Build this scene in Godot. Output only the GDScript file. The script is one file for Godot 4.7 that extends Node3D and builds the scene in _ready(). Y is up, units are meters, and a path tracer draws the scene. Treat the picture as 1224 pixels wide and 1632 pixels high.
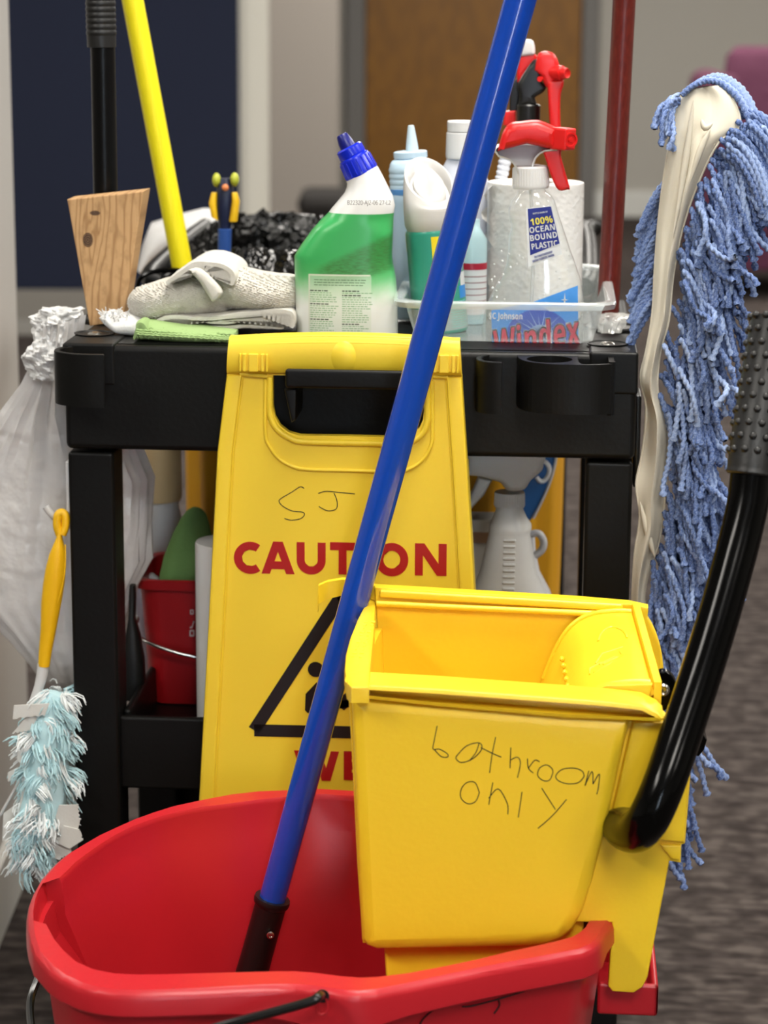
extends Node3D

const YAW := 4.0   # the cart stands a little turned to the line of sight; the far room is square to it

var mats := {}
var bases := {}
var rng := RandomNumberGenerator.new()
var noise := FastNoiseLite.new()
var far_turn := Basis(Vector3.UP, deg_to_rad(YAW))

# ---------------------------------------------------------------- measured outlines, in metres
var LAMPS := [[0.3, 0.3, 1.45], [-2.4, -1.2, 1.3], [2.4, 0.6, 1.2], [2.4, -1.6, 1.0], [0.35, -4.0, 1.5], [2.4, -4.4, 1.5], [-2.4, -4.0, 1.4], [2.4, -7.6, 1.7], [0.35, -7.6, 1.6], [2.4, 3.6, 1.1], [0.35, 2.9, 1.5], [-2.2, 2.2, 1.5]]  # the last panel is added at front left as fill for upright faces
var LAMP_ENERGY := 3.95
var LIP: PackedVector3Array = PackedVector3Array([Vector3(-0.047, 0.694, 0.172), Vector3(-0.0471, 0.6995, 0.166), Vector3(-0.0397, 0.7017, 0.16), Vector3(-0.0266, 0.7043, 0.16), Vector3(-0.0085, 0.7072, 0.172), Vector3(0.0081, 0.7057, 0.19)])
var WRITING := [
	PackedVector2Array([Vector2(0.0738, 0.6553), Vector2(0.0715, 0.6425), Vector2(0.0708, 0.6359), Vector2(0.0758, 0.636), Vector2(0.0822, 0.6323), Vector2(0.0822, 0.6296), Vector2(0.0772, 0.63), Vector2(0.0715, 0.6359)]),
	PackedVector2Array([Vector2(0.0898, 0.6311), Vector2(0.0973, 0.6393), Vector2(0.1073, 0.6422), Vector2(0.1094, 0.637), Vector2(0.1025, 0.6289), Vector2(0.0936, 0.6254), Vector2(0.0891, 0.6285), Vector2(0.0898, 0.6311)]), PackedVector2Array([Vector2(0.1073, 0.6422), Vector2(0.1049, 0.6342), Vector2(0.1, 0.6274)]),
	PackedVector2Array([Vector2(0.1203, 0.6473), Vector2(0.1176, 0.6319), Vector2(0.116, 0.6174)]), PackedVector2Array([Vector2(0.1086, 0.6383), Vector2(0.1201, 0.6328), Vector2(0.1251, 0.6309)]),
	PackedVector2Array([Vector2(0.1325, 0.639), Vector2(0.1321, 0.6218)]), PackedVector2Array([Vector2(0.132, 0.6284), Vector2(0.1378, 0.6312), Vector2(0.1403, 0.626), Vector2(0.1381, 0.614)]),
	PackedVector2Array([Vector2(0.1458, 0.6302), Vector2(0.1467, 0.6223), Vector2(0.1506, 0.6184)]), PackedVector2Array([Vector2(0.1467, 0.6223), Vector2(0.1516, 0.629), Vector2(0.1555, 0.6278)]),
	PackedVector2Array([Vector2(0.1661, 0.6188), Vector2(0.1637, 0.6129), Vector2(0.1588, 0.6123), Vector2(0.1542, 0.6163), Vector2(0.1556, 0.6226), Vector2(0.161, 0.6254), Vector2(0.1655, 0.6224), Vector2(0.1661, 0.6188)]), PackedVector2Array([Vector2(0.191, 0.6169), Vector2(0.1866, 0.6115), Vector2(0.1782, 0.6102), Vector2(0.1707, 0.6126), Vector2(0.1686, 0.6167), Vector2(0.1735, 0.6221), Vector2(0.1829, 0.6234), Vector2(0.1894, 0.621), Vector2(0.191, 0.6169)]),
	PackedVector2Array([Vector2(0.1946, 0.6215), Vector2(0.1918, 0.6091)]), PackedVector2Array([Vector2(0.1918, 0.6091), Vector2(0.1971, 0.6211), Vector2(0.1981, 0.6106)]), PackedVector2Array([Vector2(0.1981, 0.6106), Vector2(0.2029, 0.6192), Vector2(0.2024, 0.608), Vector2(0.2013, 0.6022)]),
	PackedVector2Array([Vector2(0.1081, 0.6007), Vector2(0.1052, 0.5933), Vector2(0.0992, 0.591), Vector2(0.0936, 0.5955), Vector2(0.0935, 0.6029), Vector2(0.098, 0.6088), Vector2(0.1045, 0.609), Vector2(0.1081, 0.6007)]), PackedVector2Array([Vector2(0.1187, 0.6095), Vector2(0.1157, 0.5907)]), PackedVector2Array([Vector2(0.1156, 0.5961), Vector2(0.123, 0.6043), Vector2(0.1304, 0.5925), Vector2(0.131, 0.5832)]),
	PackedVector2Array([Vector2(0.142, 0.6022), Vector2(0.1394, 0.5808)]), PackedVector2Array([Vector2(0.1576, 0.6059), Vector2(0.1688, 0.5884)]), PackedVector2Array([Vector2(0.1775, 0.5971), Vector2(0.1664, 0.583), Vector2(0.1553, 0.5721)])]
var WHITE_BAG := [[Vector2(-0.3973, 0.8599), Vector2(-0.3855, 0.8499)], [Vector2(-0.39, 0.887), Vector2(-0.3631, 0.8671)], [Vector2(-0.376, 0.9158), Vector2(-0.3341, 0.8734)], [Vector2(-0.3427, 0.9296), Vector2(-0.3094, 0.8763)], [Vector2(-0.3088, 0.9367), Vector2(-0.2882, 0.8825)], [Vector2(-0.286, 0.932), Vector2(-0.2694, 0.8953)], [Vector2(-0.2743, 0.9221), Vector2(-0.2626, 0.9072)]]
var CLEANER := [[Vector2(-0.0917, 0.8735), Vector2(0.0068, 0.8751), 0.025], [Vector2(-0.0929, 0.8829), Vector2(0.0067, 0.8845), 0.0262], [Vector2(-0.0935, 0.8985), Vector2(0.0063, 0.9001), 0.027], [Vector2(-0.0941, 0.9234), Vector2(0.0058, 0.9249), 0.027], [Vector2(-0.0947, 0.9482), Vector2(0.0044, 0.946), 0.027], [Vector2(-0.0952, 0.9637), Vector2(0.0025, 0.9558), 0.027], [Vector2(-0.0952, 0.9692), Vector2(0.0012, 0.962), 0.027], [Vector2(-0.0927, 0.9736), Vector2(0.0005, 0.9675), 0.027], [Vector2(-0.0878, 0.981), Vector2(0.0005, 0.9742), 0.0268], [Vector2(-0.0828, 0.9879), Vector2(0.0008, 0.9804), 0.0266], [Vector2(-0.0779, 0.9947), Vector2(0.001, 0.9878), 0.0264], [Vector2(-0.0729, 1.0003), Vector2(0.0013, 0.9951), 0.0262], [Vector2(-0.068, 1.0058), Vector2(0.0015, 1.0024), 0.026], [Vector2(-0.0637, 1.0096), Vector2(0.0018, 1.0086), 0.0256], [Vector2(-0.0615, 1.012), Vector2(0.0021, 1.0119), 0.0253],
	[Vector2(-0.0582, 1.0164), Vector2(0.003, 1.0189), 0.0245], [Vector2(-0.0526, 1.0231), Vector2(0.0007, 1.028), 0.0228], [Vector2(-0.0465, 1.0305), Vector2(-0.0042, 1.0377), 0.020], [Vector2(-0.0441, 1.036), Vector2(-0.0092, 1.0474), 0.0178], [Vector2(-0.0438, 1.0397), Vector2(-0.0135, 1.0552), 0.0165], [Vector2(-0.0447, 1.0415), Vector2(-0.0147, 1.057), 0.016]]
var ROLL := [Vector2(-0.2525, 0.9082), Vector2(-0.1696, 0.9428)]
var SWAG := [Vector2(-0.1489, 0.9202), Vector2(-0.0922, 0.9444)]
var FRAY := [Vector2(-0.2861, 0.9076), Vector2(-0.2568, 0.9093)]
var KNIT := [Vector2(-0.2436, 0.8905), Vector2(-0.1499, 0.8889), Vector2(-0.2421, 0.9046), Vector2(-0.1498, 0.8981)]
var WINDOW_BOTTLE := [[Vector2(0.0897, 0.8708), Vector2(0.1886, 0.8724), 0.0235], [Vector2(0.0884, 0.8782), Vector2(0.1896, 0.8799), 0.0248], [Vector2(0.0893, 0.9007), Vector2(0.1891, 0.9023), 0.0248], [Vector2(0.0927, 0.9194), Vector2(0.1885, 0.9271), 0.0248], [Vector2(0.0998, 0.9369), Vector2(0.1855, 0.948), 0.0245], [Vector2(0.1082, 0.9518), Vector2(0.1797, 0.9639), 0.024], [Vector2(0.1123, 0.9629), Vector2(0.1745, 0.9773), 0.0235], [Vector2(0.1139, 0.9765), Vector2(0.1699, 0.9907), 0.023], [Vector2(0.1143, 0.99), Vector2(0.1653, 1.0041), 0.0225], [Vector2(0.1166, 0.9998), Vector2(0.1627, 1.0113), 0.0222], [Vector2(0.114, 1.0083), Vector2(0.1601, 1.0198), 0.022], [Vector2(0.1132, 1.0162), Vector2(0.1581, 1.0259), 0.021], [Vector2(0.1161, 1.0242), Vector2(0.1544, 1.0301), 0.019], [Vector2(0.1209, 1.0303), Vector2(0.1501, 1.0331), 0.0155], [Vector2(0.122, 1.0352), Vector2(0.1482, 1.0367), 0.0135], [Vector2(0.1226, 1.0388), Vector2(0.1475, 1.0403), 0.0132]]
var DROPS := [Vector2(0.0976, 0.8789), Vector2(0.1822, 0.9784)]
var BAG := [[Vector2(-0.3551, 0.8922), Vector2(-0.3129, 0.9024), -0.10, 0.02, 1.0, 0.1], [Vector2(-0.3607, 0.8588), Vector2(-0.3195, 0.8627), -0.11, 0.026, 1.0, 0.1], [Vector2(-0.3752, 0.8299), Vector2(-0.3138, 0.8323), -0.12, 0.03, 1.2, 0.08], [Vector2(-0.4005, 0.7966), Vector2(-0.3002, 0.805), -0.13, 0.036, 0.9, 0.06], [Vector2(-0.4342, 0.7547), Vector2(-0.2669, 0.7711), -0.14, 0.042, 0.55, 0.05], [Vector2(-0.4612, 0.7122), Vector2(-0.2529, 0.7298), -0.15, 0.046, 0.36, 0.05], [Vector2(-0.4726, 0.6717), Vector2(-0.2517, 0.6833), -0.15, 0.05, 0.28, 0.06], [Vector2(-0.4706, 0.6312), Vector2(-0.2569, 0.6429), -0.15, 0.05, 0.24, 0.08], [Vector2(-0.4517, 0.5976), Vector2(-0.2734, 0.6053), -0.15, 0.05, 0.2, 0.1], [Vector2(-0.4158, 0.5643), Vector2(-0.2846, 0.571), -0.15, 0.048, 0.18, 0.12], [Vector2(-0.391, 0.5375), Vector2(-0.2891, 0.5436), -0.15, 0.044, 0.15, 0.12], [Vector2(-0.3755, 0.5138), Vector2(-0.2996, 0.5192), -0.15, 0.03, 0.12, 0.12], [Vector2(-0.3557, 0.5012), Vector2(-0.3167, 0.5036), -0.15, 0.012, 0.1, 0.1]]
var KNOT := [[Vector2(-0.3616, 0.838), Vector2(-0.3244, 0.8418), 0.018], [Vector2(-0.3677, 0.8506), Vector2(-0.3215, 0.8559), 0.022], [Vector2(-0.3699, 0.8634), Vector2(-0.32, 0.8674), 0.022], [Vector2(-0.3606, 0.8763), Vector2(-0.3196, 0.8833), 0.02], [Vector2(-0.3577, 0.889), Vector2(-0.3155, 0.896), 0.02], [Vector2(-0.36, 0.8997), Vector2(-0.3115, 0.9055), 0.018], [Vector2(-0.3559, 0.9086), Vector2(-0.3101, 0.9106), 0.014], [Vector2(-0.3495, 0.9113), Vector2(-0.3178, 0.9092), 0.006]]
var HANDLE := [[Vector2(-0.3452, 0.5648), Vector2(-0.3339, 0.5638), 0.0062], [Vector2(-0.3443, 0.5778), Vector2(-0.3317, 0.5768), 0.0066], [Vector2(-0.3417, 0.6037), Vector2(-0.3259, 0.6041), 0.0075], [Vector2(-0.3404, 0.6295), Vector2(-0.3203, 0.63), 0.0088], [Vector2(-0.3381, 0.6488), Vector2(-0.3167, 0.6506), 0.0095], [Vector2(-0.3351, 0.6648), Vector2(-0.315, 0.6665), 0.0096], [Vector2(-0.331, 0.6795), Vector2(-0.3153, 0.6812), 0.009], [Vector2(-0.3264, 0.6898), Vector2(-0.317, 0.69), 0.0068], [Vector2(-0.3237, 0.6962), Vector2(-0.3181, 0.697), 0.0045], [Vector2(-0.3236, 0.7013), Vector2(-0.3174, 0.7014), 0.0042]]
var SPINE: PackedVector3Array = PackedVector3Array([Vector3(-0.3259, 0.5366, -0.01), Vector3(-0.3325, 0.5076, -0.008), Vector3(-0.3352, 0.4757, -0.005), Vector3(-0.3362, 0.4443, 0), Vector3(-0.3428, 0.4121, 0.003), Vector3(-0.3481, 0.386, 0.005), Vector3(-0.3524, 0.3595, 0.006)])
var STRIPS := [[PackedVector2Array([Vector2(-0.366, 0.5292), Vector2(-0.3307, 0.5315), Vector2(-0.336, 0.5184), Vector2(-0.3676, 0.5149)]), 0.01, 2], [PackedVector2Array([Vector2(-0.3545, 0.5165), Vector2(-0.3406, 0.5202), Vector2(-0.3524, 0.5016), Vector2(-0.3702, 0.4985)]), 0.006, 2], [PackedVector2Array([Vector2(-0.3639, 0.4987), Vector2(-0.3577, 0.4937), Vector2(-0.3597, 0.4661), Vector2(-0.3659, 0.4712)]), 0.008, 2], [PackedVector2Array([Vector2(-0.3765, 0.4564), Vector2(-0.3661, 0.4633), Vector2(-0.3678, 0.4501), Vector2(-0.3767, 0.4472)]), 0.004, 2], [PackedVector2Array([Vector2(-0.3222, 0.4293), Vector2(-0.302, 0.4313), Vector2(-0.3011, 0.4129), Vector2(-0.3066, 0.3929), Vector2(-0.3217, 0.399), Vector2(-0.3263, 0.4173)]), 0.018, 1], [PackedVector2Array([Vector2(-0.3177, 0.4084), Vector2(-0.3013, 0.405), Vector2(-0.2977, 0.3945), Vector2(-0.3119, 0.3848), Vector2(-0.3232, 0.3897)]), 0.02, 1], [PackedVector2Array([Vector2(-0.332, 0.3947), Vector2(-0.3129, 0.3953), Vector2(-0.3108, 0.3782), Vector2(-0.3236, 0.3711), Vector2(-0.3337, 0.3748)]), 0.016, 2], [PackedVector2Array([Vector2(-0.382, 0.4133), Vector2(-0.3676, 0.4244), Vector2(-0.37, 0.3858), Vector2(-0.3841, 0.384)]), 0.004, 2], [PackedVector2Array([Vector2(-0.3623, 0.4408), Vector2(-0.3507, 0.4477), Vector2(-0.3564, 0.4225), Vector2(-0.3642, 0.4157)]), 0.012, 2]]
var CANVAS := [[Vector3(0.2783, 1.1341, -0.045), Vector3(0.3121, 1.1396, -0.045)], [Vector3(0.2725, 1.1267, -0.04), Vector3(0.3252, 1.1248, -0.04)], [Vector3(0.267, 1.1071, -0.035), Vector3(0.3306, 1.1004, -0.03)], [Vector3(0.2631, 1.0808, -0.035), Vector3(0.3108, 1.0862, -0.022)], [Vector3(0.2589, 1.0484, -0.035), Vector3(0.2934, 1.0487, -0.022)], [Vector3(0.2554, 1.007, -0.035), Vector3(0.2802, 1.0056, -0.022)], [Vector3(0.2535, 0.9658, -0.03), Vector3(0.2728, 0.9611, -0.022)], [Vector3(0.2522, 0.9245, -0.025), Vector3(0.2699, 0.9195, -0.02)], [Vector3(0.2471, 0.889, -0.02), Vector3(0.2625, 0.8883, -0.018)], [Vector3(0.2424, 0.8638, -0.018), Vector3(0.2612, 0.8524, -0.016)], [Vector3(0.2485, 0.8353, -0.015), Vector3(0.27, 0.8164, -0.014)], [Vector3(0.2462, 0.7925, -0.015), Vector3(0.2723, 0.7797, -0.014)], [Vector3(0.241, 0.761, -0.012), Vector3(0.271, 0.7431, -0.012)], [Vector3(0.2455, 0.7301, -0.012), Vector3(0.2673, 0.7058, -0.012)], [Vector3(0.2417, 0.6927, -0.012), Vector3(0.258, 0.6743, -0.012)], [Vector3(0.2406, 0.6488, -0.012), Vector3(0.2542, 0.6409, -0.012)], [Vector3(0.242, 0.5548, -0.012), Vector3(0.2581, 0.5488, -0.012)], [Vector3(0.2471, 0.3725, -0.012), Vector3(0.2658, 0.3731, -0.012)]]
var CREASES := [PackedVector3Array([Vector3(0.2848, 1.1255, -0.018), Vector3(0.2818, 1.0909, -0.016), Vector3(0.2762, 1.0445, -0.014), Vector3(0.2694, 0.9977, -0.012)]), PackedVector3Array([Vector3(0.3011, 1.0999, -0.014), Vector3(0.2924, 1.0797, -0.013), Vector3(0.2841, 1.0506, -0.012)]), PackedVector3Array([Vector3(0.2929, 1.1083, -0.018), Vector3(0.2965, 1.1003, -0.016), Vector3(0.3033, 1.105, -0.016)]), PackedVector3Array([Vector3(0.2458, 0.7464, 0), Vector3(0.2539, 0.7157, 0), Vector3(0.2618, 0.6923, 0)])]
var EDGE: PackedVector3Array = PackedVector3Array([Vector3(0.3284, 1.1014, -0.024), Vector3(0.3191, 1.0967, -0.022), Vector3(0.3105, 1.0876, -0.018), Vector3(0.3012, 1.0707, -0.018), Vector3(0.2932, 1.0502, -0.018), Vector3(0.2852, 1.0267, -0.018), Vector3(0.28, 1.006, -0.018), Vector3(0.276, 0.9853, -0.018), Vector3(0.2726, 0.9616, -0.018), Vector3(0.2697, 0.92, -0.016), Vector3(0.2635, 0.8902, -0.014), Vector3(0.2616, 0.853, -0.012), Vector3(0.2698, 0.8171, -0.01), Vector3(0.2721, 0.7805, -0.01), Vector3(0.2708, 0.7439, -0.008), Vector3(0.2671, 0.7067, -0.008), Vector3(0.259, 0.6753, -0.008), Vector3(0.2552, 0.642, -0.008), Vector3(0.2578, 0.5947, -0.008), Vector3(0.2605, 0.5437, -0.008), Vector3(0.2621, 0.4923, -0.008), Vector3(0.264, 0.4272, -0.008)])
var EDGE_LEFT: PackedVector3Array = PackedVector3Array([Vector3(0.2596, 1.051, -0.04), Vector3(0.257, 1.0184, -0.04), Vector3(0.2554, 0.989, -0.036), Vector3(0.2539, 0.9594, -0.034), Vector3(0.2534, 0.9299, -0.03)])
var OVER_TOP: PackedVector3Array = PackedVector3Array([Vector3(0.2741, 1.1296, -0.028), Vector3(0.2844, 1.1382, -0.03), Vector3(0.2986, 1.1427, -0.036), Vector3(0.313, 1.1386, -0.04), Vector3(0.3272, 1.1262, -0.036), Vector3(0.3367, 1.1081, -0.03), Vector3(0.3445, 1.0839, -0.028), Vector3(0.3504, 1.053, -0.028)])
var TOP := [Vector3(0.2737, 1.1244, -0.04), Vector3(0.3304, 1.1104, -0.04)]
var RAG := [[Vector2(-0.2577, 0.596), Vector2(-0.1946, 0.594), 0.03], [Vector2(-0.2562, 0.6099), Vector2(-0.1945, 0.6093), 0.03], [Vector2(-0.2518, 0.6308), Vector2(-0.1963, 0.6286), 0.028], [Vector2(-0.2433, 0.6551), Vector2(-0.2002, 0.6506), 0.024], [Vector2(-0.235, 0.6718), Vector2(-0.2034, 0.6642), 0.018], [Vector2(-0.2282, 0.6808), Vector2(-0.2073, 0.6751), 0.011], [Vector2(-0.2221, 0.6837), Vector2(-0.2127, 0.6812), 0.004]]
var BRUSH := [[Vector2(-0.285, 0.4967), Vector2(-0.2624, 0.4974), 0.012], [Vector2(-0.2834, 0.5153), Vector2(-0.2582, 0.5159), 0.014], [Vector2(-0.2816, 0.5392), Vector2(-0.2591, 0.5412), 0.014], [Vector2(-0.2785, 0.5631), Vector2(-0.2627, 0.5655), 0.011], [Vector2(-0.2749, 0.5835), Vector2(-0.2676, 0.5836), 0.007], [Vector2(-0.2738, 0.6071), Vector2(-0.2666, 0.6073), 0.006], [Vector2(-0.273, 0.6192), Vector2(-0.267, 0.6194), 0.005]]
var SPRAY := [[Vector2(0.0817, 0.4884), Vector2(0.1695, 0.4909), 0.03], [Vector2(0.0788, 0.5089), Vector2(0.1704, 0.5114), 0.034], [Vector2(0.0775, 0.6038), Vector2(0.1645, 0.6059), 0.034], [Vector2(0.0812, 0.6173), Vector2(0.1564, 0.6191), 0.034], [Vector2(0.0894, 0.6376), Vector2(0.147, 0.6389), 0.032], [Vector2(0.0936, 0.6577), Vector2(0.144, 0.6588), 0.030], [Vector2(0.0978, 0.6777), Vector2(0.1404, 0.6786), 0.028], [Vector2(0.0984, 0.683), Vector2(0.1416, 0.6833), 0.0285], [Vector2(0.0983, 0.6876), Vector2(0.1415, 0.6879), 0.028], [Vector2(0.1021, 0.695), Vector2(0.1369, 0.6944), 0.025], [Vector2(0.1045, 0.703), Vector2(0.1328, 0.7036), 0.019], [Vector2(0.1057, 0.7083), Vector2(0.1315, 0.7088), 0.017]]
var SQUAT := [[Vector2(0.1343, 0.4601), Vector2(0.1714, 0.4611), 0.02], [Vector2(0.1308, 0.5738), Vector2(0.1676, 0.5747), 0.022], [Vector2(0.1319, 0.5879), Vector2(0.1618, 0.5886), 0.02], [Vector2(0.1343, 0.6055), Vector2(0.1505, 0.6094), 0.014], [Vector2(0.1352, 0.63), Vector2(0.1461, 0.6303), 0.009], [Vector2(0.1348, 0.6509), Vector2(0.1443, 0.6511), 0.008]]


func _ready() -> void:
	# camera
	var cam := Camera3D.new()
	cam.name = "camera"
	cam.fov = 24.2
	var lens := CameraAttributesPhysical.new()
	lens.frustum_focal_length = 55.882
	lens.frustum_focus_distance = 2.12
	lens.exposure_aperture = 5.0
	cam.attributes = lens
	add_child(cam)
	cam.near = 0.05
	cam.far = 60.0
	cam.transform = Transform3D(far_turn * Basis(Vector3.RIGHT, deg_to_rad(-12.5)) * Basis(Vector3.BACK, deg_to_rad(0.35)), far_turn * Vector3(0, 1.23, 2.25))
	cam.current = true
	# the overcast sky reaches in only through the window behind the viewer; the ceiling panels give the rest
	var env := Environment.new()
	env.background_mode = Environment.BG_COLOR
	env.background_color = Color(0.86, 0.93, 1.0)
	env.background_energy_multiplier = 24.0
	env.tonemap_mode = Environment.TONE_MAPPER_LINEAR
	env.tonemap_exposure = 1.0
	env.sdfgi_enabled = true
	env.ssao_enabled = true
	env.ssil_enabled = true
	var we := WorldEnvironment.new()
	we.name = "environment"
	we.environment = env
	add_child(we)

	rng.seed = 20240611
	noise.seed = 17
	noise.frequency = 0.03
	noise.fractal_octaves = 3
	make_materials()
	make_room()
	make_cart()
	make_bags()
	make_sign()
	make_bucket()
	make_wringer()
	make_wet_mop()
	make_poles()
	make_dust_mop()
	make_left_side()
	make_tub()
	make_bottles()
	make_sprayers()
	make_cloths()
	make_shelf_things()
	make_clamp()


# ---------------------------------------------------------------- geometry
class Geo:
	var P := PackedVector3Array()
	var U := PackedVector2Array()

	func tri(a: Vector3, b: Vector3, c: Vector3, ua := Vector2.ZERO, ub := Vector2.ZERO, uc := Vector2.ZERO) -> void:
		P.append(a); P.append(b); P.append(c)
		U.append(ua); U.append(ub); U.append(uc)

	func quad(a: Vector3, b: Vector3, c: Vector3, d: Vector3) -> void:
		tri(a, b, c); tri(a, c, d)

	func grid(rows: Array, closed := false) -> void:
		var nr := rows.size()
		var nc: int = rows[0].size()
		var last := nc if closed else nc - 1
		for i in nr - 1:
			for j in last:
				var k := (j + 1) % nc
				var u0 := float(j) / last
				var u1 := float(j + 1) / last
				var v0 := float(i) / (nr - 1)
				var v1 := float(i + 1) / (nr - 1)
				var a: Vector3 = rows[i][j]
				var b: Vector3 = rows[i][k]
				var c: Vector3 = rows[i + 1][k]
				var d: Vector3 = rows[i + 1][j]
				tri(a, b, c, Vector2(u0, v0), Vector2(u1, v0), Vector2(u1, v1))
				tri(a, c, d, Vector2(u0, v0), Vector2(u1, v1), Vector2(u0, v1))

	func fan(ring) -> void:
		var m := Vector3.ZERO
		for p in ring:
			m += p
		m /= ring.size()
		for i in ring.size():
			tri(m, ring[i], ring[(i + 1) % ring.size()])

	func loft(rings: Array, caps := true) -> void:
		grid(rings, true)
		if caps:
			fan(rings[0])
			fan(rings[rings.size() - 1])

	func planar_uv(x0: float, y0: float, x1: float, y1: float) -> void:
		for i in P.size():
			U[i] = Vector2((P[i].x - x0) / (x1 - x0), (y1 - P[i].y) / (y1 - y0))

	# flat polygon in the xy plane with thickness; the front edge (z1) is eased by b
	func plate(poly: PackedVector2Array, z0: float, z1: float, b := 0.0) -> void:
		if Geometry2D.is_polygon_clockwise(poly):
			poly = poly.duplicate()
			poly.reverse()
		var n := poly.size()
		var inner := PackedVector2Array()
		for i in n:
			var e0 := (poly[i] - poly[(i + n - 1) % n]).normalized()
			var e1 := (poly[(i + 1) % n] - poly[i]).normalized()
			var m := (Vector2(-e0.y, e0.x) + Vector2(-e1.y, e1.x))
			m = m / maxf(m.length_squared() * 0.5, 0.4)
			inner.append(poly[i] + m * b)
		var lists := [[poly, z0], [poly, z1 - b * 0.8]]
		if b > 0.0:
			var mid := PackedVector2Array()
			for i in n:
				mid.append(poly[i].lerp(inner[i], 0.3))
			lists.append([mid, z1 - b * 0.25])
			lists.append([inner, z1])
		var rows := []
		for l in lists:
			var r := PackedVector3Array()
			for q in l[0]:
				r.append(Vector3(q.x, q.y, l[1]))
			rows.append(r)
		grid(rows, true)
		for k in [0, lists.size() - 1]:
			var idx := Geometry2D.triangulate_polygon(lists[k][0])
			for t in idx.size() / 3:
				tri(rows[k][idx[t * 3]], rows[k][idx[t * 3 + 1]], rows[k][idx[t * 3 + 2]])

	# the same lying down: polygon in xz between two heights
	func slab(poly: PackedVector2Array, y0: float, y1: float, b := 0.0) -> void:
		var g := Geo.new()
		g.plate(poly, y0, y1, b)
		for i in g.P.size():
			var p := g.P[i]
			P.append(Vector3(p.x, p.z, p.y))
			U.append(g.U[i])

	func rbox(c: Vector3, s: Vector3, r: float, basis := Basis(), seg := 3) -> void:
		var h := s * 0.5
		r = minf(r, minf(h.x, minf(h.y, h.z)) * 0.999)
		var rows := []
		for side in 2:
			for k in seg + 1:
				var a := PI * 0.5 * (float(k) / seg if side == 0 else 1.0 - float(k) / seg)
				var rr := r * sin(a)
				var y := (h.y - r + r * cos(a)) * (-1.0 if side == 0 else 1.0)
				var ring := PackedVector3Array()
				for q in 4:
					var cx := (h.x - r) * (1.0 if q == 0 or q == 3 else -1.0)
					var cz := (h.z - r) * (1.0 if q < 2 else -1.0)
					for m in seg + 1:
						var t := PI * 0.5 * (q + float(m) / seg)
						ring.append(c + basis * Vector3(cx + rr * cos(t), y, cz + rr * sin(t)))
				rows.append(ring)
		loft(rows)

	func lathe(profile: PackedVector2Array, at: Vector3, axis := Vector3.UP, n := 40, flat := 1.0, caps := true) -> void:
		axis = axis.normalized()
		var q := Basis(Quaternion(Vector3.UP, axis)) if axis.dot(Vector3.UP) > -0.999 else Basis(Vector3.RIGHT, PI)
		var rows := []
		for p in profile:
			var ring := PackedVector3Array()
			for j in n:
				var t := TAU * j / n
				ring.append(at + q * Vector3(cos(t) * p.x, p.y, sin(t) * p.x * flat))
			rows.append(ring)
		loft(rows, caps)

	func tube(path, radius, n := 14, caps := true) -> void:
		var m: int = path.size()
		var rows := []
		var up := Vector3.ZERO
		for i in m:
			var d: Vector3 = (path[mini(i + 1, m - 1)] - path[maxi(i - 1, 0)]).normalized()
			if up == Vector3.ZERO:
				up = d.cross(Vector3.RIGHT if absf(d.x) < 0.8 else Vector3.UP).normalized()
			up = (up - d * up.dot(d)).normalized()
			var side := d.cross(up)
			var r: float = radius if radius is float else radius[i]
			var ring := PackedVector3Array()
			for j in n:
				var t := TAU * j / n
				ring.append(path[i] + (up * cos(t) + side * sin(t)) * r)
			rows.append(ring)
		loft(rows, caps)

	func sphere(c: Vector3, r: Vector3, n := 12) -> void:
		var rows := []
		for i in n / 2 + 1:
			var a := -PI / 2 + PI * i / (n / 2)
			var ring := PackedVector3Array()
			for j in n:
				var t := TAU * j / n
				ring.append(c + Vector3(r.x * cos(a) * cos(t), r.y * sin(a), r.z * cos(a) * sin(t)))
			rows.append(ring)
		grid(rows, true)

	func displace(n: FastNoiseLite, amount: float, freq: float) -> void:
		for i in P.size():
			var p := P[i] * freq
			P[i] += Vector3(n.get_noise_3dv(p), n.get_noise_3dv(p + Vector3(31, 7, 3)), n.get_noise_3dv(p + Vector3(5, 67, 11))) * amount

	func commit(crease := 35.0) -> ArrayMesh:
		var lim := cos(deg_to_rad(crease))
		var nt := P.size() / 3
		var fn := PackedVector3Array()
		var fw := PackedVector3Array()
		var at := {}
		var keep := PackedInt32Array()
		for t in nt:
			var c := (P[t * 3 + 1] - P[t * 3]).cross(P[t * 3 + 2] - P[t * 3])
			fw.append(c)
			fn.append(c.normalized())
			if c.length_squared() < 1e-18:
				continue
			keep.append(t)
			for k in 3:
				var key := Vector3i((P[t * 3 + k] * 50000.0).round())
				if at.has(key):
					at[key].append(t)
				else:
					at[key] = [t]
		var v := PackedVector3Array()
		var nn := PackedVector3Array()
		var uu := PackedVector2Array()
		for t in keep:
			for k in [0, 2, 1]:
				var p := P[t * 3 + k]
				var s := Vector3.ZERO
				for o in at[Vector3i((p * 50000.0).round())]:
					if fn[o].dot(fn[t]) >= lim:
						s += fw[o]
				v.append(p)
				nn.append(s.normalized() if s.length_squared() > 0.0 else fn[t])
				uu.append(U[t * 3 + k])
		var arr := []
		arr.resize(Mesh.ARRAY_MAX)
		arr[Mesh.ARRAY_VERTEX] = v
		arr[Mesh.ARRAY_NORMAL] = nn
		arr[Mesh.ARRAY_TEX_UV] = uu
		var mesh := ArrayMesh.new()
		mesh.add_surface_from_arrays(Mesh.PRIMITIVE_TRIANGLES, arr)
		return mesh


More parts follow.
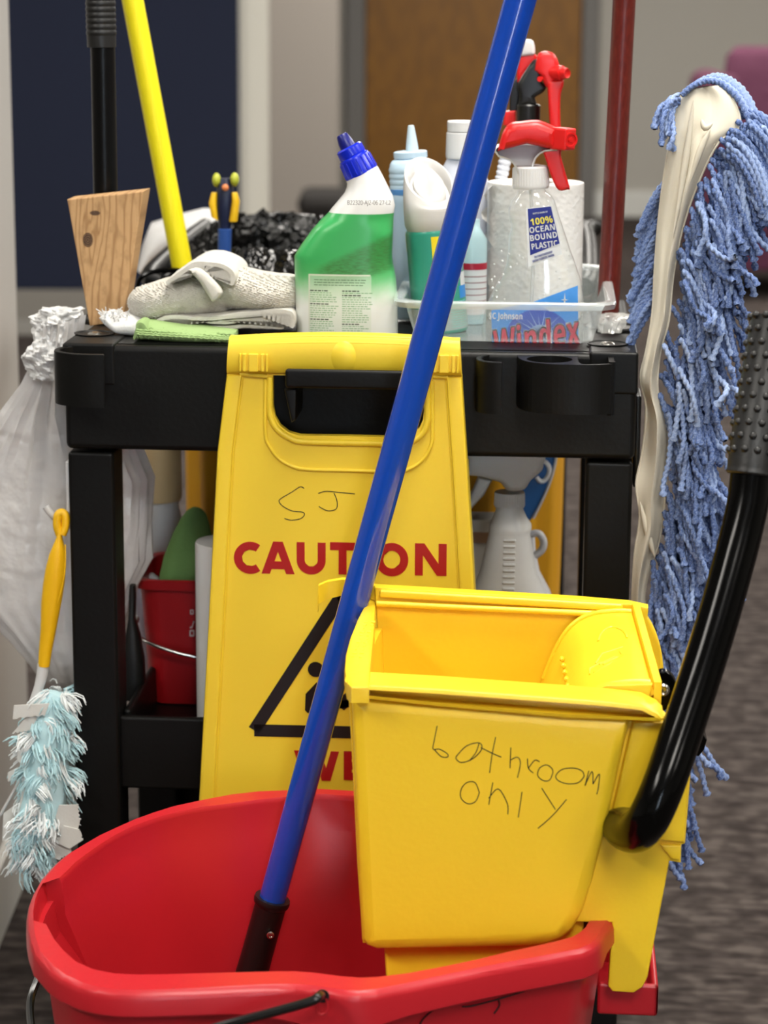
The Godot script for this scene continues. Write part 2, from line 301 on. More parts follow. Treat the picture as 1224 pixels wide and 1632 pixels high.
func thing(called: String, label: String, category: String, base: Vector3, group := "") -> Node3D:
	var o := Node3D.new()
	o.name = called
	add_child(o, true)
	o.position = base
	bases[o] = base
	o.set_meta("label", label)
	o.set_meta("category", category)
	if group:
		o.set_meta("group", group)
	return o


func part(g: Geo, called: String, m: Material, parent: Node3D, crease := 35.0, label := "") -> MeshInstance3D:
	var o := MeshInstance3D.new()
	o.name = called
	o.mesh = g.commit(crease)
	o.material_override = m
	parent.add_child(o, true)
	if bases.has(parent):
		o.position = -bases[parent]
	if label:
		o.set_meta("label", label)
	return o


func structure(g: Geo, called: String, m: Material, turned := true, parent: Node3D = self) -> MeshInstance3D:
	var o := MeshInstance3D.new()
	o.name = called
	o.mesh = g.commit(35.0)
	o.material_override = m
	parent.add_child(o, true)
	if parent == self:
		o.set_meta("kind", "structure")
		if turned:
			o.basis = far_turn
	return o


func boxed(c: Vector3, s: Vector3, r := 0.003, basis := Basis()) -> Geo:
	var g := Geo.new()
	g.rbox(c, s, r, basis, 2)
	return g


func smooth(points, steps := 6) -> PackedVector3Array:
	var c := Curve3D.new()
	var n: int = points.size()
	for i in n:
		var d: Vector3 = (points[mini(i + 1, n - 1)] - points[maxi(i - 1, 0)]) / 6.0
		c.add_point(points[i], -d, d)
	var out := PackedVector3Array()
	for i in n - 1:
		for k in steps:
			out.append(c.sample(i, float(k) / steps))
	out.append(points[n - 1])
	return out


func smooth2(points: PackedVector2Array, steps := 5) -> PackedVector2Array:
	var p := PackedVector3Array()
	for q in points:
		p.append(Vector3(q.x, q.y, 0))
	var out := PackedVector2Array()
	for q in smooth(p, steps):
		out.append(Vector2(q.x, q.y))
	return out


# a ring between two points of an outline, round or squarish in depth
func ring_between(a: Vector2, b: Vector2, zc: float, depth: float, n := 36, e := 1.0) -> PackedVector3Array:
	var ring := PackedVector3Array()
	var c := (a + b) * 0.5
	var h := (b - a) * 0.5
	for j in n:
		var t := TAU * j / n
		var x := signf(cos(t)) * pow(absf(cos(t)), e)
		var z := signf(sin(t)) * pow(absf(sin(t)), e)
		ring.append(Vector3(c.x + h.x * x, c.y + h.y * x, zc + depth * z))
	return ring


# ink or paint strokes of one width, lying on a flat face
func strokes(g: Geo, lines: Array, width: float, z0: float, z1: float, round_ends := true, clip := Rect2()) -> void:
	var pieces := []
	for l in lines:
		if round_ends:
			for i in l.size() - 1:
				pieces.append(PackedVector2Array([l[i], l[i + 1]]))
		else:
			pieces.append(l)
	var lift := 0.0
	for l in pieces:
		if not round_ends:
			lift += 0.00004
		var polys := Geometry2D.offset_polyline(l, width * 0.5, Geometry2D.JOIN_ROUND if round_ends else Geometry2D.JOIN_MITER, Geometry2D.END_ROUND if round_ends else Geometry2D.END_BUTT)
		for p in polys:
			if Geometry2D.is_polygon_clockwise(p):
				continue
			if clip.size.x > 0.0:
				var box := PackedVector2Array([clip.position, clip.position + Vector2(clip.size.x, 0), clip.end, clip.position + Vector2(0, clip.size.y)])
				for q in Geometry2D.intersect_polygons(p, box):
					g.plate(q, z0, z1 + lift)
			else:
				g.plate(p, z0, z1 + lift)


func arc(c: Vector2, r: Vector2, a0: float, a1: float, n := 18) -> PackedVector2Array:
	var out := PackedVector2Array()
	for i in n + 1:
		var t := deg_to_rad(lerpf(a0, a1, float(i) / n))
		out.append(c + Vector2(r.x * cos(t), r.y * sin(t)))
	return out


# geometric capitals drawn with an even stroke inside a box
func capital(g: Geo, ch: String, lo: Vector2, hi: Vector2, w: float, z0: float, z1: float) -> void:
	var h := w * 0.5
	var c := (lo + hi) * 0.5
	var s := hi - lo
	var rx := s.x * 0.5 - h
	var ry := s.y * 0.5 - h
	var L := []
	match ch:
		"C":
			L = [arc(Vector2(lo.x + h + ry, c.y), Vector2(ry, ry), 52, 308, 28)]
		"O":
			L = [arc(c, Vector2(rx, ry), 0, 182), arc(c, Vector2(rx, ry), 180, 362)]
		"A":
			var e := Vector2(0, -w * 1.2)
			L = [PackedVector2Array([Vector2(lo.x + h * 1.05, lo.y) + e * Vector2(0, 1) - Vector2(w * 0.45, 0), Vector2(c.x, hi.y + w * 0.2), Vector2(hi.x - h * 1.05, lo.y) + e + Vector2(w * 0.45, 0)]), PackedVector2Array([Vector2(lo.x + s.x * 0.25, lo.y + s.y * 0.27), Vector2(hi.x - s.x * 0.25, lo.y + s.y * 0.27)])]
		"U":
			var u := PackedVector2Array([Vector2(lo.x + h, hi.y)])
			u.append_array(arc(Vector2(c.x, lo.y + h + rx), Vector2(rx, rx), 180, 360))
			u.append(Vector2(hi.x - h, hi.y))
			L = [u]
		"T":
			L = [PackedVector2Array([Vector2(lo.x, hi.y - h), Vector2(hi.x, hi.y - h)]), PackedVector2Array([Vector2(c.x, hi.y), Vector2(c.x, lo.y)])]
		"I":
			L = [PackedVector2Array([Vector2(c.x, hi.y), Vector2(c.x, lo.y)])]
		"N":
			L = [PackedVector2Array([Vector2(lo.x + h, hi.y), Vector2(lo.x + h, lo.y)]), PackedVector2Array([Vector2(hi.x - h, hi.y), Vector2(hi.x - h, lo.y)]), PackedVector2Array([Vector2(lo.x + h, hi.y + w * 0.1), Vector2(hi.x - h, lo.y - w * 0.1)])]
		"W":
			L = [PackedVector2Array([Vector2(lo.x + h * 0.6, hi.y + w), Vector2(lo.x + s.x * 0.29, lo.y - w * 0.1), Vector2(c.x, hi.y), Vector2(hi.x - s.x * 0.29, lo.y - w * 0.1), Vector2(hi.x - h * 0.6, hi.y + w)])]
		"E", "F", "L":
			L = [PackedVector2Array([Vector2(lo.x + h, hi.y), Vector2(lo.x + h, lo.y)])]
			if ch != "F":
				L.append(PackedVector2Array([Vector2(lo.x, lo.y + h), Vector2(hi.x, lo.y + h)]))
			if ch != "L":
				L.append(PackedVector2Array([Vector2(lo.x, hi.y - h), Vector2(hi.x, hi.y - h)]))
				L.append(PackedVector2Array([Vector2(lo.x, c.y), Vector2(hi.x - w * 0.2, c.y)]))
		"R":
			var q := PackedVector2Array([Vector2(lo.x, hi.y - h)])
			q.append_array(arc(Vector2(c.x, hi.y - h - s.y * 0.19), Vector2(rx, s.y * 0.19), 90, -90))
			q.append(Vector2(lo.x, hi.y - h - s.y * 0.38))
			L = [q, PackedVector2Array([Vector2(lo.x + h, hi.y), Vector2(lo.x + h, lo.y)]), PackedVector2Array([Vector2(c.x, c.y), Vector2(hi.x - h, lo.y - w * 0.3)])]
	strokes(g, L, w, z0, z1, false, Rect2(lo - Vector2(w, 0), s + Vector2(w * 2, 0)))


func lettering(words: String, height: float, parent: Node3D, m: Material, at: Vector3, basis := Basis(), bold := true, thick := 0.0003, outline := 0.0, called := "lettering", stretch := 1.0) -> MeshInstance3D:
	var f := SystemFont.new()
	f.font_names = PackedStringArray(["Droid Sans"])
	f.font_weight = 700 if bold else 400
	var t := TextMesh.new()
	t.font = f
	t.text = words
	t.font_size = 64
	t.pixel_size = 0.01
	var s := height / 0.46
	t.depth = thick / s
	t.curve_step = 2.0
	var o := MeshInstance3D.new()
	o.name = called
	if outline > 0.0:
		var st := SurfaceTool.new()
		for k in 12:
			st.append_from(t, 0, Transform3D(Basis(), Vector3(cos(TAU * k / 12), sin(TAU * k / 12), 0) * outline / s))
		o.mesh = st.commit()
	else:
		o.mesh = t
	o.material_override = m
	parent.add_child(o, true)
	o.basis = basis * Basis.from_scale(Vector3(stretch, 1, 1) * s)
	o.position = at - (bases[parent] if bases.has(parent) else Vector3.ZERO)
	return o


# ---------------------------------------------------------------- materials
func noise_image(freq: float, octaves: int, size: int, sd: int, type := FastNoiseLite.TYPE_SIMPLEX_SMOOTH) -> ImageTexture:
	var n := FastNoiseLite.new()
	n.noise_type = type
	n.seed = sd
	n.frequency = freq
	n.fractal_octaves = octaves
	return ImageTexture.create_from_image(n.get_seamless_image(size, size))


func mat(called: String, c: Color, rough := 0.5, spec := 0.5) -> StandardMaterial3D:
	if mats.has(called):
		return mats[called]
	var m := StandardMaterial3D.new()
	m.resource_name = called
	m.albedo_color = c
	m.roughness = rough
	m.metallic_specular = spec
	m.cull_mode = BaseMaterial3D.CULL_DISABLED
	mats[called] = m
	return m


func bump(m: StandardMaterial3D, t: Texture2D, per_metre: float, cm: float, world := true) -> StandardMaterial3D:
	m.heightmap_enabled = true
	m.heightmap_texture = t
	m.heightmap_scale = cm
	m.uv1_triplanar = true
	m.uv1_world_triplanar = world
	m.uv1_scale = Vector3.ONE * per_metre
	return m


func clear(called: String, c: Color, alpha: float, rough: float) -> StandardMaterial3D:
	var m := mat(called, Color(c, alpha), rough)
	m.transparency = BaseMaterial3D.TRANSPARENCY_ALPHA
	return m


func tinted(a: Color, b: Color, freq: float, sd: int, stretch := Vector2.ONE, size := 256, octaves := 4) -> ImageTexture:
	var n := FastNoiseLite.new()
	n.seed = sd
	n.frequency = freq
	n.fractal_octaves = octaves
	var src := n.get_seamless_image(size, size)
	var im := Image.create(size, size, false, Image.FORMAT_RGB8)
	for y in size:
		for x in size:
			var v := src.get_pixel(int(x * stretch.x) % size, int(y * stretch.y) % size).r
			im.set_pixel(x, y, a.lerp(b, smoothstep(0.25, 0.75, v)))
	return ImageTexture.create_from_image(im)


var fine: ImageTexture
var coarse: ImageTexture
var terry: ImageTexture


func make_materials() -> void:
	fine = noise_image(0.06, 2, 256, 3)
	coarse = noise_image(0.012, 4, 256, 9)
	terry = noise_image(0.11, 1, 256, 21, FastNoiseLite.TYPE_CELLULAR)
	bump(mat("sign yellow plastic", Color(0.925, 0.80, 0.20), 0.42), fine, 6.0, 0.006)
	bump(mat("wringer yellow plastic", Color(0.955, 0.80, 0.155), 0.36), fine, 7.0, 0.012)
	bump(mat("bucket red plastic", Color(0.70, 0.105, 0.145), 0.34), fine, 6.0, 0.008)
	bump(mat("cart black plastic", Color(0.055, 0.055, 0.052), 0.42, 0.32), fine, 9.0, 0.01)
	mat("sign red paint", Color(0.66, 0.06, 0.045), 0.45)
	mat("black paint", Color(0.035, 0.035, 0.032), 0.5)
	mat("marker ink", Color(0.13, 0.115, 0.07), 0.6)
	mat("gloss black tube", Color(0.02, 0.02, 0.02), 0.15, 0.27)
	mat("black metal", Color(0.06, 0.06, 0.06), 0.28)
	bump(mat("black rubber", Color(0.085, 0.085, 0.085), 0.42), fine, 14.0, 0.01)
	mat("blue lacquer", Color(0.04, 0.26, 0.68), 0.2)
	mats["blue lacquer"].clearcoat_enabled = true
	mats["blue lacquer"].clearcoat = 0.6
	mats["blue lacquer"].clearcoat_roughness = 0.06
	mat("white plastic", Color(0.83, 0.83, 0.825), 0.4)
	mat("red trigger plastic", Color(0.82, 0.09, 0.085), 0.35)
	mat("steel", Color(0.72, 0.71, 0.69), 0.25).metallic = 1.0
	mat("yellow fibreglass", Color(0.92, 0.86, 0.04), 0.5)


# ---------------------------------------------------------------- the room
func make_room() -> void:
	var carpet := mat("carpet", Color(1, 1, 1), 0.95, 0.2)
	carpet.albedo_texture = tinted(Color(0.345, 0.315, 0.30), Color(0.255, 0.23, 0.22), 0.02, 4, Vector2(1, 5), 512, 5)
	bump(carpet, fine, 0.9, 0.6)
	carpet.detail_enabled = true
	carpet.detail_blend_mode = BaseMaterial3D.BLEND_MODE_MUL
	carpet.detail_albedo = tinted(Color(1, 1, 1), Color(0.76, 0.75, 0.75), 0.09, 14, Vector2.ONE, 256, 3)
	var paint := mat("grey wall paint", Color(0.69, 0.675, 0.645), 0.8)
	bump(paint, coarse, 2.0, 0.05)
	var pale := mat("pale frame paint", Color(0.8, 0.79, 0.75), 0.6)
	var dim := mat("dim grey panel", Color(0.5, 0.485, 0.46), 0.8)
	var white := mat("ceiling tile", Color(0.86, 0.855, 0.84), 0.9)
	structure(boxed(Vector3(0, -0.05, -3), Vector3(11, 0.1, 18), 0.0), "floor", carpet)
	structure(boxed(Vector3(0, 2.8, -3), Vector3(11, 0.1, 18), 0.0), "ceiling", white)
	structure(boxed(Vector3(0, 1.37, -10.85), Vector3(11, 2.76, 0.2), 0.0), "wall_back", paint)
	# the wall behind the viewer, with a tall window
	var wf := Geo.new()
	for q in [[-5.5, 0.1, 0.0, 2.75], [0.6, 5.5, 0.0, 2.75], [0.1, 0.6, 0.0, 0.35], [0.1, 0.6, 2.3, 2.75]]:
		wf.rbox(Vector3((q[0] + q[1]) * 0.5, (q[2] + q[3]) * 0.5, 5.9), Vector3(q[1] - q[0], q[3] - q[2], 0.2), 0.0)
	structure(wf, "wall_front", paint)
	var wn := Geo.new()
	for q in [[0.1, 0.14, 0.35, 2.3], [0.56, 0.6, 0.35, 2.3], [0.14, 0.56, 0.35, 0.4], [0.14, 0.56, 2.25, 2.3], [0.40, 0.43, 0.4, 2.25]]:
		wn.rbox(Vector3((q[0] + q[1]) * 0.5, (q[2] + q[3]) * 0.5, 5.9), Vector3(q[1] - q[0], q[3] - q[2], 0.08), 0.004)
	var win := structure(wn, "window_1", pale)
	structure(boxed(Vector3(0.35, 1.325, 5.9), Vector3(0.42, 1.85, 0.006), 0.0), "pane", clear("window glass", Color(1, 1, 1), 0.05, 0.02), true, win)
	structure(boxed(Vector3(5.4, 1.37, -3), Vector3(0.2, 2.76, 18), 0.0), "wall_right", paint)
	structure(boxed(Vector3(-5.4, 1.37, -3), Vector3(0.2, 2.76, 18), 0.0), "wall_far_left", paint)
	# the wall pier beside the cart, and its base board
	structure(boxed(Vector3(-0.759, 1.37, -0.78), Vector3(0.50, 2.76, 0.50), 0.004), "wall_left", mat("near wall paint", Color(0.70, 0.69, 0.675), 0.75))
	structure(boxed(Vector3(-0.759, 0.05, -0.78), Vector3(0.524, 0.10, 0.524), 0.003), "baseboard_left", mat("white base board", Color(0.84, 0.84, 0.82), 0.5))
	structure(boxed(Vector3(1.6, 0.07, -10.74), Vector3(7.4, 0.14, 0.03), 0.004), "baseboard_back", mat("white base board", Color.WHITE))
	# brown wooden door in the far wall
	var wood := mat("brown door veneer", Color(1, 1, 1), 0.45)
	wood.albedo_texture = tinted(Color(0.54, 0.36, 0.05), Color(0.49, 0.32, 0.03), 0.03, 8, Vector2(3, 1))
	wood.uv1_triplanar = true
	wood.uv1_scale = Vector3.ONE * 0.7
	structure(boxed(Vector3(0.5 * (-0.1106 + 1.0333), 1.05, -10.72), Vector3(1.0333 - -0.1106, 2.1, 0.06), 0.004), "door_1", wood)
	for e in [[-0.2152, -0.1173], [1.0401, 1.1278]]:
		structure(boxed(Vector3((e[0] + e[1]) * 0.5, 1.08, -10.71), Vector3(e[1] - e[0], 2.16, 0.08), 0.005), "trim_1" if e[0] < 0 else "trim_2", mat("grey door frame", Color(0.45, 0.44, 0.43), 0.6))
	# navy fabric partition, its grey rail and pale end post, and a pale column behind it
	var z := -6.2
	var navy := mat("navy partition cloth", Color(0.06, 0.095, 0.19), 0.9)
	bump(navy, fine, 3.0, 0.05)
	var pw := structure(boxed(Vector3(-1.916, 1.37, z - 0.06), Vector3(3.0, 2.72, 0.1), 0.004), "wall_partition", pale)
	var g := boxed(Vector3(-1.965, 1.413, z), Vector3(2.90, 2.50, 0.05), 0.006)
	structure(g, "cloth_panel", navy, true, pw)
	structure(boxed(Vector3(-1.965, 0.109, z), Vector3(2.90, 0.106, 0.052), 0.004), "bottom_rail", dim, true, pw)
	structure(boxed(Vector3(-1.965, 0.028, z + 0.005), Vector3(2.94, 0.055, 0.07), 0.004), "base_strip", mat("grey base strip", Color(0.56, 0.55, 0.53), 0.6), true, pw)
	structure(boxed(Vector3(-0.535, 1.37, -9.2), Vector3(0.62, 2.76, 0.3), 0.005), "trim_3", mat("column paint", Color(0.63, 0.6, 0.57), 0.8))
	make_lamps()
	make_armchair()
	make_bench()


func make_lamps() -> void:
	var glow := mat("lamp diffuser", Color(0.95, 0.95, 0.93), 0.6)
	glow.emission_enabled = true
	glow.emission = Color(1.0, 0.97, 0.92)
	glow.emission_energy_multiplier = 3.0
	for p in LAMPS:
		var at := far_turn * Vector3(p[0], 2.75, p[1])
		var t := thing("ceiling_lamp", "recessed white fluorescent panel lamp in the ceiling above the carpet", "lamp", at, "ceiling panel lamps")
		t.basis = far_turn
		for o in [["frame", Vector3(0, -0.008, 0), Vector3(0.62, 0.03, 1.24), mats["white plastic"]], ["diffuser", Vector3(0, -0.026, 0), Vector3(0.56, 0.012, 1.18), glow]]:
			var m := MeshInstance3D.new()
			m.name = o[0]
			m.mesh = boxed(o[1], o[2], 0.004).commit()
			m.material_override = o[3]
			t.add_child(m, true)
		var l := AreaLight3D.new()
		l.name = "panel_light"
		l.area_size = Vector2(0.56, 1.18)
		l.light_color = Color(1.0, 0.98, 0.945)
		l.light_energy = p[2] * LAMP_ENERGY
		l.area_range = 30.0
		l.area_attenuation = 2.0
		l.shadow_enabled = true
		l.rotation_degrees.x = -90
		l.position.y = -0.04
		t.add_child(l)


func make_armchair() -> void:
	var cloth := bump(mat("plum upholstery", Color(0.36, 0.17, 0.27), 0.85), coarse, 3.0, 0.3)
	var dark := cloth
	var z := -7.6
	var x0: float = 1.3736
	var t := thing("armchair", "plum purple upholstered armchair with a rounded back, far off on the carpet", "armchair", far_turn * Vector3(x0 + 0.36, 0, z))
	t.basis = far_turn
	bases.erase(t)
	# local metres, the chair's seat towards the viewer
	var g := Geo.new()
	var rows := []
	for i in 9:
		var f := i / 8.0
		rows.append(ring_between(Vector2(-0.34 + 0.04 * f * f, 0.28 + 0.66 * f), Vector2(0.36 - 0.04 * f * f, 0.28 + 0.66 * f), -0.3 - 0.1 * f, 0.09 - 0.015 * f, 28, 0.6))
	rows.append(ring_between(Vector2(-0.26, 0.98), Vector2(0.28, 0.98), -0.4, 0.04, 28, 0.6))
	g.loft(rows)
	part(g, "backrest", cloth, t, 50)
	part(boxed(Vector3(0, 0.33, 0.02), Vector3(0.6, 0.2, 0.6), 0.05), "seat", dark, t, 50)
	for s in [-1, 1]:
		var a := Geo.new()
		a.rbox(Vector3(s * 0.40, 0.49, 0.0), Vector3(0.14, 0.80, 0.66), 0.06)
		part(a, "armrest", dark, t, 50)
		for q in [-0.26, 0.26]:
			part(boxed(Vector3(s * 0.33, 0.06, q), Vector3(0.05, 0.13, 0.05), 0.01), "leg", mats["black paint"], t)
	part(boxed(Vector3(0, 0.18, 0.0), Vector3(0.66, 0.14, 0.6), 0.02), "base", dark, t)


func make_bench() -> void:
	var t := thing("bench", "low dark upholstered bench standing far behind the cart", "bench", far_turn * Vector3(-0.2, 0, -8.2))
	t.basis = far_turn
	bases.erase(t)
	var m := mat("charcoal upholstery", Color(0.2, 0.19, 0.185), 0.85)
	part(boxed(Vector3(0, 0.30, 0), Vector3(0.36, 0.10, 0.4), 0.04), "seat", m, t)
	part(boxed(Vector3(0, 0.15, 0), Vector3(0.34, 0.22, 0.36), 0.01), "base", m, t)
	for s in [-0.13, 0.13]:
		for q in [-0.14, 0.14]:
			part(boxed(Vector3(s, 0.022, q), Vector3(0.05, 0.045, 0.05), 0.005), "foot", mats["black paint"], t)


# ---------------------------------------------------------------- the cart
func make_cart() -> void:
	var black: Material = mats["cart black plastic"]
	var t := thing("janitor_cart", "black plastic janitor cart carrying cleaning supplies behind the red mop bucket", "cart", Vector3(-0.035, 0, -0.45))
	var xl := -0.310
	var xr := 0.2395
	var cx := (xl + xr) * 0.5
	var w := xr - xl
	# top tray: apron round a slightly sunk deck
	var tray := Geo.new()
	tray.rbox(Vector3(cx, 0.838, -0.01), Vector3(w, 0.102, 0.022), 0.006)
	tray.rbox(Vector3(cx, 0.838, -0.40), Vector3(w, 0.102, 0.022), 0.006)
	tray.rbox(Vector3(xl + 0.011, 0.838, -0.205), Vector3(0.022, 0.102, 0.41), 0.006)
	tray.rbox(Vector3(xr - 0.011, 0.838, -0.205), Vector3(0.022, 0.102, 0.41), 0.006)
	tray.rbox(Vector3(cx, 0.879, -0.205), Vector3(w - 0.01, 0.02, 0.40), 0.004)
	var body := part(tray, "tray", black, t)
	# raised corner blocks that cap the posts
	for q in [[0.1949, xr, 0.0012], [xl, -0.2609, 0.0012]]:
		var b := Geo.new()
		b.rbox(Vector3((q[0] + q[1]) * 0.5, 0.8705, -0.03), Vector3(q[1] - q[0] + 0.002, 0.041, 0.064), 0.003)
		part(b, "corner_block", black, body)
	# screws sunk in the corner deck
	for s in [Vector3(0.2119, 0.8905, -0.0507), Vector3(-0.2912, 0.8905, -0.0618)]:
		var dish := Geo.new()
		dish.lathe(PackedVector2Array([Vector2(0.0195, 0.0), Vector2(0.0205, 0.0012), Vector2(0.018, 0.0012), Vector2(0.015, -0.004), Vector2(0.0, -0.004)]), s + Vector3(0, 0.0006, 0), Vector3.UP, 28)
		part(dish, "screw_recess", mats["black paint"], body)
		var head := Geo.new()
		head.lathe(PackedVector2Array([Vector2(0.0075, -0.004), Vector2(0.0075, 0.0005), Vector2(0.005, 0.0024), Vector2(0.0, 0.003)]), s, Vector3.UP, 20)
		part(head, "screw", mats["steel"], body)
	# pole sockets in the rear of both corners
	for s in [Vector3(0.2181, 0.8905, -0.1682), Vector3(-0.3028, 0.8905, -0.1737)]:
		var hole := Geo.new()
		hole.lathe(PackedVector2Array([Vector2(0.024, 0.0002), Vector2(0.026, 0.0022), Vector2(0.0285, 0.0022), Vector2(0.029, 0.0002), Vector2(0.024, 0.0002), Vector2(0.023, -0.004), Vector2(0.0, -0.004)]), s, Vector3.UP, 32)
		part(hole, "pole_socket", mats["black paint"], body)
	# hook clip at the left corner
	part(clip(PackedVector2Array([Vector2(-0.300, -0.002), Vector2(-0.3085, 0.006), Vector2(-0.3115, 0.020), Vector2(-0.307, 0.034), Vector2(-0.294, 0.044), Vector2(-0.278, 0.048), Vector2(-0.2615, 0.048)]), 0.006, 0.8375, 0.888), "hook_clip", black, body)
	# double holder at the right: a clip, a round cup and a slot
	part(clip(PackedVector2Array([Vector2(0.0975, -0.002), Vector2(0.0915, 0.010), Vector2(0.0905, 0.026), Vector2(0.0945, 0.038), Vector2(0.104, 0.044), Vector2(0.1125, 0.045)]), 0.006, 0.8375, 0.8865), "hook_clip", black, body)
	var cup := CSGCombiner3D.new()
	cup.name = "pole_cup"
	var poly := CSGPolygon3D.new()
	poly.polygon = smooth2(PackedVector2Array([Vector2(0.1255, 0.002), Vector2(0.128, -0.020), Vector2(0.137, -0.040), Vector2(0.155, -0.051), Vector2(0.175, -0.054), Vector2(0.195, -0.053), Vector2(0.208, -0.049), Vector2(0.2165, -0.040), Vector2(0.2165, 0.002)]), 4)
	poly.depth = 0.047
	poly.rotation_degrees.x = -90
	poly.position.y = 0.8865
	cup.add_child(poly)
	var bore := CSGCylinder3D.new()
	bore.radius = 0.0215
	bore.height = 0.08
	bore.sides = 40
	bore.operation = CSGShape3D.OPERATION_SUBTRACTION
	bore.position = Vector3(0.1565, 0.88, 0.0225)
	bore.scale.z = 1.0
	cup.add_child(bore)
	var slot := CSGPolygon3D.new()
	slot.polygon = smooth2(PackedVector2Array([Vector2(0.184, 0.0005), Vector2(0.183, -0.022), Vector2(0.186, -0.0475), Vector2(0.197, -0.048), Vector2(0.207, -0.0445), Vector2(0.2115, -0.038), Vector2(0.2115, 0.0005)]), 4)
	slot.depth = 0.09
	slot.rotation_degrees.x = -90
	slot.position.y = 0.92
	slot.operation = CSGShape3D.OPERATION_SUBTRACTION
	cup.add_child(slot)
	cup.material_override = black
	body.add_child(cup, true)
	var lip := Geo.new()
	lip.tube(PackedVector3Array([Vector3(0.2145, 0.8375, 0.040), Vector3(0.2145, 0.888, 0.040)]), 0.0034, 10)
	part(lip, "holder_lip", black, body)
	# hook that carries the sign
	var hk := Geo.new()
	var a: Vector2 = Vector2(-0.0879, 0.8805)
	var b2: Vector2 = Vector2(0.0272, 0.8625)
	hk.rbox(Vector3((a.x + b2.x) * 0.5, (a.y + b2.y) * 0.5, 0.0675), Vector3(b2.x - a.x, a.y - b2.y, 0.006), 0.003)
	hk.rbox(Vector3((a.x + b2.x) * 0.5, b2.y + 0.004, 0.033), Vector3(b2.x - a.x - 0.004, 0.006, 0.07), 0.002)
	var gus: PackedVector2Array = PackedVector2Array([Vector2(-0.0896, 0.8598), Vector2(-0.0783, 0.86), Vector2(-0.0789, 0.8311), Vector2(-0.0831, 0.8286)])
	hk.plate(gus, 0.0, 0.062, 0.002)
	part(hk, "sign_hook", black, body)
	# four posts
	for q in [[-0.310, -0.2645, -0.008], [0.1935, 0.2385, -0.008], [-0.310, -0.2645, -0.36], [0.1935, 0.2385, -0.36]]:
		var p := Geo.new()
		p.rbox(Vector3((q[0] + q[1]) * 0.5, 0.445, q[2] - 0.025), Vector3(q[1] - q[0], 0.676, 0.05), 0.004)
		part(p, "post", black, t)
	# side rail beside the right post, where the dust mop hangs
	part(boxed(Vector3(0.2425, 0.80, -0.05), Vector3(0.006, 0.09, 0.05), 0.002), "side_bracket", mats["black metal"], t)
	# middle shelf with upstanding lips
	var sh := Geo.new()
	sh.rbox(Vector3(cx, 0.468, -0.22), Vector3(w - 0.09, 0.012, 0.40), 0.003)
	sh.rbox(Vector3(cx, 0.474, -0.022), Vector3(w - 0.088, 0.075, 0.01), 0.003)
	sh.rbox(Vector3(xl + 0.05, 0.49, -0.21), Vector3(0.008, 0.05, 0.36), 0.003)
	sh.rbox(Vector3(xr - 0.05, 0.49, -0.21), Vector3(0.008, 0.05, 0.36), 0.003)
	sh.rbox(Vector3(cx, 0.49, -0.41), Vector3(w - 0.088, 0.05, 0.01), 0.003)
	part(sh, "shelf", black, t)
	# base and wheels
	part(boxed(Vector3(cx, 0.125, -0.46), Vector3(w, 0.05, 0.95), 0.012), "base", black, t)
	part(boxed(Vector3(cx, 0.30, -0.405), Vector3(w - 0.09, 0.34, 0.012), 0.003), "rear_panel", black, t)
	for q in [[xl + 0.05, -0.1], [xr - 0.05, -0.1], [xl + 0.05, -0.85], [xr - 0.05, -0.85]]:
		var wh := Geo.new()
		wh.lathe(PackedVector2Array([Vector2(0.0, -0.012), Vector2(0.044, -0.012), Vector2(0.05, -0.008), Vector2(0.05, 0.008), Vector2(0.044, 0.012), Vector2(0.0, 0.012)]), Vector3(q[0], 0.05, q[1]), Vector3.RIGHT, 28)
		part(wh, "wheel", mats["black rubber"], t)
	# rear frame for the rubbish bag, carried on two uprights
	var fr := Geo.new()
	var loop := PackedVector3Array([Vector3(-0.285, 0.9, -0.415), Vector3(-0.3, 0.905, -0.46), Vector3(-0.3, 0.915, -0.88), Vector3(-0.27, 0.915, -0.925), Vector3(0.17, 0.915, -0.925), Vector3(0.2, 0.915, -0.88), Vector3(0.2, 0.905, -0.46), Vector3(0.19, 0.9, -0.415)])
	fr.tube(smooth(loop, 4), 0.011, 12)
	part(fr, "bag_frame", black, t)
	for x in [-0.27, 0.17]:
		var u := Geo.new()
		u.tube(PackedVector3Array([Vector3(x, 0.14, -0.925), Vector3(x, 0.912, -0.925)]), 0.012, 12)
		part(u, "upright", black, t)
	# two black wire loops behind the left corner
	for q in [0.0, 0.045]:
		var l := Geo.new()
		l.tube(smooth(PackedVector3Array([Vector3(-0.3004, 0.8915, -0.36), Vector3(-0.2988, 0.9069, -0.36), Vector3(-0.2888, 0.9154, -0.36), Vector3(-0.2699, 0.9191, -0.36), Vector3(-0.2504, 0.918, -0.36), Vector3(-0.2435, 0.9049, -0.36)])), 0.0026, 8)
		for i in l.P.size():
			l.P[i] += Vector3(q * 0.4, -q * 0.12, -q)
		part(l, "wire_loop", mats["gloss black tube"], t)


func clip(path: PackedVector2Array, thick: float, y0: float, y1: float) -> Geo:
	var p := smooth2(path, 5)
	var g := Geo.new()
	var side := [PackedVector2Array(), PackedVector2Array()]
	for i in p.size():
		var d := (p[mini(i + 1, p.size() - 1)] - p[maxi(i - 1, 0)]).normalized()
		var n := Vector2(-d.y, d.x) * thick * 0.5
		side[0].append(p[i] + n)
		side[1].append(p[i] - n)
	var out: PackedVector2Array = side[0]
	side[1].reverse()
	out.append_array(side[1])
	g.slab(out, y0, y1, 0.0012)
	return g


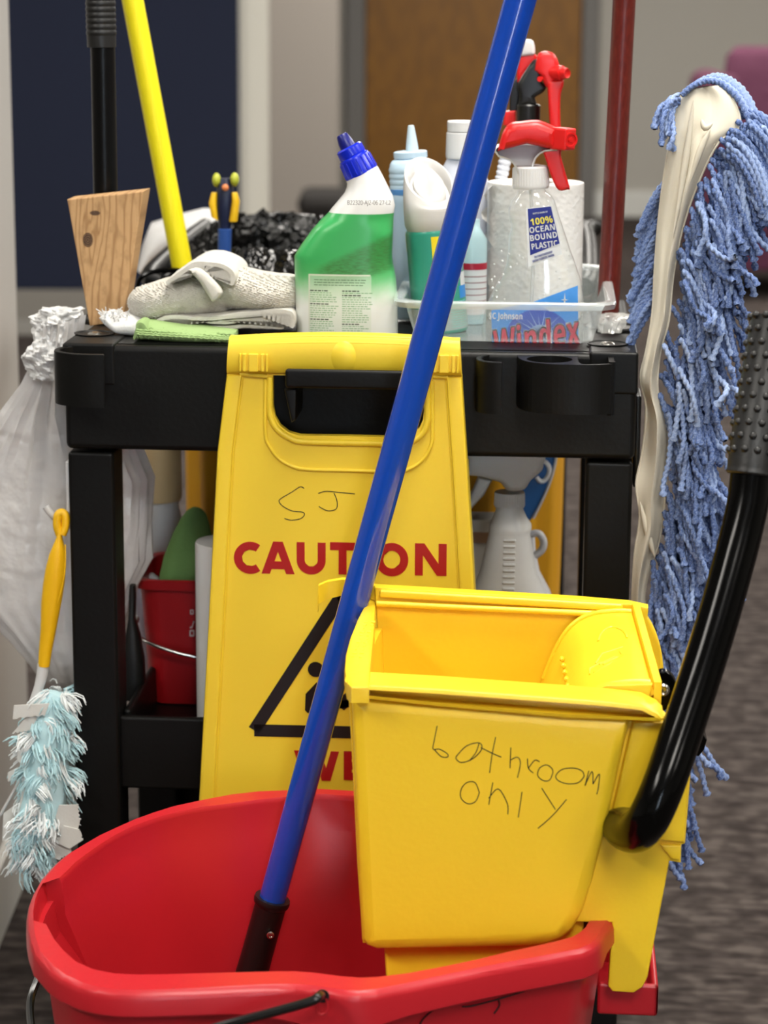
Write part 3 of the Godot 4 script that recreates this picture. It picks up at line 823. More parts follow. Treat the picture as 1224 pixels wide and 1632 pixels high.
func make_bags() -> void:
	# yellow vinyl sack hanging from the rear frame
	var vinyl := mat("yellow vinyl", Color(0.86, 0.62, 0.06), 0.45)
	var t := thing("vinyl_sack", "yellow vinyl rubbish sack hanging from the rear frame of the cart", "bag", Vector3(-0.05, 0.2, -0.67))
	var g := Geo.new()
	var rows := []
	for i in 11:
		var f := i / 10.0
		var y := 0.2 + 0.66 * f
		var ring := PackedVector3Array()
		for j in 72:
			var a := TAU * j / 72
			var k := 0.45
			var x := signf(cos(a)) * pow(absf(cos(a)), k)
			var z := signf(sin(a)) * pow(absf(sin(a)), k)
			var pleat := 0.006 * sin(a * 17.0) * (0.3 + 0.7 * sin(PI * f))
			ring.append(Vector3(-0.0535 + x * (0.229 + pleat - 0.012 * (1.0 - f)), y, -0.67 + z * (0.222 + pleat)))
		rows.append(ring)
	g.grid(rows, true)
	g.fan(rows[0])
	part(g, "sack", vinyl, t, 60)
	# black liner folded over the frame
	var film := bump(mat("black bin liner", Color(0.016, 0.016, 0.016), 0.2), coarse, 9.0, 0.8)
	var b := thing("bin_liner", "crumpled glossy black bin liner folded over the rim of the yellow sack", "bag", Vector3(-0.05, 0.85, -0.67))
	var lr := []
	for i in 9:
		var ring := PackedVector3Array()
		var f := i / 8.0
		for j in 120:
			var a := TAU * j / 120
			var k := 0.35
			var x := signf(cos(a)) * pow(absf(cos(a)), k)
			var z := signf(sin(a)) * pow(absf(sin(a)), k)
			var out := lerpf(1.06, 0.82, f)
			var y := 0.87 + 0.066 * sin(f * PI * 0.62 + 0.2) + (0.0 if f < 0.62 else -(f - 0.62) * 0.3)
			var n := noise.get_noise_3d(j * 9.0, i * 14.0, 3.0) * 0.013
			ring.append(Vector3(-0.05 + x * 0.24 * out + n * 0.5, y + n, -0.67 + z * 0.25 * out + n * 0.6))
		lr.append(ring)
	var lg := Geo.new()
	lg.grid(lr, true)
	lg.fan(lr[8])
	part(lg, "liner", film, b, 40)
	# white plastic bag lying over the far rim
	var wmat := mat("white bag film", Color(0.86, 0.86, 0.86), 0.5)
	var wb := thing("white_bag", "white crumpled plastic bag slumped over the far corner of the black bin liner", "bag", Vector3(-0.3, 0.9, -0.9))
	var wg := Geo.new()
	var wr := []
	for pr in WHITE_BAG:
		wr.append(ring_between(pr[0], pr[1], -0.93, 0.05, 24, 0.9))
	wg.loft(wr)
	wg.displace(noise, 0.008, 160.0)
	part(wg, "film", wmat, wb, 60)


# ---------------------------------------------------------------- caution sign
func make_sign() -> void:
	var yellow: Material = mats["sign yellow plastic"]
	var Z := 0.045
	var t := thing("caution_sign", "yellow folding wet floor sign hanging on the cart, red CAUTION lettering", "sign", Vector3(-0.035, 0.27, 0.035))
	# outline of the leaf and of its grip opening, in metres on the face
	var left: PackedVector2Array = PackedVector2Array([Vector2(-0.1427, 0.9065), Vector2(-0.1454, 0.8708), Vector2(-0.155, 0.7962), Vector2(-0.1761, 0.4505)])
	var right: PackedVector2Array = PackedVector2Array([Vector2(0.0729, 0.9077), Vector2(0.0752, 0.8723), Vector2(0.0816, 0.7888), Vector2(0.0904, 0.6642)])
	var bl := left[3] + (left[3] - left[2]) * 0.52
	var br := right[3] + (right[3] - right[2]) * 3.12
	bl.y = 0.265
	br.y = 0.265
	var open_l: PackedVector2Array = PackedVector2Array([Vector2(-0.0324, 0.8704), Vector2(-0.1021, 0.8704), Vector2(-0.1022, 0.8405), Vector2(-0.1005, 0.831), Vector2(-0.0958, 0.8226), Vector2(-0.0875, 0.8162), Vector2(-0.0768, 0.8134), Vector2(-0.0322, 0.8136)])
	var open_r: PackedVector2Array = PackedVector2Array([Vector2(-0.0322, 0.8136), Vector2(0.0193, 0.8134), Vector2(0.0287, 0.816), Vector2(0.0357, 0.8222), Vector2(0.0392, 0.83), Vector2(0.0403, 0.8396), Vector2(0.04, 0.8693), Vector2(-0.0324, 0.8704)])
	var top_c: Vector2 = Vector2(-0.0325, 0.906)
	var bot_c := Vector2(top_c.x, 0.265)
	var lp := PackedVector2Array([top_c])
	lp.append_array(open_l)
	lp.append_array(PackedVector2Array([bot_c, bl, left[3], left[2], left[1], left[0]]))
	var rp := PackedVector2Array([top_c, right[0], right[1], right[2], right[3], br, bot_c])
	rp.append_array(open_r)
	var g := Geo.new()
	g.plate(lp, 0.036, Z)
	g.plate(rp, 0.036, Z)
	var leaf := part(g, "front_leaf", yellow, t)
	# raised side flanges
	for s in [[left, bl, 1.0], [right, br, -1.0]]:
		var f := PackedVector2Array([s[0][1], s[0][2], s[0][3], s[1]])
		var inner := PackedVector2Array()
		for q in f:
			inner.append(q + Vector2(0.0145 * s[2], 0))
		inner.reverse()
		f.append_array(inner)
		var e := Geo.new()
		e.plate(f, 0.03, Z + 0.0045, 0.003)
		part(e, "side_flange", yellow, leaf)
		var r := Geo.new()
		r.tube(PackedVector3Array([Vector3(inner[3].x, inner[3].y, Z), Vector3(inner[2].x, inner[2].y, Z), Vector3(inner[1].x, inner[1].y, Z), Vector3(inner[0].x, inner[0].y, Z)]), 0.0016, 8)
		part(r, "groove_bead", yellow, leaf)
	# swollen top band with a double bead, a thumb dome and two hinge windows
	var rows := []
	for i in 13:
		var a := PI * i / 12.0
		var ring := PackedVector3Array()
		for k in 21:
			var u := k / 20.0
			var arch := 0.0045 * (1.0 - pow(2.0 * u - 1.0, 2.0))
			var tl: Vector2 = left[0].lerp(right[0], u)
			var bb: Vector2 = left[1].lerp(right[1], u)
			var y := lerpf(bb.y, tl.y + arch, 0.5 - 0.5 * cos(a))
			var x := lerpf(bb.x, tl.x, 0.5 - 0.5 * cos(a))
			ring.append(Vector3(x, y, 0.040 + 0.0135 * pow(sin(a), 0.55)))
		rows.append(ring)
	var band := Geo.new()
	band.grid(rows)
	for e in [0, 20]:
		var edge := PackedVector3Array()
		for i in 13:
			edge.append(rows[i][e])
		band.fan(edge)
	var bm := part(band, "top_band", yellow, leaf, 40)
	for yy in [0.0, -0.0052]:
		var path := PackedVector3Array()
		for k in 21:
			var u := k / 20.0
			var p: Vector2 = left[0].lerp(right[0], u)
			path.append(Vector3(p.x, p.y + 0.0045 * (1.0 - pow(2.0 * u - 1.0, 2.0)) - 0.0035 + yy, 0.0475 + (0.0025 if yy < 0.0 else 0.0)))
		var bead := Geo.new()
		bead.tube(path, 0.0022, 10)
		part(bead, "top_bead", yellow, leaf, 40)
	var dome := Geo.new()
	var dc: Vector2 = Vector2(-0.0348, 0.8904)
	dome.sphere(Vector3(dc.x, dc.y, 0.0475), Vector3(0.0165, 0.0165, 0.0085), 28)
	part(dome, "thumb_dome", yellow, leaf, 60)
	for hx in [Vector2(-0.1191, 0.8836), Vector2(0.0591, 0.8855)]:
		var d := Geo.new()
		d.rbox(Vector3(hx.x, hx.y, 0.0505), Vector3(0.0255, 0.0165, 0.006), 0.0008)
		part(d, "hinge_window", yellow, leaf)
		for o in [[0.0, 0.0085, 0.0035], [-0.0085, 0.003, 0.002], [0.0085, 0.003, 0.002], [-0.0125, 0.0016, 0.003], [0.0125, 0.0016, 0.003]]:
			var pin := Geo.new()
			pin.rbox(Vector3(hx.x + o[0], hx.y, 0.0525), Vector3(o[1], 0.0165, o[2] + 0.0065), 0.0006)
			part(pin, "hinge_pin", yellow, leaf)
	# beads round the opening: inner rim and the wider step below it
	for q in [[PackedVector3Array([Vector3(-0.105, 0.8692, 0.0455), Vector3(-0.1052, 0.8394, 0.0455), Vector3(-0.1028, 0.8262, 0.0455), Vector3(-0.0957, 0.8167, 0.0455), Vector3(-0.0862, 0.8109, 0.0455), Vector3(-0.0743, 0.8075, 0.0455), Vector3(-0.028, 0.8072, 0.0455), Vector3(0.0194, 0.8075, 0.0455), Vector3(0.0311, 0.8108, 0.0455), Vector3(0.0393, 0.8181, 0.0455), Vector3(0.0434, 0.829, 0.0455), Vector3(0.0438, 0.8421, 0.0455), Vector3(0.0436, 0.8695, 0.0455)]), 0.0032],
			[PackedVector3Array([Vector3(-0.1092, 0.8668, 0.0455), Vector3(-0.1094, 0.8153, 0.0455), Vector3(-0.1053, 0.8021, 0.0455), Vector3(-0.0958, 0.7902, 0.0455), Vector3(-0.0827, 0.7832, 0.0455), Vector3(-0.0696, 0.781, 0.0455), Vector3(-0.0279, 0.7807, 0.0455), Vector3(0.0136, 0.7803, 0.0455), Vector3(0.0284, 0.7842, 0.0455), Vector3(0.0396, 0.7929, 0.0455), Vector3(0.0466, 0.8051, 0.0455), Vector3(0.0482, 0.8183, 0.0455), Vector3(0.0477, 0.8672, 0.0455)]), 0.0018]]:
		var b := Geo.new()
		b.tube(smooth(q[0], 4), q[1], 10)
		part(b, "opening_bead", yellow, leaf, 50)
	for q in [[Vector2(-0.1333, 0.8714), Vector2(-0.1072, 0.8694)], [Vector2(0.0483, 0.8722), Vector2(0.0624, 0.8718)]]:
		var b := Geo.new()
		b.tube(PackedVector3Array([Vector3(q[0].x, q[0].y, 0.047), Vector3(q[1].x, q[1].y, 0.047)]), 0.002, 8)
		part(b, "panel_bead", yellow, leaf, 50)
	# rear leaf folded flat behind
	var rear := Geo.new()
	rear.plate(PackedVector2Array([left[2], bl, br, right[2]]), 0.018, 0.026)
	rear.rbox(Vector3(top_c.x, top_c.y - 0.02, 0.02), Vector3(0.2, 0.03, 0.03), 0.006)
	part(rear, "rear_leaf", yellow, t)
	# print
	var red: Material = mats["sign red paint"]
	var ink: Material = mats["black paint"]
	for c in [["C", Vector2(-0.1403, 0.6779), Vector2(-0.1111, 0.7094)], ["A", Vector2(-0.1137, 0.6785), Vector2(-0.0823, 0.7101)], ["U", Vector2(-0.08, 0.6787), Vector2(-0.0523, 0.7101)], ["T", Vector2(-0.0481, 0.6795), Vector2(-0.0241, 0.7108)],
			["I", Vector2(-0.0204, 0.6795), Vector2(-0.0122, 0.7104)], ["O", Vector2(-0.0048, 0.6787), Vector2(0.0266, 0.7113)], ["N", Vector2(0.0329, 0.6802), Vector2(0.063, 0.7115)],
			["W", Vector2(-0.0834, 0.4722), Vector2(-0.0387, 0.5023)], ["E", Vector2(-0.0344, 0.4736), Vector2(-0.0173, 0.5029)], ["T", Vector2(-0.0136, 0.4743), Vector2(0.0095, 0.5031)],
			["F", Vector2(-0.107, 0.4237), Vector2(-0.0896, 0.4533)], ["L", Vector2(-0.0848, 0.4244), Vector2(-0.0675, 0.454)], ["O", Vector2(-0.0638, 0.4244), Vector2(-0.0343, 0.455)], ["O", Vector2(-0.0293, 0.4249), Vector2(0, 0.4554)], ["R", Vector2(0.0051, 0.426), Vector2(0.0257, 0.4556)]]:
		var l := Geo.new()
		capital(l, c[0], c[1], c[2], 0.0076, Z, Z + 0.0004)
		part(l, "letter", red, leaf, 20)
	var tri: PackedVector2Array = PackedVector2Array([Vector2(-0.0366, 0.6594), Vector2(-0.1219, 0.5215), Vector2(0.0519, 0.5227), Vector2(-0.0366, 0.6594)])
	var tg := Geo.new()
	for k in 3:
		strokes(tg, [PackedVector2Array([tri[k], tri[k + 1]])], 0.0122, Z, Z + 0.0004)
	part(tg, "warning_triangle", ink, leaf, 20)
	var man := Geo.new()
	man.plate(arc(Vector2(-0.0619, 0.5845), Vector2(0.0076, 0.0076), 0, 345, 23), Z, Z + 0.0004)
	man.plate(PackedVector2Array([Vector2(-0.0613, 0.5713), Vector2(-0.0717, 0.5597), Vector2(-0.0723, 0.5432), Vector2(-0.0692, 0.5402), Vector2(-0.0644, 0.5422), Vector2(-0.0637, 0.5561), Vector2(-0.0601, 0.56), Vector2(-0.0424, 0.5453), Vector2(-0.009, 0.5513), Vector2(-0.0121, 0.5601), Vector2(-0.0346, 0.5569), Vector2(-0.0516, 0.5729)]), Z, Z + 0.0004)
	man.plate(PackedVector2Array([Vector2(-0.0455, 0.5516), Vector2(-0.0273, 0.566), Vector2(0.0042, 0.5781), Vector2(0.0078, 0.572), Vector2(-0.0182, 0.5574), Vector2(-0.0345, 0.5443)]), Z, Z + 0.0004)
	part(man, "falling_figure", ink, leaf, 20)
	var pen := Geo.new()
	strokes(pen, [smooth2(PackedVector2Array([Vector2(-0.0727, 0.7624), Vector2(-0.0766, 0.7639), Vector2(-0.0841, 0.7589), Vector2(-0.0949, 0.7522), Vector2(-0.0966, 0.7489), Vector2(-0.0928, 0.7445), Vector2(-0.0841, 0.7403), Vector2(-0.0744, 0.7394), Vector2(-0.0727, 0.7366), Vector2(-0.0766, 0.7329), Vector2(-0.0852, 0.7313), Vector2(-0.0917, 0.7329)])),
		smooth2(PackedVector2Array([Vector2(-0.0594, 0.7579), Vector2(-0.0519, 0.7601), Vector2(-0.039, 0.7592), Vector2(-0.0245, 0.7582)])), smooth2(PackedVector2Array([Vector2(-0.0444, 0.7586), Vector2(-0.0416, 0.7511), Vector2(-0.0422, 0.7434), Vector2(-0.0497, 0.7412), Vector2(-0.0562, 0.7437), Vector2(-0.0588, 0.7453)]))], 0.0008, Z, Z + 0.0003)
	part(pen, "handwriting", mats["marker ink"], leaf, 20)


# ---------------------------------------------------------------- mop bucket
func make_bucket() -> void:
	var red: Material = mats["bucket red plastic"]
	var Y := 0.489
	var t := thing("mop_bucket", "large red plastic mop bucket with a pouring lip, standing before the cart", "bucket", Vector3(-0.02, 0, 0.34))
	var outer: PackedVector3Array = PackedVector3Array([Vector3(-0.0199, 0.489, 0.1165), Vector3(-0.051, 0.489, 0.1138), Vector3(-0.0801, 0.489, 0.12), Vector3(-0.109, 0.489, 0.1262), Vector3(-0.1337, 0.489, 0.1373), Vector3(-0.1594, 0.489, 0.1555), Vector3(-0.1833, 0.489, 0.175), Vector3(-0.1989, 0.489, 0.1935), Vector3(-0.2134, 0.489, 0.2133), Vector3(-0.2259, 0.489, 0.2359), Vector3(-0.2377, 0.489, 0.2581), Vector3(-0.2467, 0.489, 0.2811), Vector3(-0.255, 0.489, 0.3037), Vector3(-0.2594, 0.489, 0.3224), Vector3(-0.2621, 0.489, 0.3407), Vector3(-0.2642, 0.489, 0.3616), Vector3(-0.2644, 0.489, 0.3804), Vector3(-0.2642, 0.489, 0.3989), Vector3(-0.2626, 0.489, 0.4183), Vector3(-0.2585, 0.489, 0.4439), Vector3(-0.2523, 0.489, 0.47), Vector3(-0.2455, 0.489, 0.494), Vector3(-0.2351, 0.489, 0.5233), Vector3(-0.2173, 0.489, 0.5535), Vector3(-0.2044, 0.489, 0.5691), Vector3(-0.1888, 0.489, 0.5818), Vector3(-0.1745, 0.489, 0.5887), Vector3(-0.1591, 0.489, 0.592), Vector3(-0.1406, 0.489, 0.5915), Vector3(-0.1225, 0.489, 0.5889), Vector3(-0.098, 0.489, 0.5845), Vector3(-0.074, 0.489, 0.579), Vector3(-0.0559, 0.489, 0.5752), Vector3(-0.0376, 0.489, 0.5724), Vector3(-0.0254, 0.489, 0.5714), Vector3(-0.0124, 0.489, 0.5726), Vector3(0.0003, 0.489, 0.5761), Vector3(0.013, 0.489, 0.5797), Vector3(0.0248, 0.489, 0.5798), Vector3(0.0377, 0.489, 0.5753), Vector3(0.0605, 0.489, 0.5618), Vector3(0.0864, 0.489, 0.5455), Vector3(0.1127, 0.489, 0.529), Vector3(0.1394, 0.489, 0.5135), Vector3(0.166, 0.489, 0.499), Vector3(0.1807, 0.489, 0.4903), Vector3(0.1935, 0.489, 0.483), Vector3(0.2015, 0.489, 0.4735), Vector3(0.2077, 0.489, 0.4603), Vector3(0.2115, 0.489, 0.4419)])
	var inner: PackedVector3Array = PackedVector3Array([Vector3(-0.0182, 0.489, 0.1359), Vector3(-0.0491, 0.489, 0.1334), Vector3(-0.0775, 0.489, 0.143), Vector3(-0.1044, 0.489, 0.1541), Vector3(-0.1285, 0.489, 0.1667), Vector3(-0.1515, 0.489, 0.1773), Vector3(-0.1704, 0.489, 0.191), Vector3(-0.1845, 0.489, 0.2041), Vector3(-0.1959, 0.489, 0.2184), Vector3(-0.2077, 0.489, 0.236), Vector3(-0.2177, 0.489, 0.2563), Vector3(-0.2263, 0.489, 0.2794), Vector3(-0.2342, 0.489, 0.305), Vector3(-0.2399, 0.489, 0.3268), Vector3(-0.2432, 0.489, 0.348), Vector3(-0.2461, 0.489, 0.3629), Vector3(-0.2593, 0.489, 0.367), Vector3(-0.2593, 0.489, 0.3843), Vector3(-0.2581, 0.489, 0.4026), Vector3(-0.2551, 0.489, 0.4287), Vector3(-0.2515, 0.489, 0.4473), Vector3(-0.2485, 0.489, 0.4564), Vector3(-0.2363, 0.489, 0.4633), Vector3(-0.2242, 0.489, 0.4922), Vector3(-0.2122, 0.489, 0.5139), Vector3(-0.1981, 0.489, 0.535), Vector3(-0.1823, 0.489, 0.5482), Vector3(-0.1644, 0.489, 0.555), Vector3(-0.1459, 0.489, 0.5552), Vector3(-0.1283, 0.489, 0.5531), Vector3(-0.1032, 0.489, 0.5492), Vector3(-0.0786, 0.489, 0.5453), Vector3(-0.06, 0.489, 0.5425), Vector3(-0.0414, 0.489, 0.5398), Vector3(-0.0279, 0.489, 0.5386), Vector3(-0.0147, 0.489, 0.5399), Vector3(-0.0028, 0.489, 0.5425), Vector3(0.0085, 0.489, 0.5451), Vector3(0.0211, 0.489, 0.5464), Vector3(0.0344, 0.489, 0.544), Vector3(0.057, 0.489, 0.535), Vector3(0.0823, 0.489, 0.5208), Vector3(0.1075, 0.489, 0.5052), Vector3(0.133, 0.489, 0.4869), Vector3(0.1585, 0.489, 0.4709), Vector3(0.1714, 0.489, 0.4621), Vector3(0.1824, 0.489, 0.4535), Vector3(0.1884, 0.489, 0.4439), Vector3(0.1931, 0.489, 0.433), Vector3(0.1962, 0.489, 0.4195)])
	# the end under the wringer
	for q in [[0.2235, 0.40, 0.2035, 0.39], [0.2255, 0.34, 0.206, 0.335], [0.2235, 0.27, 0.204, 0.275], [0.214, 0.21, 0.196, 0.222], [0.194, 0.165, 0.18, 0.181], [0.16, 0.135, 0.15, 0.152], [0.11, 0.118, 0.105, 0.136], [0.05, 0.111, 0.05, 0.1285], [0.005, 0.1105, 0.005, 0.127]]:
		outer.append(Vector3(q[0], Y, q[1]))
		inner.append(Vector3(q[2], Y, q[3]))
	var n := outer.size()
	var c := Vector3(-0.02, 0, 0.34)
	var scaled := func(ring: PackedVector3Array, s: float, y: float, inset := 0.0) -> PackedVector3Array:
		var out := PackedVector3Array()
		for p in ring:
			var d := Vector3(p.x - c.x, 0, p.z - c.z)
			out.append(Vector3(c.x, y, c.z) + d * s - d.normalized() * inset)
		return out
	var mid := PackedVector3Array()
	for i in n:
		mid.append(outer[i].lerp(inner[i], 0.5))
	for pass_no in 6:
		var next := PackedVector3Array()
		for i in n:
			next.append(mid[i] * 0.5 + (mid[(i + 1) % n] + mid[(i + n - 1) % n]) * 0.25)
		mid = next
	# wall: from the inside floor up over the rounded rim and down the outside
	var rows := []
	rows.append(scaled.call(mid, 0.30, 0.088))
	rows.append(scaled.call(mid, 0.72, 0.088))
	rows.append(scaled.call(mid, 0.76, 0.10, 0.004))
	rows.append(scaled.call(mid, 0.84, 0.25, 0.010))
	rows.append(scaled.call(mid, 0.93, 0.40, 0.014))
	rows.append(scaled.call(inner, 1.0, 0.455, 0.002))
	rows.append(scaled.call(inner, 1.0, 0.484))
	rows.append(scaled.call(inner, 1.0, 0.4885, -0.0025))
	rows.append(scaled.call(outer, 1.0, 0.4893, 0.005))
	rows.append(scaled.call(outer, 1.0, 0.4865, 0.0012))
	rows.append(scaled.call(outer, 1.0, 0.482, -0.0006))
	rows.append(scaled.call(outer, 1.0, 0.470, -0.0012))
	rows.append(scaled.call(outer, 1.0, 0.4685, 0.001))
	rows.append(scaled.call(outer, 1.0, 0.4685, 0.011))
	rows.append(scaled.call(outer, 0.99, 0.44, 0.013))
	rows.append(scaled.call(outer, 0.90, 0.25, 0.012))
	rows.append(scaled.call(outer, 0.82, 0.095, 0.008))
	rows.append(scaled.call(outer, 0.78, 0.078, 0.008))
	rows.append(scaled.call(outer, 0.30, 0.078))
	# the rim hangs deeper where the bail goes in
	for k in [11, 12, 13, 14]:
		for i in n:
			var v: Vector3 = rows[k][i]
			if v.z > 0.45:
				v.y -= 0.013 * exp(-pow((v.x - 0.0) / 0.045, 2.0)) + 0.004 * smoothstep(0.0, 0.1, v.x)
				if k > 11 and k < 14:
					v.y -= 0.0005
				rows[k][i] = v
	var g := Geo.new()
	g.loft(rows)
	var body := part(g, "body", red, t, 32)
	# bail slot in the deep part of the rim
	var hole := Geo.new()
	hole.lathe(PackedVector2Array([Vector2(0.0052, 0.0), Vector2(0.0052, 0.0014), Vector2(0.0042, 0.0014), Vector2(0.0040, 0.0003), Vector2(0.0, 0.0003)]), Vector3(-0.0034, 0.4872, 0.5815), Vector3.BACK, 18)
	part(hole, "bail_hole_shade", mats["black paint"], body, 30)  # flat black disc paints in the dark inside of a hole
	var sl := Geo.new()
	sl.tube(smooth(PackedVector3Array([Vector3(-0.0061, 0.4851, 0.5827), Vector3(-0.0076, 0.4779, 0.5827), Vector3(-0.0066, 0.4739, 0.5827), Vector3(-0.0038, 0.4725, 0.5827), Vector3(-0.0009, 0.4741, 0.5827), Vector3(0.0005, 0.4782, 0.5827), Vector3(-0.0005, 0.4853, 0.5827)]), 4), 0.0009, 8)
	part(sl, "bail_slot", red, body, 60)
	# wire bail lying round the pouring end
	var w := Geo.new()
	w.tube(smooth(PackedVector3Array([Vector3(-0.004, 0.4848, 0.575), Vector3(-0.0046, 0.4939, 0.598), Vector3(-0.0102, 0.4919, 0.603), Vector3(-0.036, 0.483, 0.603), Vector3(-0.0789, 0.4679, 0.6), Vector3(-0.1414, 0.4331, 0.57), Vector3(-0.217, 0.3829, 0.49), Vector3(-0.2728, 0.3365, 0.36), Vector3(-0.2981, 0.3302, 0.27), Vector3(-0.2962, 0.3439, 0.24)]), 5), 0.0036, 10)
	part(w, "bail", mats["black metal"], t)
	# bracket at the wringer end
	var br := Geo.new()
	for q in [[Vector3(0.232, 0.413, 0.400), Vector3(0.050, 0.028, 0.006)], [Vector3(0.232, 0.413, 0.300), Vector3(0.050, 0.028, 0.006)], [Vector3(0.254, 0.413, 0.35), Vector3(0.006, 0.028, 0.106)], [Vector3(0.232, 0.401, 0.35), Vector3(0.048, 0.005, 0.10)]]:
		br.rbox(q[0], q[1], 0.003)
	part(br, "wringer_bracket", red, t)
	# marker initials that follow the front wall
	for l in [PackedVector2Array([Vector2(0.0669, 0.4434), Vector2(0.0683, 0.4496), Vector2(0.0716, 0.4544), Vector2(0.0783, 0.4593), Vector2(0.085, 0.4611)]), PackedVector2Array([Vector2(0.0999, 0.4565), Vector2(0.1072, 0.4553), Vector2(0.1273, 0.4566), Vector2(0.1473, 0.4594)]), PackedVector2Array([Vector2(0.1273, 0.4566), Vector2(0.1283, 0.4509), Vector2(0.1241, 0.4446)])]:
		var pts := PackedVector3Array()
		for q in smooth2(l, 5):
			var best := 0.0
			for i in n:
				var w0: Vector3 = rows[13][i]
				var w1: Vector3 = rows[13][(i + 1) % n]
				if w0.z > 0.4 and (w0.x - q.x) * (w1.x - q.x) <= 0.0 and absf(w1.x - w0.x) > 1e-6:
					best = maxf(best, lerpf(w0.z, w1.z, (q.x - w0.x) / (w1.x - w0.x)))
			pts.append(Vector3(q.x, q.y, best - (0.4685 - q.y) * 0.12 + 0.0012))
		var pen := Geo.new()
		pen.tube(pts, 0.0007, 6)
		part(pen, "handwriting", mat("faded marker", Color(0.2, 0.03, 0.03), 0.6), body, 60)
	for q in [[-0.17, 0.45], [-0.17, 0.24], [0.14, 0.45], [0.14, 0.24]]:
		var k := Geo.new()
		k.lathe(PackedVector2Array([Vector2(0.0, -0.014), Vector2(0.034, -0.014), Vector2(0.038, -0.009), Vector2(0.038, 0.009), Vector2(0.034, 0.014), Vector2(0.0, 0.014)]), Vector3(q[0], 0.038, q[1]), Vector3.RIGHT, 24)
		k.rbox(Vector3(q[0], 0.066, q[1]), Vector3(0.04, 0.03, 0.04), 0.004)
		part(k, "caster", mats["black rubber"], t)


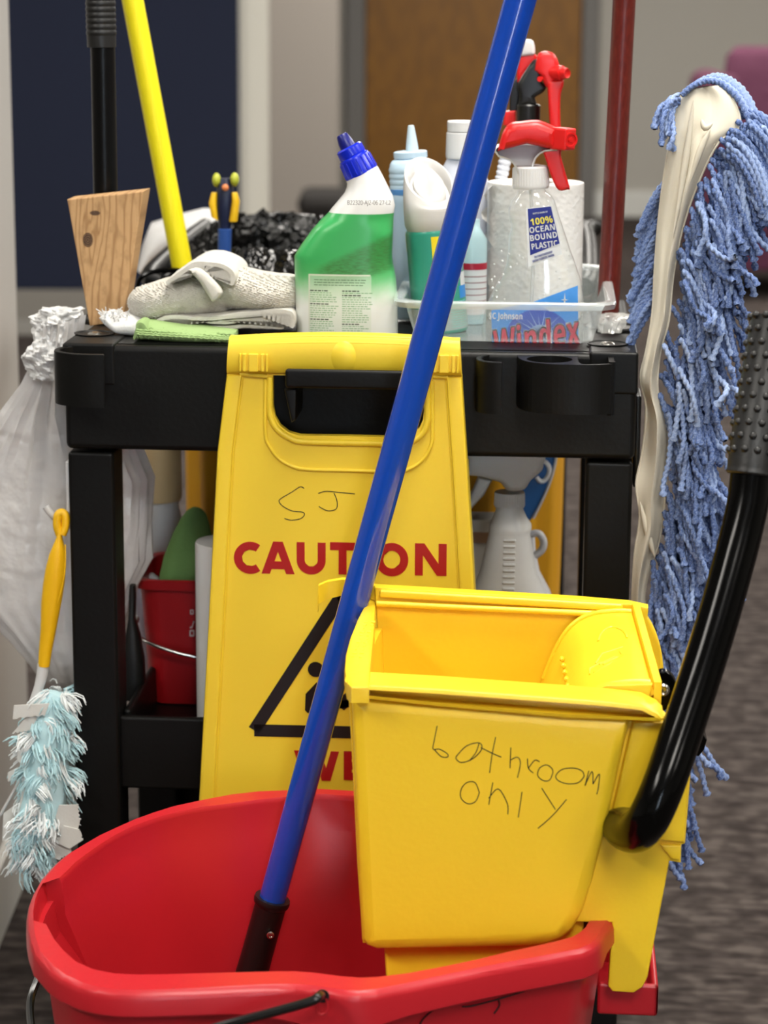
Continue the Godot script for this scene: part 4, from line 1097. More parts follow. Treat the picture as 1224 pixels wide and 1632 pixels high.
func make_wringer() -> void:
	var yellow: Material = mats["wringer yellow plastic"]
	var zf := 0.42
	var zr := 0.20
	var t := thing("mop_wringer", "yellow side-press mop wringer with a black lever, hooked onto the red bucket", "wringer", Vector3(0.12, 0.44, 0.31))
	# front wall with its hooked leg
	var front: PackedVector2Array = PackedVector2Array([Vector2(0.0011, 0.6821), Vector2(0.239, 0.6689), Vector2(0.252, 0.6651), Vector2(0.2642, 0.655), Vector2(0.2767, 0.6376), Vector2(0.2734, 0.5568), Vector2(0.2705, 0.5556), Vector2(0.2705, 0.5402), Vector2(0.2614, 0.5415), Vector2(0.2468, 0.4409), Vector2(0.243, 0.432), Vector2(0.236, 0.4268), Vector2(0.2187, 0.4273), Vector2(0.215, 0.4321), Vector2(0.2166, 0.4872), Vector2(0.1861, 0.4867), Vector2(0.0254, 0.458), Vector2(0.0135, 0.4653)])
	var g := Geo.new()
	g.plate(front, zf - 0.012, zf, 0.002)
	var body := part(g, "front_wall", yellow, t, 30)
	# swollen pocket of the front wall
	var pk: PackedVector2Array = PackedVector2Array([Vector2(0.0048, 0.676), Vector2(0.2259, 0.6646), Vector2(0.2199, 0.6312), Vector2(0.2077, 0.5652), Vector2(0.1997, 0.5277), Vector2(0.1923, 0.5007), Vector2(0.1856, 0.4859), Vector2(0.1767, 0.4769), Vector2(0.1647, 0.4716), Vector2(0.1485, 0.4689), Vector2(0.0264, 0.4618), Vector2(0.0182, 0.4648), Vector2(0.0146, 0.4712), Vector2(0.0119, 0.5133)])
	var pg := Geo.new()
	pg.plate(pk, zf - 0.002, zf + 0.016, 0.010)
	part(pg, "front_pocket", yellow, body, 50)
	var base := Geo.new()
	base.plate(PackedVector2Array([Vector2(0.0308, 0.4579), Vector2(0.1938, 0.4883), Vector2(0.1957, 0.4115), Vector2(0.0343, 0.4054)]), 0.24, 0.412, 0.004)
	part(base, "foot", yellow, body)
	# rim band along the front
	var rim := Geo.new()
	rim.plate(PackedVector2Array([Vector2(0.0003, 0.6911), Vector2(0.0057, 0.6892), Vector2(0.0753, 0.687), Vector2(0.2036, 0.6807), Vector2(0.2351, 0.678), Vector2(0.247, 0.6722), Vector2(0.2521, 0.6672), Vector2(0.2493, 0.664), Vector2(0.1745, 0.665), Vector2(0.0754, 0.6715), Vector2(0.0038, 0.6773), Vector2(0.0013, 0.6819)]), zf - 0.016, zf + 0.02, 0.004)
	part(rim, "front_rim", yellow, body, 40)
	# lever side panel in front of the squeeze plate: step and fold
	var fold := Geo.new()
	fold.plate(PackedVector2Array([Vector2(0.2282, 0.6597), Vector2(0.252, 0.6604), Vector2(0.2754, 0.6382), Vector2(0.2726, 0.5592), Vector2(0.2099, 0.5635)]), zf - 0.002, zf + 0.006, 0.004)
	part(fold, "lever_panel", yellow, body, 40)
	var step := Geo.new()
	step.plate(PackedVector2Array([Vector2(0.2532, 0.5569), Vector2(0.2702, 0.5564), Vector2(0.2696, 0.5442), Vector2(0.2626, 0.545)]), zf - 0.002, zf + 0.004, 0.002)
	part(step, "panel_step", yellow, body, 40)
	# left wall and its wide ledge
	var ledge: PackedVector3Array = PackedVector3Array([Vector3(0.0052, 0.692, 0.1729), Vector3(-0.0002, 0.692, 0.1689), Vector3(-0.0023, 0.692, 0.2003), Vector3(-0.0049, 0.692, 0.2501), Vector3(-0.0062, 0.692, 0.3116), Vector3(-0.0054, 0.692, 0.3637), Vector3(-0.0026, 0.692, 0.4077), Vector3(0.0028, 0.692, 0.4462), Vector3(0.0071, 0.692, 0.4561), Vector3(0.0208, 0.692, 0.4549), Vector3(0.0186, 0.692, 0.413), Vector3(0.0121, 0.692, 0.2797)])
	var lp := PackedVector2Array()
	for p in ledge:
		lp.append(Vector2(p.x, p.z))
	var lg := Geo.new()
	lg.slab(lp, 0.6785, 0.692, 0.0025)
	var led := part(lg, "side_ledge", yellow, body, 40)
	var lw := Geo.new()
	var lrows := []
	for q in [[0.67, 0.0], [0.60, 0.003], [0.52, 0.007], [0.462, 0.011]]:
		var r := PackedVector3Array()
		for k in 9:
			var f := k / 8.0
			r.append(Vector3(0.003 + q[1] - 0.008 * sin(PI * f), q[0], lerpf(zr, zf - 0.002, f)))
		for k in 9:
			var f := 1.0 - k / 8.0
			r.append(Vector3(0.013 + q[1] - 0.004 * sin(PI * f), q[0], lerpf(zr, zf - 0.002, f)))
		lrows.append(r)
	lw.loft(lrows)
	part(lw, "side_wall", yellow, body, 40)
	# raised moulded marks on the ledge
	for row in 2:
		for k in 11:
			var f := k / 10.0
			var m := Geo.new()
			m.rbox(Vector3(lerpf(0.0035, 0.0015, f) + row * 0.006, 0.6922, lerpf(0.262, 0.372, f)), Vector3(0.004 - 0.0012 * (k % 3), 0.0012, 0.003 + 0.002 * ((k + row) % 2)), 0.0005)
			part(m, "moulded_mark", yellow, led)
	# rear wall with ledge line and rounded ear
	var rear := Geo.new()
	rear.plate(smooth2(PackedVector2Array([Vector2(0.006, 0.7071), Vector2(0.0634, 0.705), Vector2(0.2312, 0.6977), Vector2(0.2476, 0.6849), Vector2(0.2594, 0.6594), Vector2(0.263, 0.6306), Vector2(0.2541, 0.613)]), 3) + PackedVector2Array([Vector2(0.2356, 0.4829), Vector2(0.0203, 0.476)]), zr - 0.012, zr, 0.002)
	part(rear, "rear_wall", yellow, body, 40)
	var rl := Geo.new()
	rl.rbox(Vector3(0.118, 0.6985, zr + 0.002), Vector3(0.215, 0.007, 0.006), 0.002, Basis(Vector3.BACK, -0.035))
	rl.tube(PackedVector3Array([Vector3(0.0081, 0.6935, 0.205), Vector3(0.0638, 0.692, 0.205), Vector3(0.2297, 0.6887, 0.205)]), 0.0028, 10)
	part(rl, "rear_bead", yellow, body, 40)
	# hooked lip at the rear left corner that holds the mop pole
	var hk := Geo.new()
	var hrows := []
	for k in LIP.size():
		var p: Vector3 = LIP[k]
		hrows.append(PackedVector3Array([p + Vector3(0, 0, 0.004), p + Vector3(0, 0, -0.004), p + Vector3(0, -0.018 + 0.001 * k, -0.004), p + Vector3(0, -0.018 + 0.001 * k, 0.004)]))
	hk.loft(hrows)
	part(hk, "pole_lip", yellow, body, 40)
	# squeeze plate: a curved ramp across the tub
	var prof := PackedVector2Array([Vector2(0.138, 0.560), Vector2(0.148, 0.600), Vector2(0.160, 0.640), Vector2(0.172, 0.668), Vector2(0.184, 0.683), Vector2(0.199, 0.691), Vector2(0.218, 0.694), Vector2(0.232, 0.694)])
	var curve := smooth2(prof, 4)
	var sq := Geo.new()
	var srows := []
	for k in 13:
		var f := k / 12.0
		var r := PackedVector3Array()
		for q in curve:
			r.append(Vector3(q.x + 0.011 * f, q.y - 0.012 * f, lerpf(zr + 0.004, 0.40, f)))
		for j in curve.size():
			var q := curve[curve.size() - 1 - j]
			r.append(Vector3(q.x + 0.011 * f + 0.004, q.y - 0.012 * f - 0.006, lerpf(zr + 0.004, 0.40, f)))
		srows.append(r)
	sq.loft(srows)
	var plate := part(sq, "squeeze_plate", yellow, body, 40)
	for e in [[0.395, 0.0055], [0.214, 0.004]]:
		var b := Geo.new()
		var path := PackedVector3Array()
		var f: float = (e[0] - zr - 0.004) / (0.40 - zr - 0.004)
		for q in curve:
			if q.y > 0.63:
				path.append(Vector3(q.x + 0.011 * f, q.y - 0.012 * f + 0.001, e[0]))
		b.tube(path, e[1] * 0.6, 8)
		part(b, "plate_edge", yellow, plate, 50)
	var back := Geo.new()
	var b0 := Vector3(0.2335, 0.70, zr + 0.004)
	var b1 := Vector3(0.2455, 0.686, 0.402)
	for s in 1:
		back.loft([PackedVector3Array([b0, b0 + Vector3(0.006, 0, 0), b0 + Vector3(0.006, -0.09, 0), b0 + Vector3(0, -0.09, 0)]), PackedVector3Array([b1, b1 + Vector3(0.006, 0, 0), b1 + Vector3(0.006, -0.09, 0), b1 + Vector3(0, -0.09, 0)])])
	part(back, "plate_back", yellow, plate, 30)
	var fl := Geo.new()
	fl.plate(PackedVector2Array([Vector2(0.1935, 0.6741), Vector2(0.1994, 0.679), Vector2(0.2078, 0.6824), Vector2(0.2442, 0.6839), Vector2(0.2416, 0.6707), Vector2(0.1946, 0.6694)]), 0.396, 0.402, 0.001)
	part(fl, "plate_lip", yellow, plate, 30)
	for k in 9:
		var f := k / 8.0
		var d := Geo.new()
		d.rbox(Vector3(0.1725 + 0.010 * f, 0.664 - 0.012 * f, lerpf(0.265, 0.385, f)), Vector3(0.004, 0.004, 0.006), 0.0015, Basis(Vector3.BACK, 0.9))
		part(d, "drain_stud", yellow, plate, 50)
	var icon := Geo.new()
	for q in [PackedVector2Array([Vector2(0.192, 0.335), Vector2(0.197, 0.318), Vector2(0.215, 0.308)]), PackedVector2Array([Vector2(0.19, 0.352), Vector2(0.203, 0.346), Vector2(0.214, 0.327), Vector2(0.212, 0.316)]), PackedVector2Array([Vector2(0.187, 0.352), Vector2(0.187, 0.340), Vector2(0.197, 0.336)]), PackedVector2Array([Vector2(0.195, 0.34), Vector2(0.208, 0.329)]), PackedVector2Array([Vector2(0.198, 0.343), Vector2(0.210, 0.331)])]:
		var path := PackedVector3Array()
		for v in q:
			path.append(Vector3(v.x + 0.008, plate_height(curve, v.x + 0.008, v.y), v.y))
		icon.tube(path, 0.0009, 6)
	part(icon, "moulded_icon", yellow, plate, 60)
	var arch := Geo.new()
	var ap := PackedVector3Array()
	for k in 15:
		var a := PI * k / 14.0
		var v := Vector2(0.209 - 0.012 * cos(a), 0.285 - 0.03 * sin(a))
		ap.append(Vector3(v.x + 0.006, plate_height(curve, v.x + 0.006, v.y), v.y))
	arch.tube(ap, 0.0012, 6)
	part(arch, "moulded_arch", yellow, plate, 60)
	# pivot bracket and bolt
	var pv := Geo.new()
	pv.plate(smooth2(PackedVector2Array([Vector2(0.2413, 0.6546), Vector2(0.2427, 0.6738), Vector2(0.2455, 0.6813), Vector2(0.2515, 0.6857), Vector2(0.2576, 0.6853), Vector2(0.2628, 0.6807), Vector2(0.265, 0.6744), Vector2(0.2633, 0.6648), Vector2(0.2585, 0.655), Vector2(0.2506, 0.6484)]), 3), 0.362, 0.372, 0.002)
	var tab := Geo.new()
	tab.plate(PackedVector2Array([Vector2(0.2841, 0.6131), Vector2(0.2926, 0.6123), Vector2(0.2965, 0.6057), Vector2(0.2942, 0.5967), Vector2(0.2901, 0.591), Vector2(0.2827, 0.5919)]), 0.26, 0.30, 0.002)
	var piv := part(pv, "pivot_bracket", mats["gloss black tube"], t)
	part(tab, "lever_stop", mats["gloss black tube"], t)
	var bolt := Geo.new()
	bolt.lathe(PackedVector2Array([Vector2(0.0052, 0.0), Vector2(0.0052, 0.003), Vector2(0.0036, 0.0038), Vector2(0.0022, 0.002), Vector2(0.0, 0.0015)]), Vector3(0.2544, 0.6715, 0.372), Vector3.BACK, 20)
	part(bolt, "bolt", mats["steel"], piv)
	# lever: black disc painted as the dark of its bore, bent tube and dotted rubber grip
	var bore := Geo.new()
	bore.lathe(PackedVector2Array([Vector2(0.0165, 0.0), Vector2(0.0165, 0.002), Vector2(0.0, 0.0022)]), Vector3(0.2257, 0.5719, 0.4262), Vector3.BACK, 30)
	part(bore, "lever_bore_shade", mats["black paint"], body)
	var path := smooth(PackedVector3Array([Vector3(0.2226, 0.5639, 0.4), Vector3(0.2227, 0.5714, 0.425), Vector3(0.2261, 0.5756, 0.445), Vector3(0.2321, 0.5829, 0.466), Vector3(0.238, 0.5956, 0.482), Vector3(0.2433, 0.6078, 0.487), Vector3(0.2515, 0.6277, 0.482), Vector3(0.2629, 0.6584, 0.466), Vector3(0.2771, 0.6987, 0.447), Vector3(0.2903, 0.7399, 0.43), Vector3(0.3011, 0.7769, 0.415), Vector3(0.3092, 0.8071, 0.403), Vector3(0.3148, 0.8331, 0.394), Vector3(0.3173, 0.8559, 0.387), Vector3(0.3208, 0.8855, 0.378), Vector3(0.3254, 0.914, 0.368)]), 5)
	var lv := Geo.new()
	lv.tube(path, 0.0166, 24)
	var lever := part(lv, "lever", mats["gloss black tube"], t, 60)
	var gp := smooth(PackedVector3Array([Vector3(0.3169, 0.8531, 0.388), Vector3(0.3182, 0.8641, 0.385), Vector3(0.3208, 0.8855, 0.378), Vector3(0.3245, 0.9093, 0.37), Vector3(0.3291, 0.9378, 0.36), Vector3(0.3347, 0.9712, 0.348)]), 5)
	var gr := Geo.new()
	var rad := []
	for i in gp.size():
		rad.append(0.0190 if i == 0 else 0.0202 if i < 2 else 0.0196)
	gr.tube(gp, rad, 28)
	var grip := part(gr, "grip", mats["black rubber"], lever, 60)
	var axis := (gp[gp.size() - 1] - gp[4]).normalized()
	var u := axis.cross(Vector3.BACK).normalized()
	var v := u.cross(axis)
	var dots := Geo.new()
	for i in 11:
		for j in 12:
			var a := TAU * (j + 0.5 * (i % 2)) / 12
			var c := gp[5] + axis * (0.006 + 0.0108 * i) + (u * cos(a) + v * sin(a)) * 0.0196
			dots.sphere(c, Vector3.ONE * 0.0032, 8)
	var dm := part(dots, "grip_studs", mats["black rubber"], grip, 60)
	dm.set_meta("kind", "stuff")
	# marker writing on the pocket
	var pen := Geo.new()
	var lines := []
	for l in WRITING:
		lines.append(smooth2(l, 4))
	strokes(pen, lines, 0.0007, zf + 0.0155, zf + 0.0163)
	part(pen, "handwriting", mats["marker ink"], body, 20)


func plate_height(curve: PackedVector2Array, x: float, z: float) -> float:
	var f := (z - 0.204) / 0.196
	var xx := x - 0.011 * f
	for i in curve.size() - 1:
		if xx >= curve[i].x and xx <= curve[i + 1].x:
			return lerpf(curve[i].y, curve[i + 1].y, (xx - curve[i].x) / (curve[i + 1].x - curve[i].x)) - 0.012 * f + 0.0003
	return curve[curve.size() - 1].y - 0.012 * f


func make_wet_mop() -> void:
	var t := thing("wet_mop", "blue lacquered mop pole with a black socket standing in the red bucket", "mop", Vector3(-0.1078, 0.331, 0.2))
	var lo: Vector3 = Vector3(-0.0876, 0.4057, 0.2)
	var hi: Vector3 = Vector3(0.1312, 1.2376, 0.215)
	var g := Geo.new()
	g.tube(PackedVector3Array([lo, lo.lerp(hi, 0.5), hi]), [0.0124, 0.013, 0.0136], 32)
	part(g, "pole", mats["blue lacquer"], t, 60)
	var d := (hi - lo).normalized()
	var s := Geo.new()
	s.lathe(PackedVector2Array([Vector2(0.0140, 0.006), Vector2(0.0164, 0.006), Vector2(0.017, 0.003), Vector2(0.0164, 0.0), Vector2(0.0145, -0.002), Vector2(0.0145, -0.05), Vector2(0.016, -0.12), Vector2(0.019, -0.16)]), lo, d, 30)
	var sock := part(s, "socket", mat("black socket plastic", Color(0.05, 0.05, 0.05), 0.4), t, 40)
	var r := Geo.new()
	var rv: Vector3 = Vector3(-0.0865, 0.3813, 0.215)
	r.lathe(PackedVector2Array([Vector2(0.0035, 0.0), Vector2(0.0035, 0.0014), Vector2(0.0022, 0.0018), Vector2(0.0017, 0.0006), Vector2(0.0, 0.0006)]), rv, Vector3(0.1, 0.1, 1.0), 16)
	part(r, "rivet", mats["steel"], sock)
	# mop head resting on the bottom of the bucket
	var foot := lo - d * 0.16
	var yarn := mat("grey mop cotton", Color(0.6, 0.6, 0.58), 0.95)
	for k in 26:
		var a := TAU * k / 26
		var m := Geo.new()
		m.tube(smooth(PackedVector3Array([foot, foot + Vector3(cos(a) * 0.03, -0.03, sin(a) * 0.02), Vector3(foot.x + cos(a) * 0.055, 0.16, foot.z + 0.02 + sin(a) * 0.03), Vector3(foot.x + cos(a) * 0.07, 0.095, foot.z + 0.04 + sin(a) * 0.045)]), 3), 0.005, 6)
		part(m, "cotton_strand", yarn, t, 60)


# ---------------------------------------------------------------- poles and wedge
func make_poles() -> void:
	var t := thing("telescopic_pole", "black telescopic pole with a ribbed grip, standing behind the wooden wedge", "pole", Vector3(-0.3056, 0.8908, -0.21))
	var lo: Vector3 = Vector3(-0.304, 0.9118, -0.2)
	var mid: Vector3 = Vector3(-0.3038, 1.1556, -0.2)
	var hi: Vector3 = Vector3(-0.3045, 1.249, -0.2)
	lo.y = 0.891
	var g := Geo.new()
	g.tube(PackedVector3Array([lo, mid, hi]), 0.0125, 24)
	part(g, "tube", mat("satin black tube", Color(0.03, 0.03, 0.032), 0.3, 0.3), t, 60)
	var d := (hi - mid).normalized()
	var top: Vector3 = Vector3(-0.3049, 1.1644, -0.2)
	var prof := PackedVector2Array([Vector2(0.0125, 0.0), Vector2(0.0146, 0.0005), Vector2(0.0148, 0.012)])
	for k in 14:
		prof.append_array(PackedVector2Array([Vector2(0.0148, 0.0125 + k * 0.0058), Vector2(0.0154, 0.0140 + k * 0.0058), Vector2(0.0154, 0.0160 + k * 0.0058), Vector2(0.0148, 0.0175 + k * 0.0058)]))
	var r := Geo.new()
	r.lathe(prof, top, d, 28)
	part(r, "ribbed_grip", mats["black rubber"], t, 30)

	t = thing("yellow_pole", "bright yellow fibreglass pole leaning in the cart behind the towels", "pole", Vector3(-0.2575, 0.9071, -0.41))
	g = Geo.new()
	g.tube(PackedVector3Array([Vector3(-0.2574, 0.9156, -0.41), Vector3(-0.2827, 1.0695, -0.4), Vector3(-0.3103, 1.2374, -0.39)]), 0.0118, 24)
	part(g, "pole", mats["yellow fibreglass"], t, 60)

	t = thing("brown_pole", "reddish brown broom handle standing in the rear corner socket by the clear tub", "pole", Vector3(0.2151, 0.891, -0.2106))
	g = Geo.new()
	var b: Vector3 = Vector3(0.2151, 0.891, -0.2106)
	g.tube(PackedVector3Array([b, Vector3(0.2197, 1.059, -0.215), Vector3(0.2239, 1.2397, -0.2)]), 0.0115, 22)
	var bm := mat("red brown varnish", Color(1, 1, 1), 0.32)
	bm.albedo_texture = tinted(Color(0.40, 0.13, 0.095), Color(0.33, 0.09, 0.065), 0.05, 61, Vector2(6, 1))
	bm.uv1_triplanar = true
	bm.uv1_scale = Vector3.ONE * 5.0
	part(g, "handle", bm, t, 60)

	# wooden wedge
	t = thing("wooden_wedge", "knotty pine door wedge standing point down in the cart corner", "wedge", Vector3(-0.2971, 0.8874, -0.15))
	var c: PackedVector2Array = PackedVector2Array([Vector2(-0.3307, 1.016), Vector2(-0.2529, 1.0251), Vector2(-0.2762, 0.8937), Vector2(-0.3104, 0.888)])
	var im := Image.create(256, 384, false, Image.FORMAT_RGB8)
	var wn := FastNoiseLite.new()
	wn.seed = 5
	wn.frequency = 0.012
	wn.fractal_octaves = 4
	var knots := [Vector2(66, 138), Vector2(92, 62)]
	for y in 384:
		for x in 256:
			var px := Vector2(x, y)
			var bend := 0.0
			var dark := 0.0
			for k in 2:
				var dd: Vector2 = px - knots[k]
				var l := Vector2(dd.x * 1.25, dd.y * 0.7).length()
				bend += 46.0 * exp(-l * l / 2600.0) * signf(dd.x + 0.01) * minf(1.0, absf(dd.x) / 14.0)
				if k == 0:
					dark = maxf(dark, smoothstep(19.0, 15.0, Vector2(dd.x, dd.y * 0.85).length()) * (0.75 + 0.25 * sin(dd.length() * 1.1)))
				else:
					dark = maxf(dark, 0.75 * smoothstep(15.0, 10.0, Vector2(dd.x * 0.75, dd.y * 1.9).length()))
			var w := wn.get_noise_2d(x * 0.8, y * 0.18) * 26.0
			var s := 0.5 + 0.5 * sin((x - bend + w) * 0.21 + y * 0.012)
			s = pow(s, 5.0) * 0.75 + 0.25 * (0.5 + 0.5 * wn.get_noise_2d(x * 9.0, y * 0.9))
			var col := Color(0.755, 0.605, 0.425).lerp(Color(0.58, 0.43, 0.265), clampf(s, 0, 1))
			col = col.lerp(Color(0.6, 0.46, 0.3), clampf(wn.get_noise_2d(x * 2.0 + 300.0, y * 1.5) * 0.9, 0.0, 0.6))
			var speck := 0.35 + 0.4 * wn.get_noise_2d(x * 20.0, y * 20.0)
			im.set_pixel(x, y, col.lerp(Color(0.15, 0.08, 0.04), dark * (0.6 + speck)))
	var wm := mat("knotty pine", Color(1, 1, 1), 0.6)
	wm.albedo_texture = ImageTexture.create_from_image(im)
	g = Geo.new()
	g.plate(c, -0.174, -0.135, 0.0015)
	g.planar_uv(c[0].x, c[3].y, c[1].x, c[1].y)
	part(g, "wedge", wm, t, 20)


# ---------------------------------------------------------------- cloths
# a folded sheet seen end on: a thick curve drawn in the front view and run back in depth
func fold_sheet(g: Geo, line: PackedVector2Array, thick: float, z0: float, z1: float, droop := 0.0) -> void:
	var p := smooth2(line, 5)
	var rows := []
	for k in 9:
		var f := k / 8.0
		var z := lerpf(z1, z0, f)
		var ease := sin(PI * clampf(f, 0.04, 0.96)) 
		var th := thick * (0.55 + 0.45 * minf(1.0, ease * 3.0))
		var ring := PackedVector3Array()
		var back := PackedVector3Array()
		for i in p.size():
			var d := (p[mini(i + 1, p.size() - 1)] - p[maxi(i - 1, 0)]).normalized()
			var e := minf(1.0, minf(i + 0.7, p.size() - i - 0.3) / 2.0)
			var n := Vector2(-d.y, d.x) * th * 0.5 * e
			var wob := noise.get_noise_3d(p[i].x * 900.0, p[i].y * 900.0, z * 900.0) * 0.0018
			ring.append(Vector3(p[i].x + n.x, p[i].y + n.y + wob + droop * f, z))
			back.append(Vector3(p[i].x - n.x, p[i].y - n.y + wob + droop * f, z))
		back.reverse()
		ring.append_array(back)
		rows.append(ring)
	g.loft(rows)


# a soft heap of cloth: a front outline swollen in depth
func soft_heap(g: Geo, lower: PackedVector2Array, upper: PackedVector2Array, zc: float, depth: float, lump := 0.002) -> void:
	var a := smooth2(lower, 4)
	var b := smooth2(upper, 4)
	var rows := []
	for i in a.size():
		var f := float(i) / (a.size() - 1)
		var e := pow(maxf(sin(PI * clampf(f, 0.03, 0.97)), 0.0), 0.4)
		var ring := PackedVector3Array()
		for j in 28:
			var t := TAU * j / 28
			var y := signf(sin(t)) * pow(absf(sin(t)), 0.75)
			var z := signf(cos(t)) * pow(absf(cos(t)), 0.7)
			var c := (a[i] + b[i]) * 0.5
			var h := (b[i] - a[i]) * 0.5
			ring.append(Vector3(c.x + h.x * y, c.y + h.y * y, zc + depth * e * z))
		rows.append(ring)
	g.loft(rows)
	g.displace(noise, lump, 420.0)


func make_cloths() -> void:
	var towel := bump(mat("grey white terry", Color(0.77, 0.755, 0.72), 0.95, 0.2), terry, 26.0, 0.035)
	var hem := bump(mat("white cotton hem", Color(0.79, 0.78, 0.75), 0.95, 0.2), fine, 22.0, 0.012)
	var t := thing("terry_towel", "grey white terry towel folded in a soft heap on the cart tray", "towel", Vector3(-0.1774, 0.8965, -0.09))
	# lower layers folded over each other
	var g := Geo.new()
	fold_sheet(g, PackedVector2Array([Vector2(-0.2333, 0.8985), Vector2(-0.2277, 0.9048), Vector2(-0.2177, 0.9093), Vector2(-0.1978, 0.9078), Vector2(-0.1668, 0.9052), Vector2(-0.1359, 0.9075), Vector2(-0.1112, 0.9091), Vector2(-0.1013, 0.9068), Vector2(-0.1001, 0.9013)]), 0.0052, -0.17, -0.06)
	fold_sheet(g, PackedVector2Array([Vector2(-0.1978, 0.9072), Vector2(-0.1668, 0.9101), Vector2(-0.1358, 0.9137), Vector2(-0.1111, 0.9166), Vector2(-0.0976, 0.9155), Vector2(-0.0939, 0.9094), Vector2(-0.0951, 0.9008)]), 0.005, -0.17, -0.058)
	fold_sheet(g, PackedVector2Array([Vector2(-0.2215, 0.8975), Vector2(-0.1979, 0.8985), Vector2(-0.1607, 0.8997), Vector2(-0.1236, 0.9015), Vector2(-0.1038, 0.9)]), 0.0045, -0.17, -0.062)
	part(g, "folded_layers", hem, t, 60)
	# left roll
	g = Geo.new()
	soft_heap(g, PackedVector2Array([Vector2(-0.2634, 0.9153), Vector2(-0.2542, 0.9041), Vector2(-0.2386, 0.8994), Vector2(-0.2197, 0.9034), Vector2(-0.1946, 0.9063), Vector2(-0.1759, 0.9073), Vector2(-0.1559, 0.9088)]), PackedVector2Array([Vector2(-0.2614, 0.9228), Vector2(-0.2531, 0.9322), Vector2(-0.2348, 0.9381), Vector2(-0.2129, 0.9434), Vector2(-0.1941, 0.9499), Vector2(-0.1724, 0.9477), Vector2(-0.1557, 0.9293)]), -0.11, 0.052, 0.003)
	part(g, "roll", towel, t, 70)
	var pile := [g]
	# right swag that runs to the bottle
	g = Geo.new()
	soft_heap(g, PackedVector2Array([Vector2(-0.1813, 0.9159), Vector2(-0.1595, 0.915), Vector2(-0.1377, 0.9135), Vector2(-0.1191, 0.9144), Vector2(-0.1036, 0.9153), Vector2(-0.0881, 0.9174)]), PackedVector2Array([Vector2(-0.1883, 0.9567), Vector2(-0.1654, 0.9558), Vector2(-0.1375, 0.9507), Vector2(-0.119, 0.9466), Vector2(-0.1035, 0.9456), Vector2(-0.088, 0.9452)]), -0.105, 0.05, 0.003)
	part(g, "swag", towel, t, 70)
	pile.append(g)
	# top flap with its doubled edge, and the turned corner
	g = Geo.new()
	fold_sheet(g, PackedVector2Array([Vector2(-0.2176, 0.9427), Vector2(-0.2139, 0.9464), Vector2(-0.2027, 0.9539), Vector2(-0.189, 0.9621), Vector2(-0.1748, 0.9629), Vector2(-0.1595, 0.9588), Vector2(-0.1522, 0.951), Vector2(-0.1535, 0.9412)]), 0.0055, -0.15, -0.052)
	part(g, "top_flap", hem, t, 60)
	g = Geo.new()
	g.plate(smooth2(PackedVector2Array([Vector2(-0.1951, 0.9563), Vector2(-0.184, 0.9577), Vector2(-0.1676, 0.9427), Vector2(-0.1634, 0.9336), Vector2(-0.1721, 0.9261), Vector2(-0.1769, 0.9309), Vector2(-0.1842, 0.9443)]), 3), -0.056, -0.046, 0.004)
	g.displace(noise, 0.002, 300.0)
	part(g, "turned_corner", hem, t, 70)
	# loops of the terry pile, standing off the cloth
	var loops := Geo.new()
	for src in pile:
		var tris: int = src.P.size() / 3
		var made := 0
		while made < 2600:
			var i := rng.randi() % tris
			var a: Vector3 = src.P[i * 3]
			var b: Vector3 = src.P[i * 3 + 1]
			var c: Vector3 = src.P[i * 3 + 2]
			var nr := (b - a).cross(c - a)
			if nr.length() * 4.0e4 < rng.randf():
				continue
			nr = nr.normalized()
			var u := sqrt(rng.randf())
			var v := rng.randf()
			var q := a * (1.0 - u) + b * u * (1.0 - v) + c * u * v
			if q.z < -0.1:
				continue
			q.y = snappedf(q.y + q.x * 0.35, 0.0021) - q.x * 0.35
			loops.sphere(q + Vector3(0, 0.0002, 0.0002), Vector3(rng.randf_range(0.0007, 0.0011), 0.00055, 0.0009), 6)
			made += 1
	var lp := part(loops, "terry_loops", towel, t, 60)
	lp.set_meta("kind", "stuff")

	t = thing("white_rag", "small white rag with a frayed edge lying between wedge and towel", "rag", Vector3(-0.2701, 0.8901, -0.08))
	g = Geo.new()
	soft_heap(g, PackedVector2Array([Vector2(-0.2881, 0.9039), Vector2(-0.2789, 0.8966), Vector2(-0.2677, 0.8911), Vector2(-0.2572, 0.8882), Vector2(-0.2466, 0.8859), Vector2(-0.2379, 0.8842)]), PackedVector2Array([Vector2(-0.2886, 0.907), Vector2(-0.2811, 0.9102), Vector2(-0.2724, 0.9066), Vector2(-0.2624, 0.9099), Vector2(-0.2525, 0.9088), Vector2(-0.2401, 0.9046)]), -0.085, 0.03, 0.0035)
	part(g, "rag", bump(mat("white rag cotton", Color(0.83, 0.83, 0.825), 0.95, 0.2), terry, 20.0, 0.03), t, 70)
	g = Geo.new()
	for k in 70:
		var a := Vector2(lerpf(FRAY[0].x, FRAY[1].x, rng.randf()), FRAY[0].y + rng.randf_range(-0.006, 0.003))
		var q := Vector3(a.x, a.y, -0.062 + rng.randf_range(-0.02, 0.004))
		g.tube(PackedVector3Array([q, q + Vector3(rng.randf_range(-0.002, 0.001), 0.003, 0.001), q + Vector3(rng.randf_range(-0.006, 0.003), rng.randf_range(0.003, 0.007), 0.002)]), 0.0005, 4)
	part(g, "frayed_threads", mats["white rag cotton"], t).set_meta("kind", "stuff")

	t = thing("green_microfibre_cloth", "lime green ribbed microfibre cloth folded at the front edge of the tray", "cloth", Vector3(-0.2027, 0.8893, -0.05))
	var green := mat("green microfibre", Color(0.56, 0.66, 0.44), 0.95, 0.2)
	g = Geo.new()
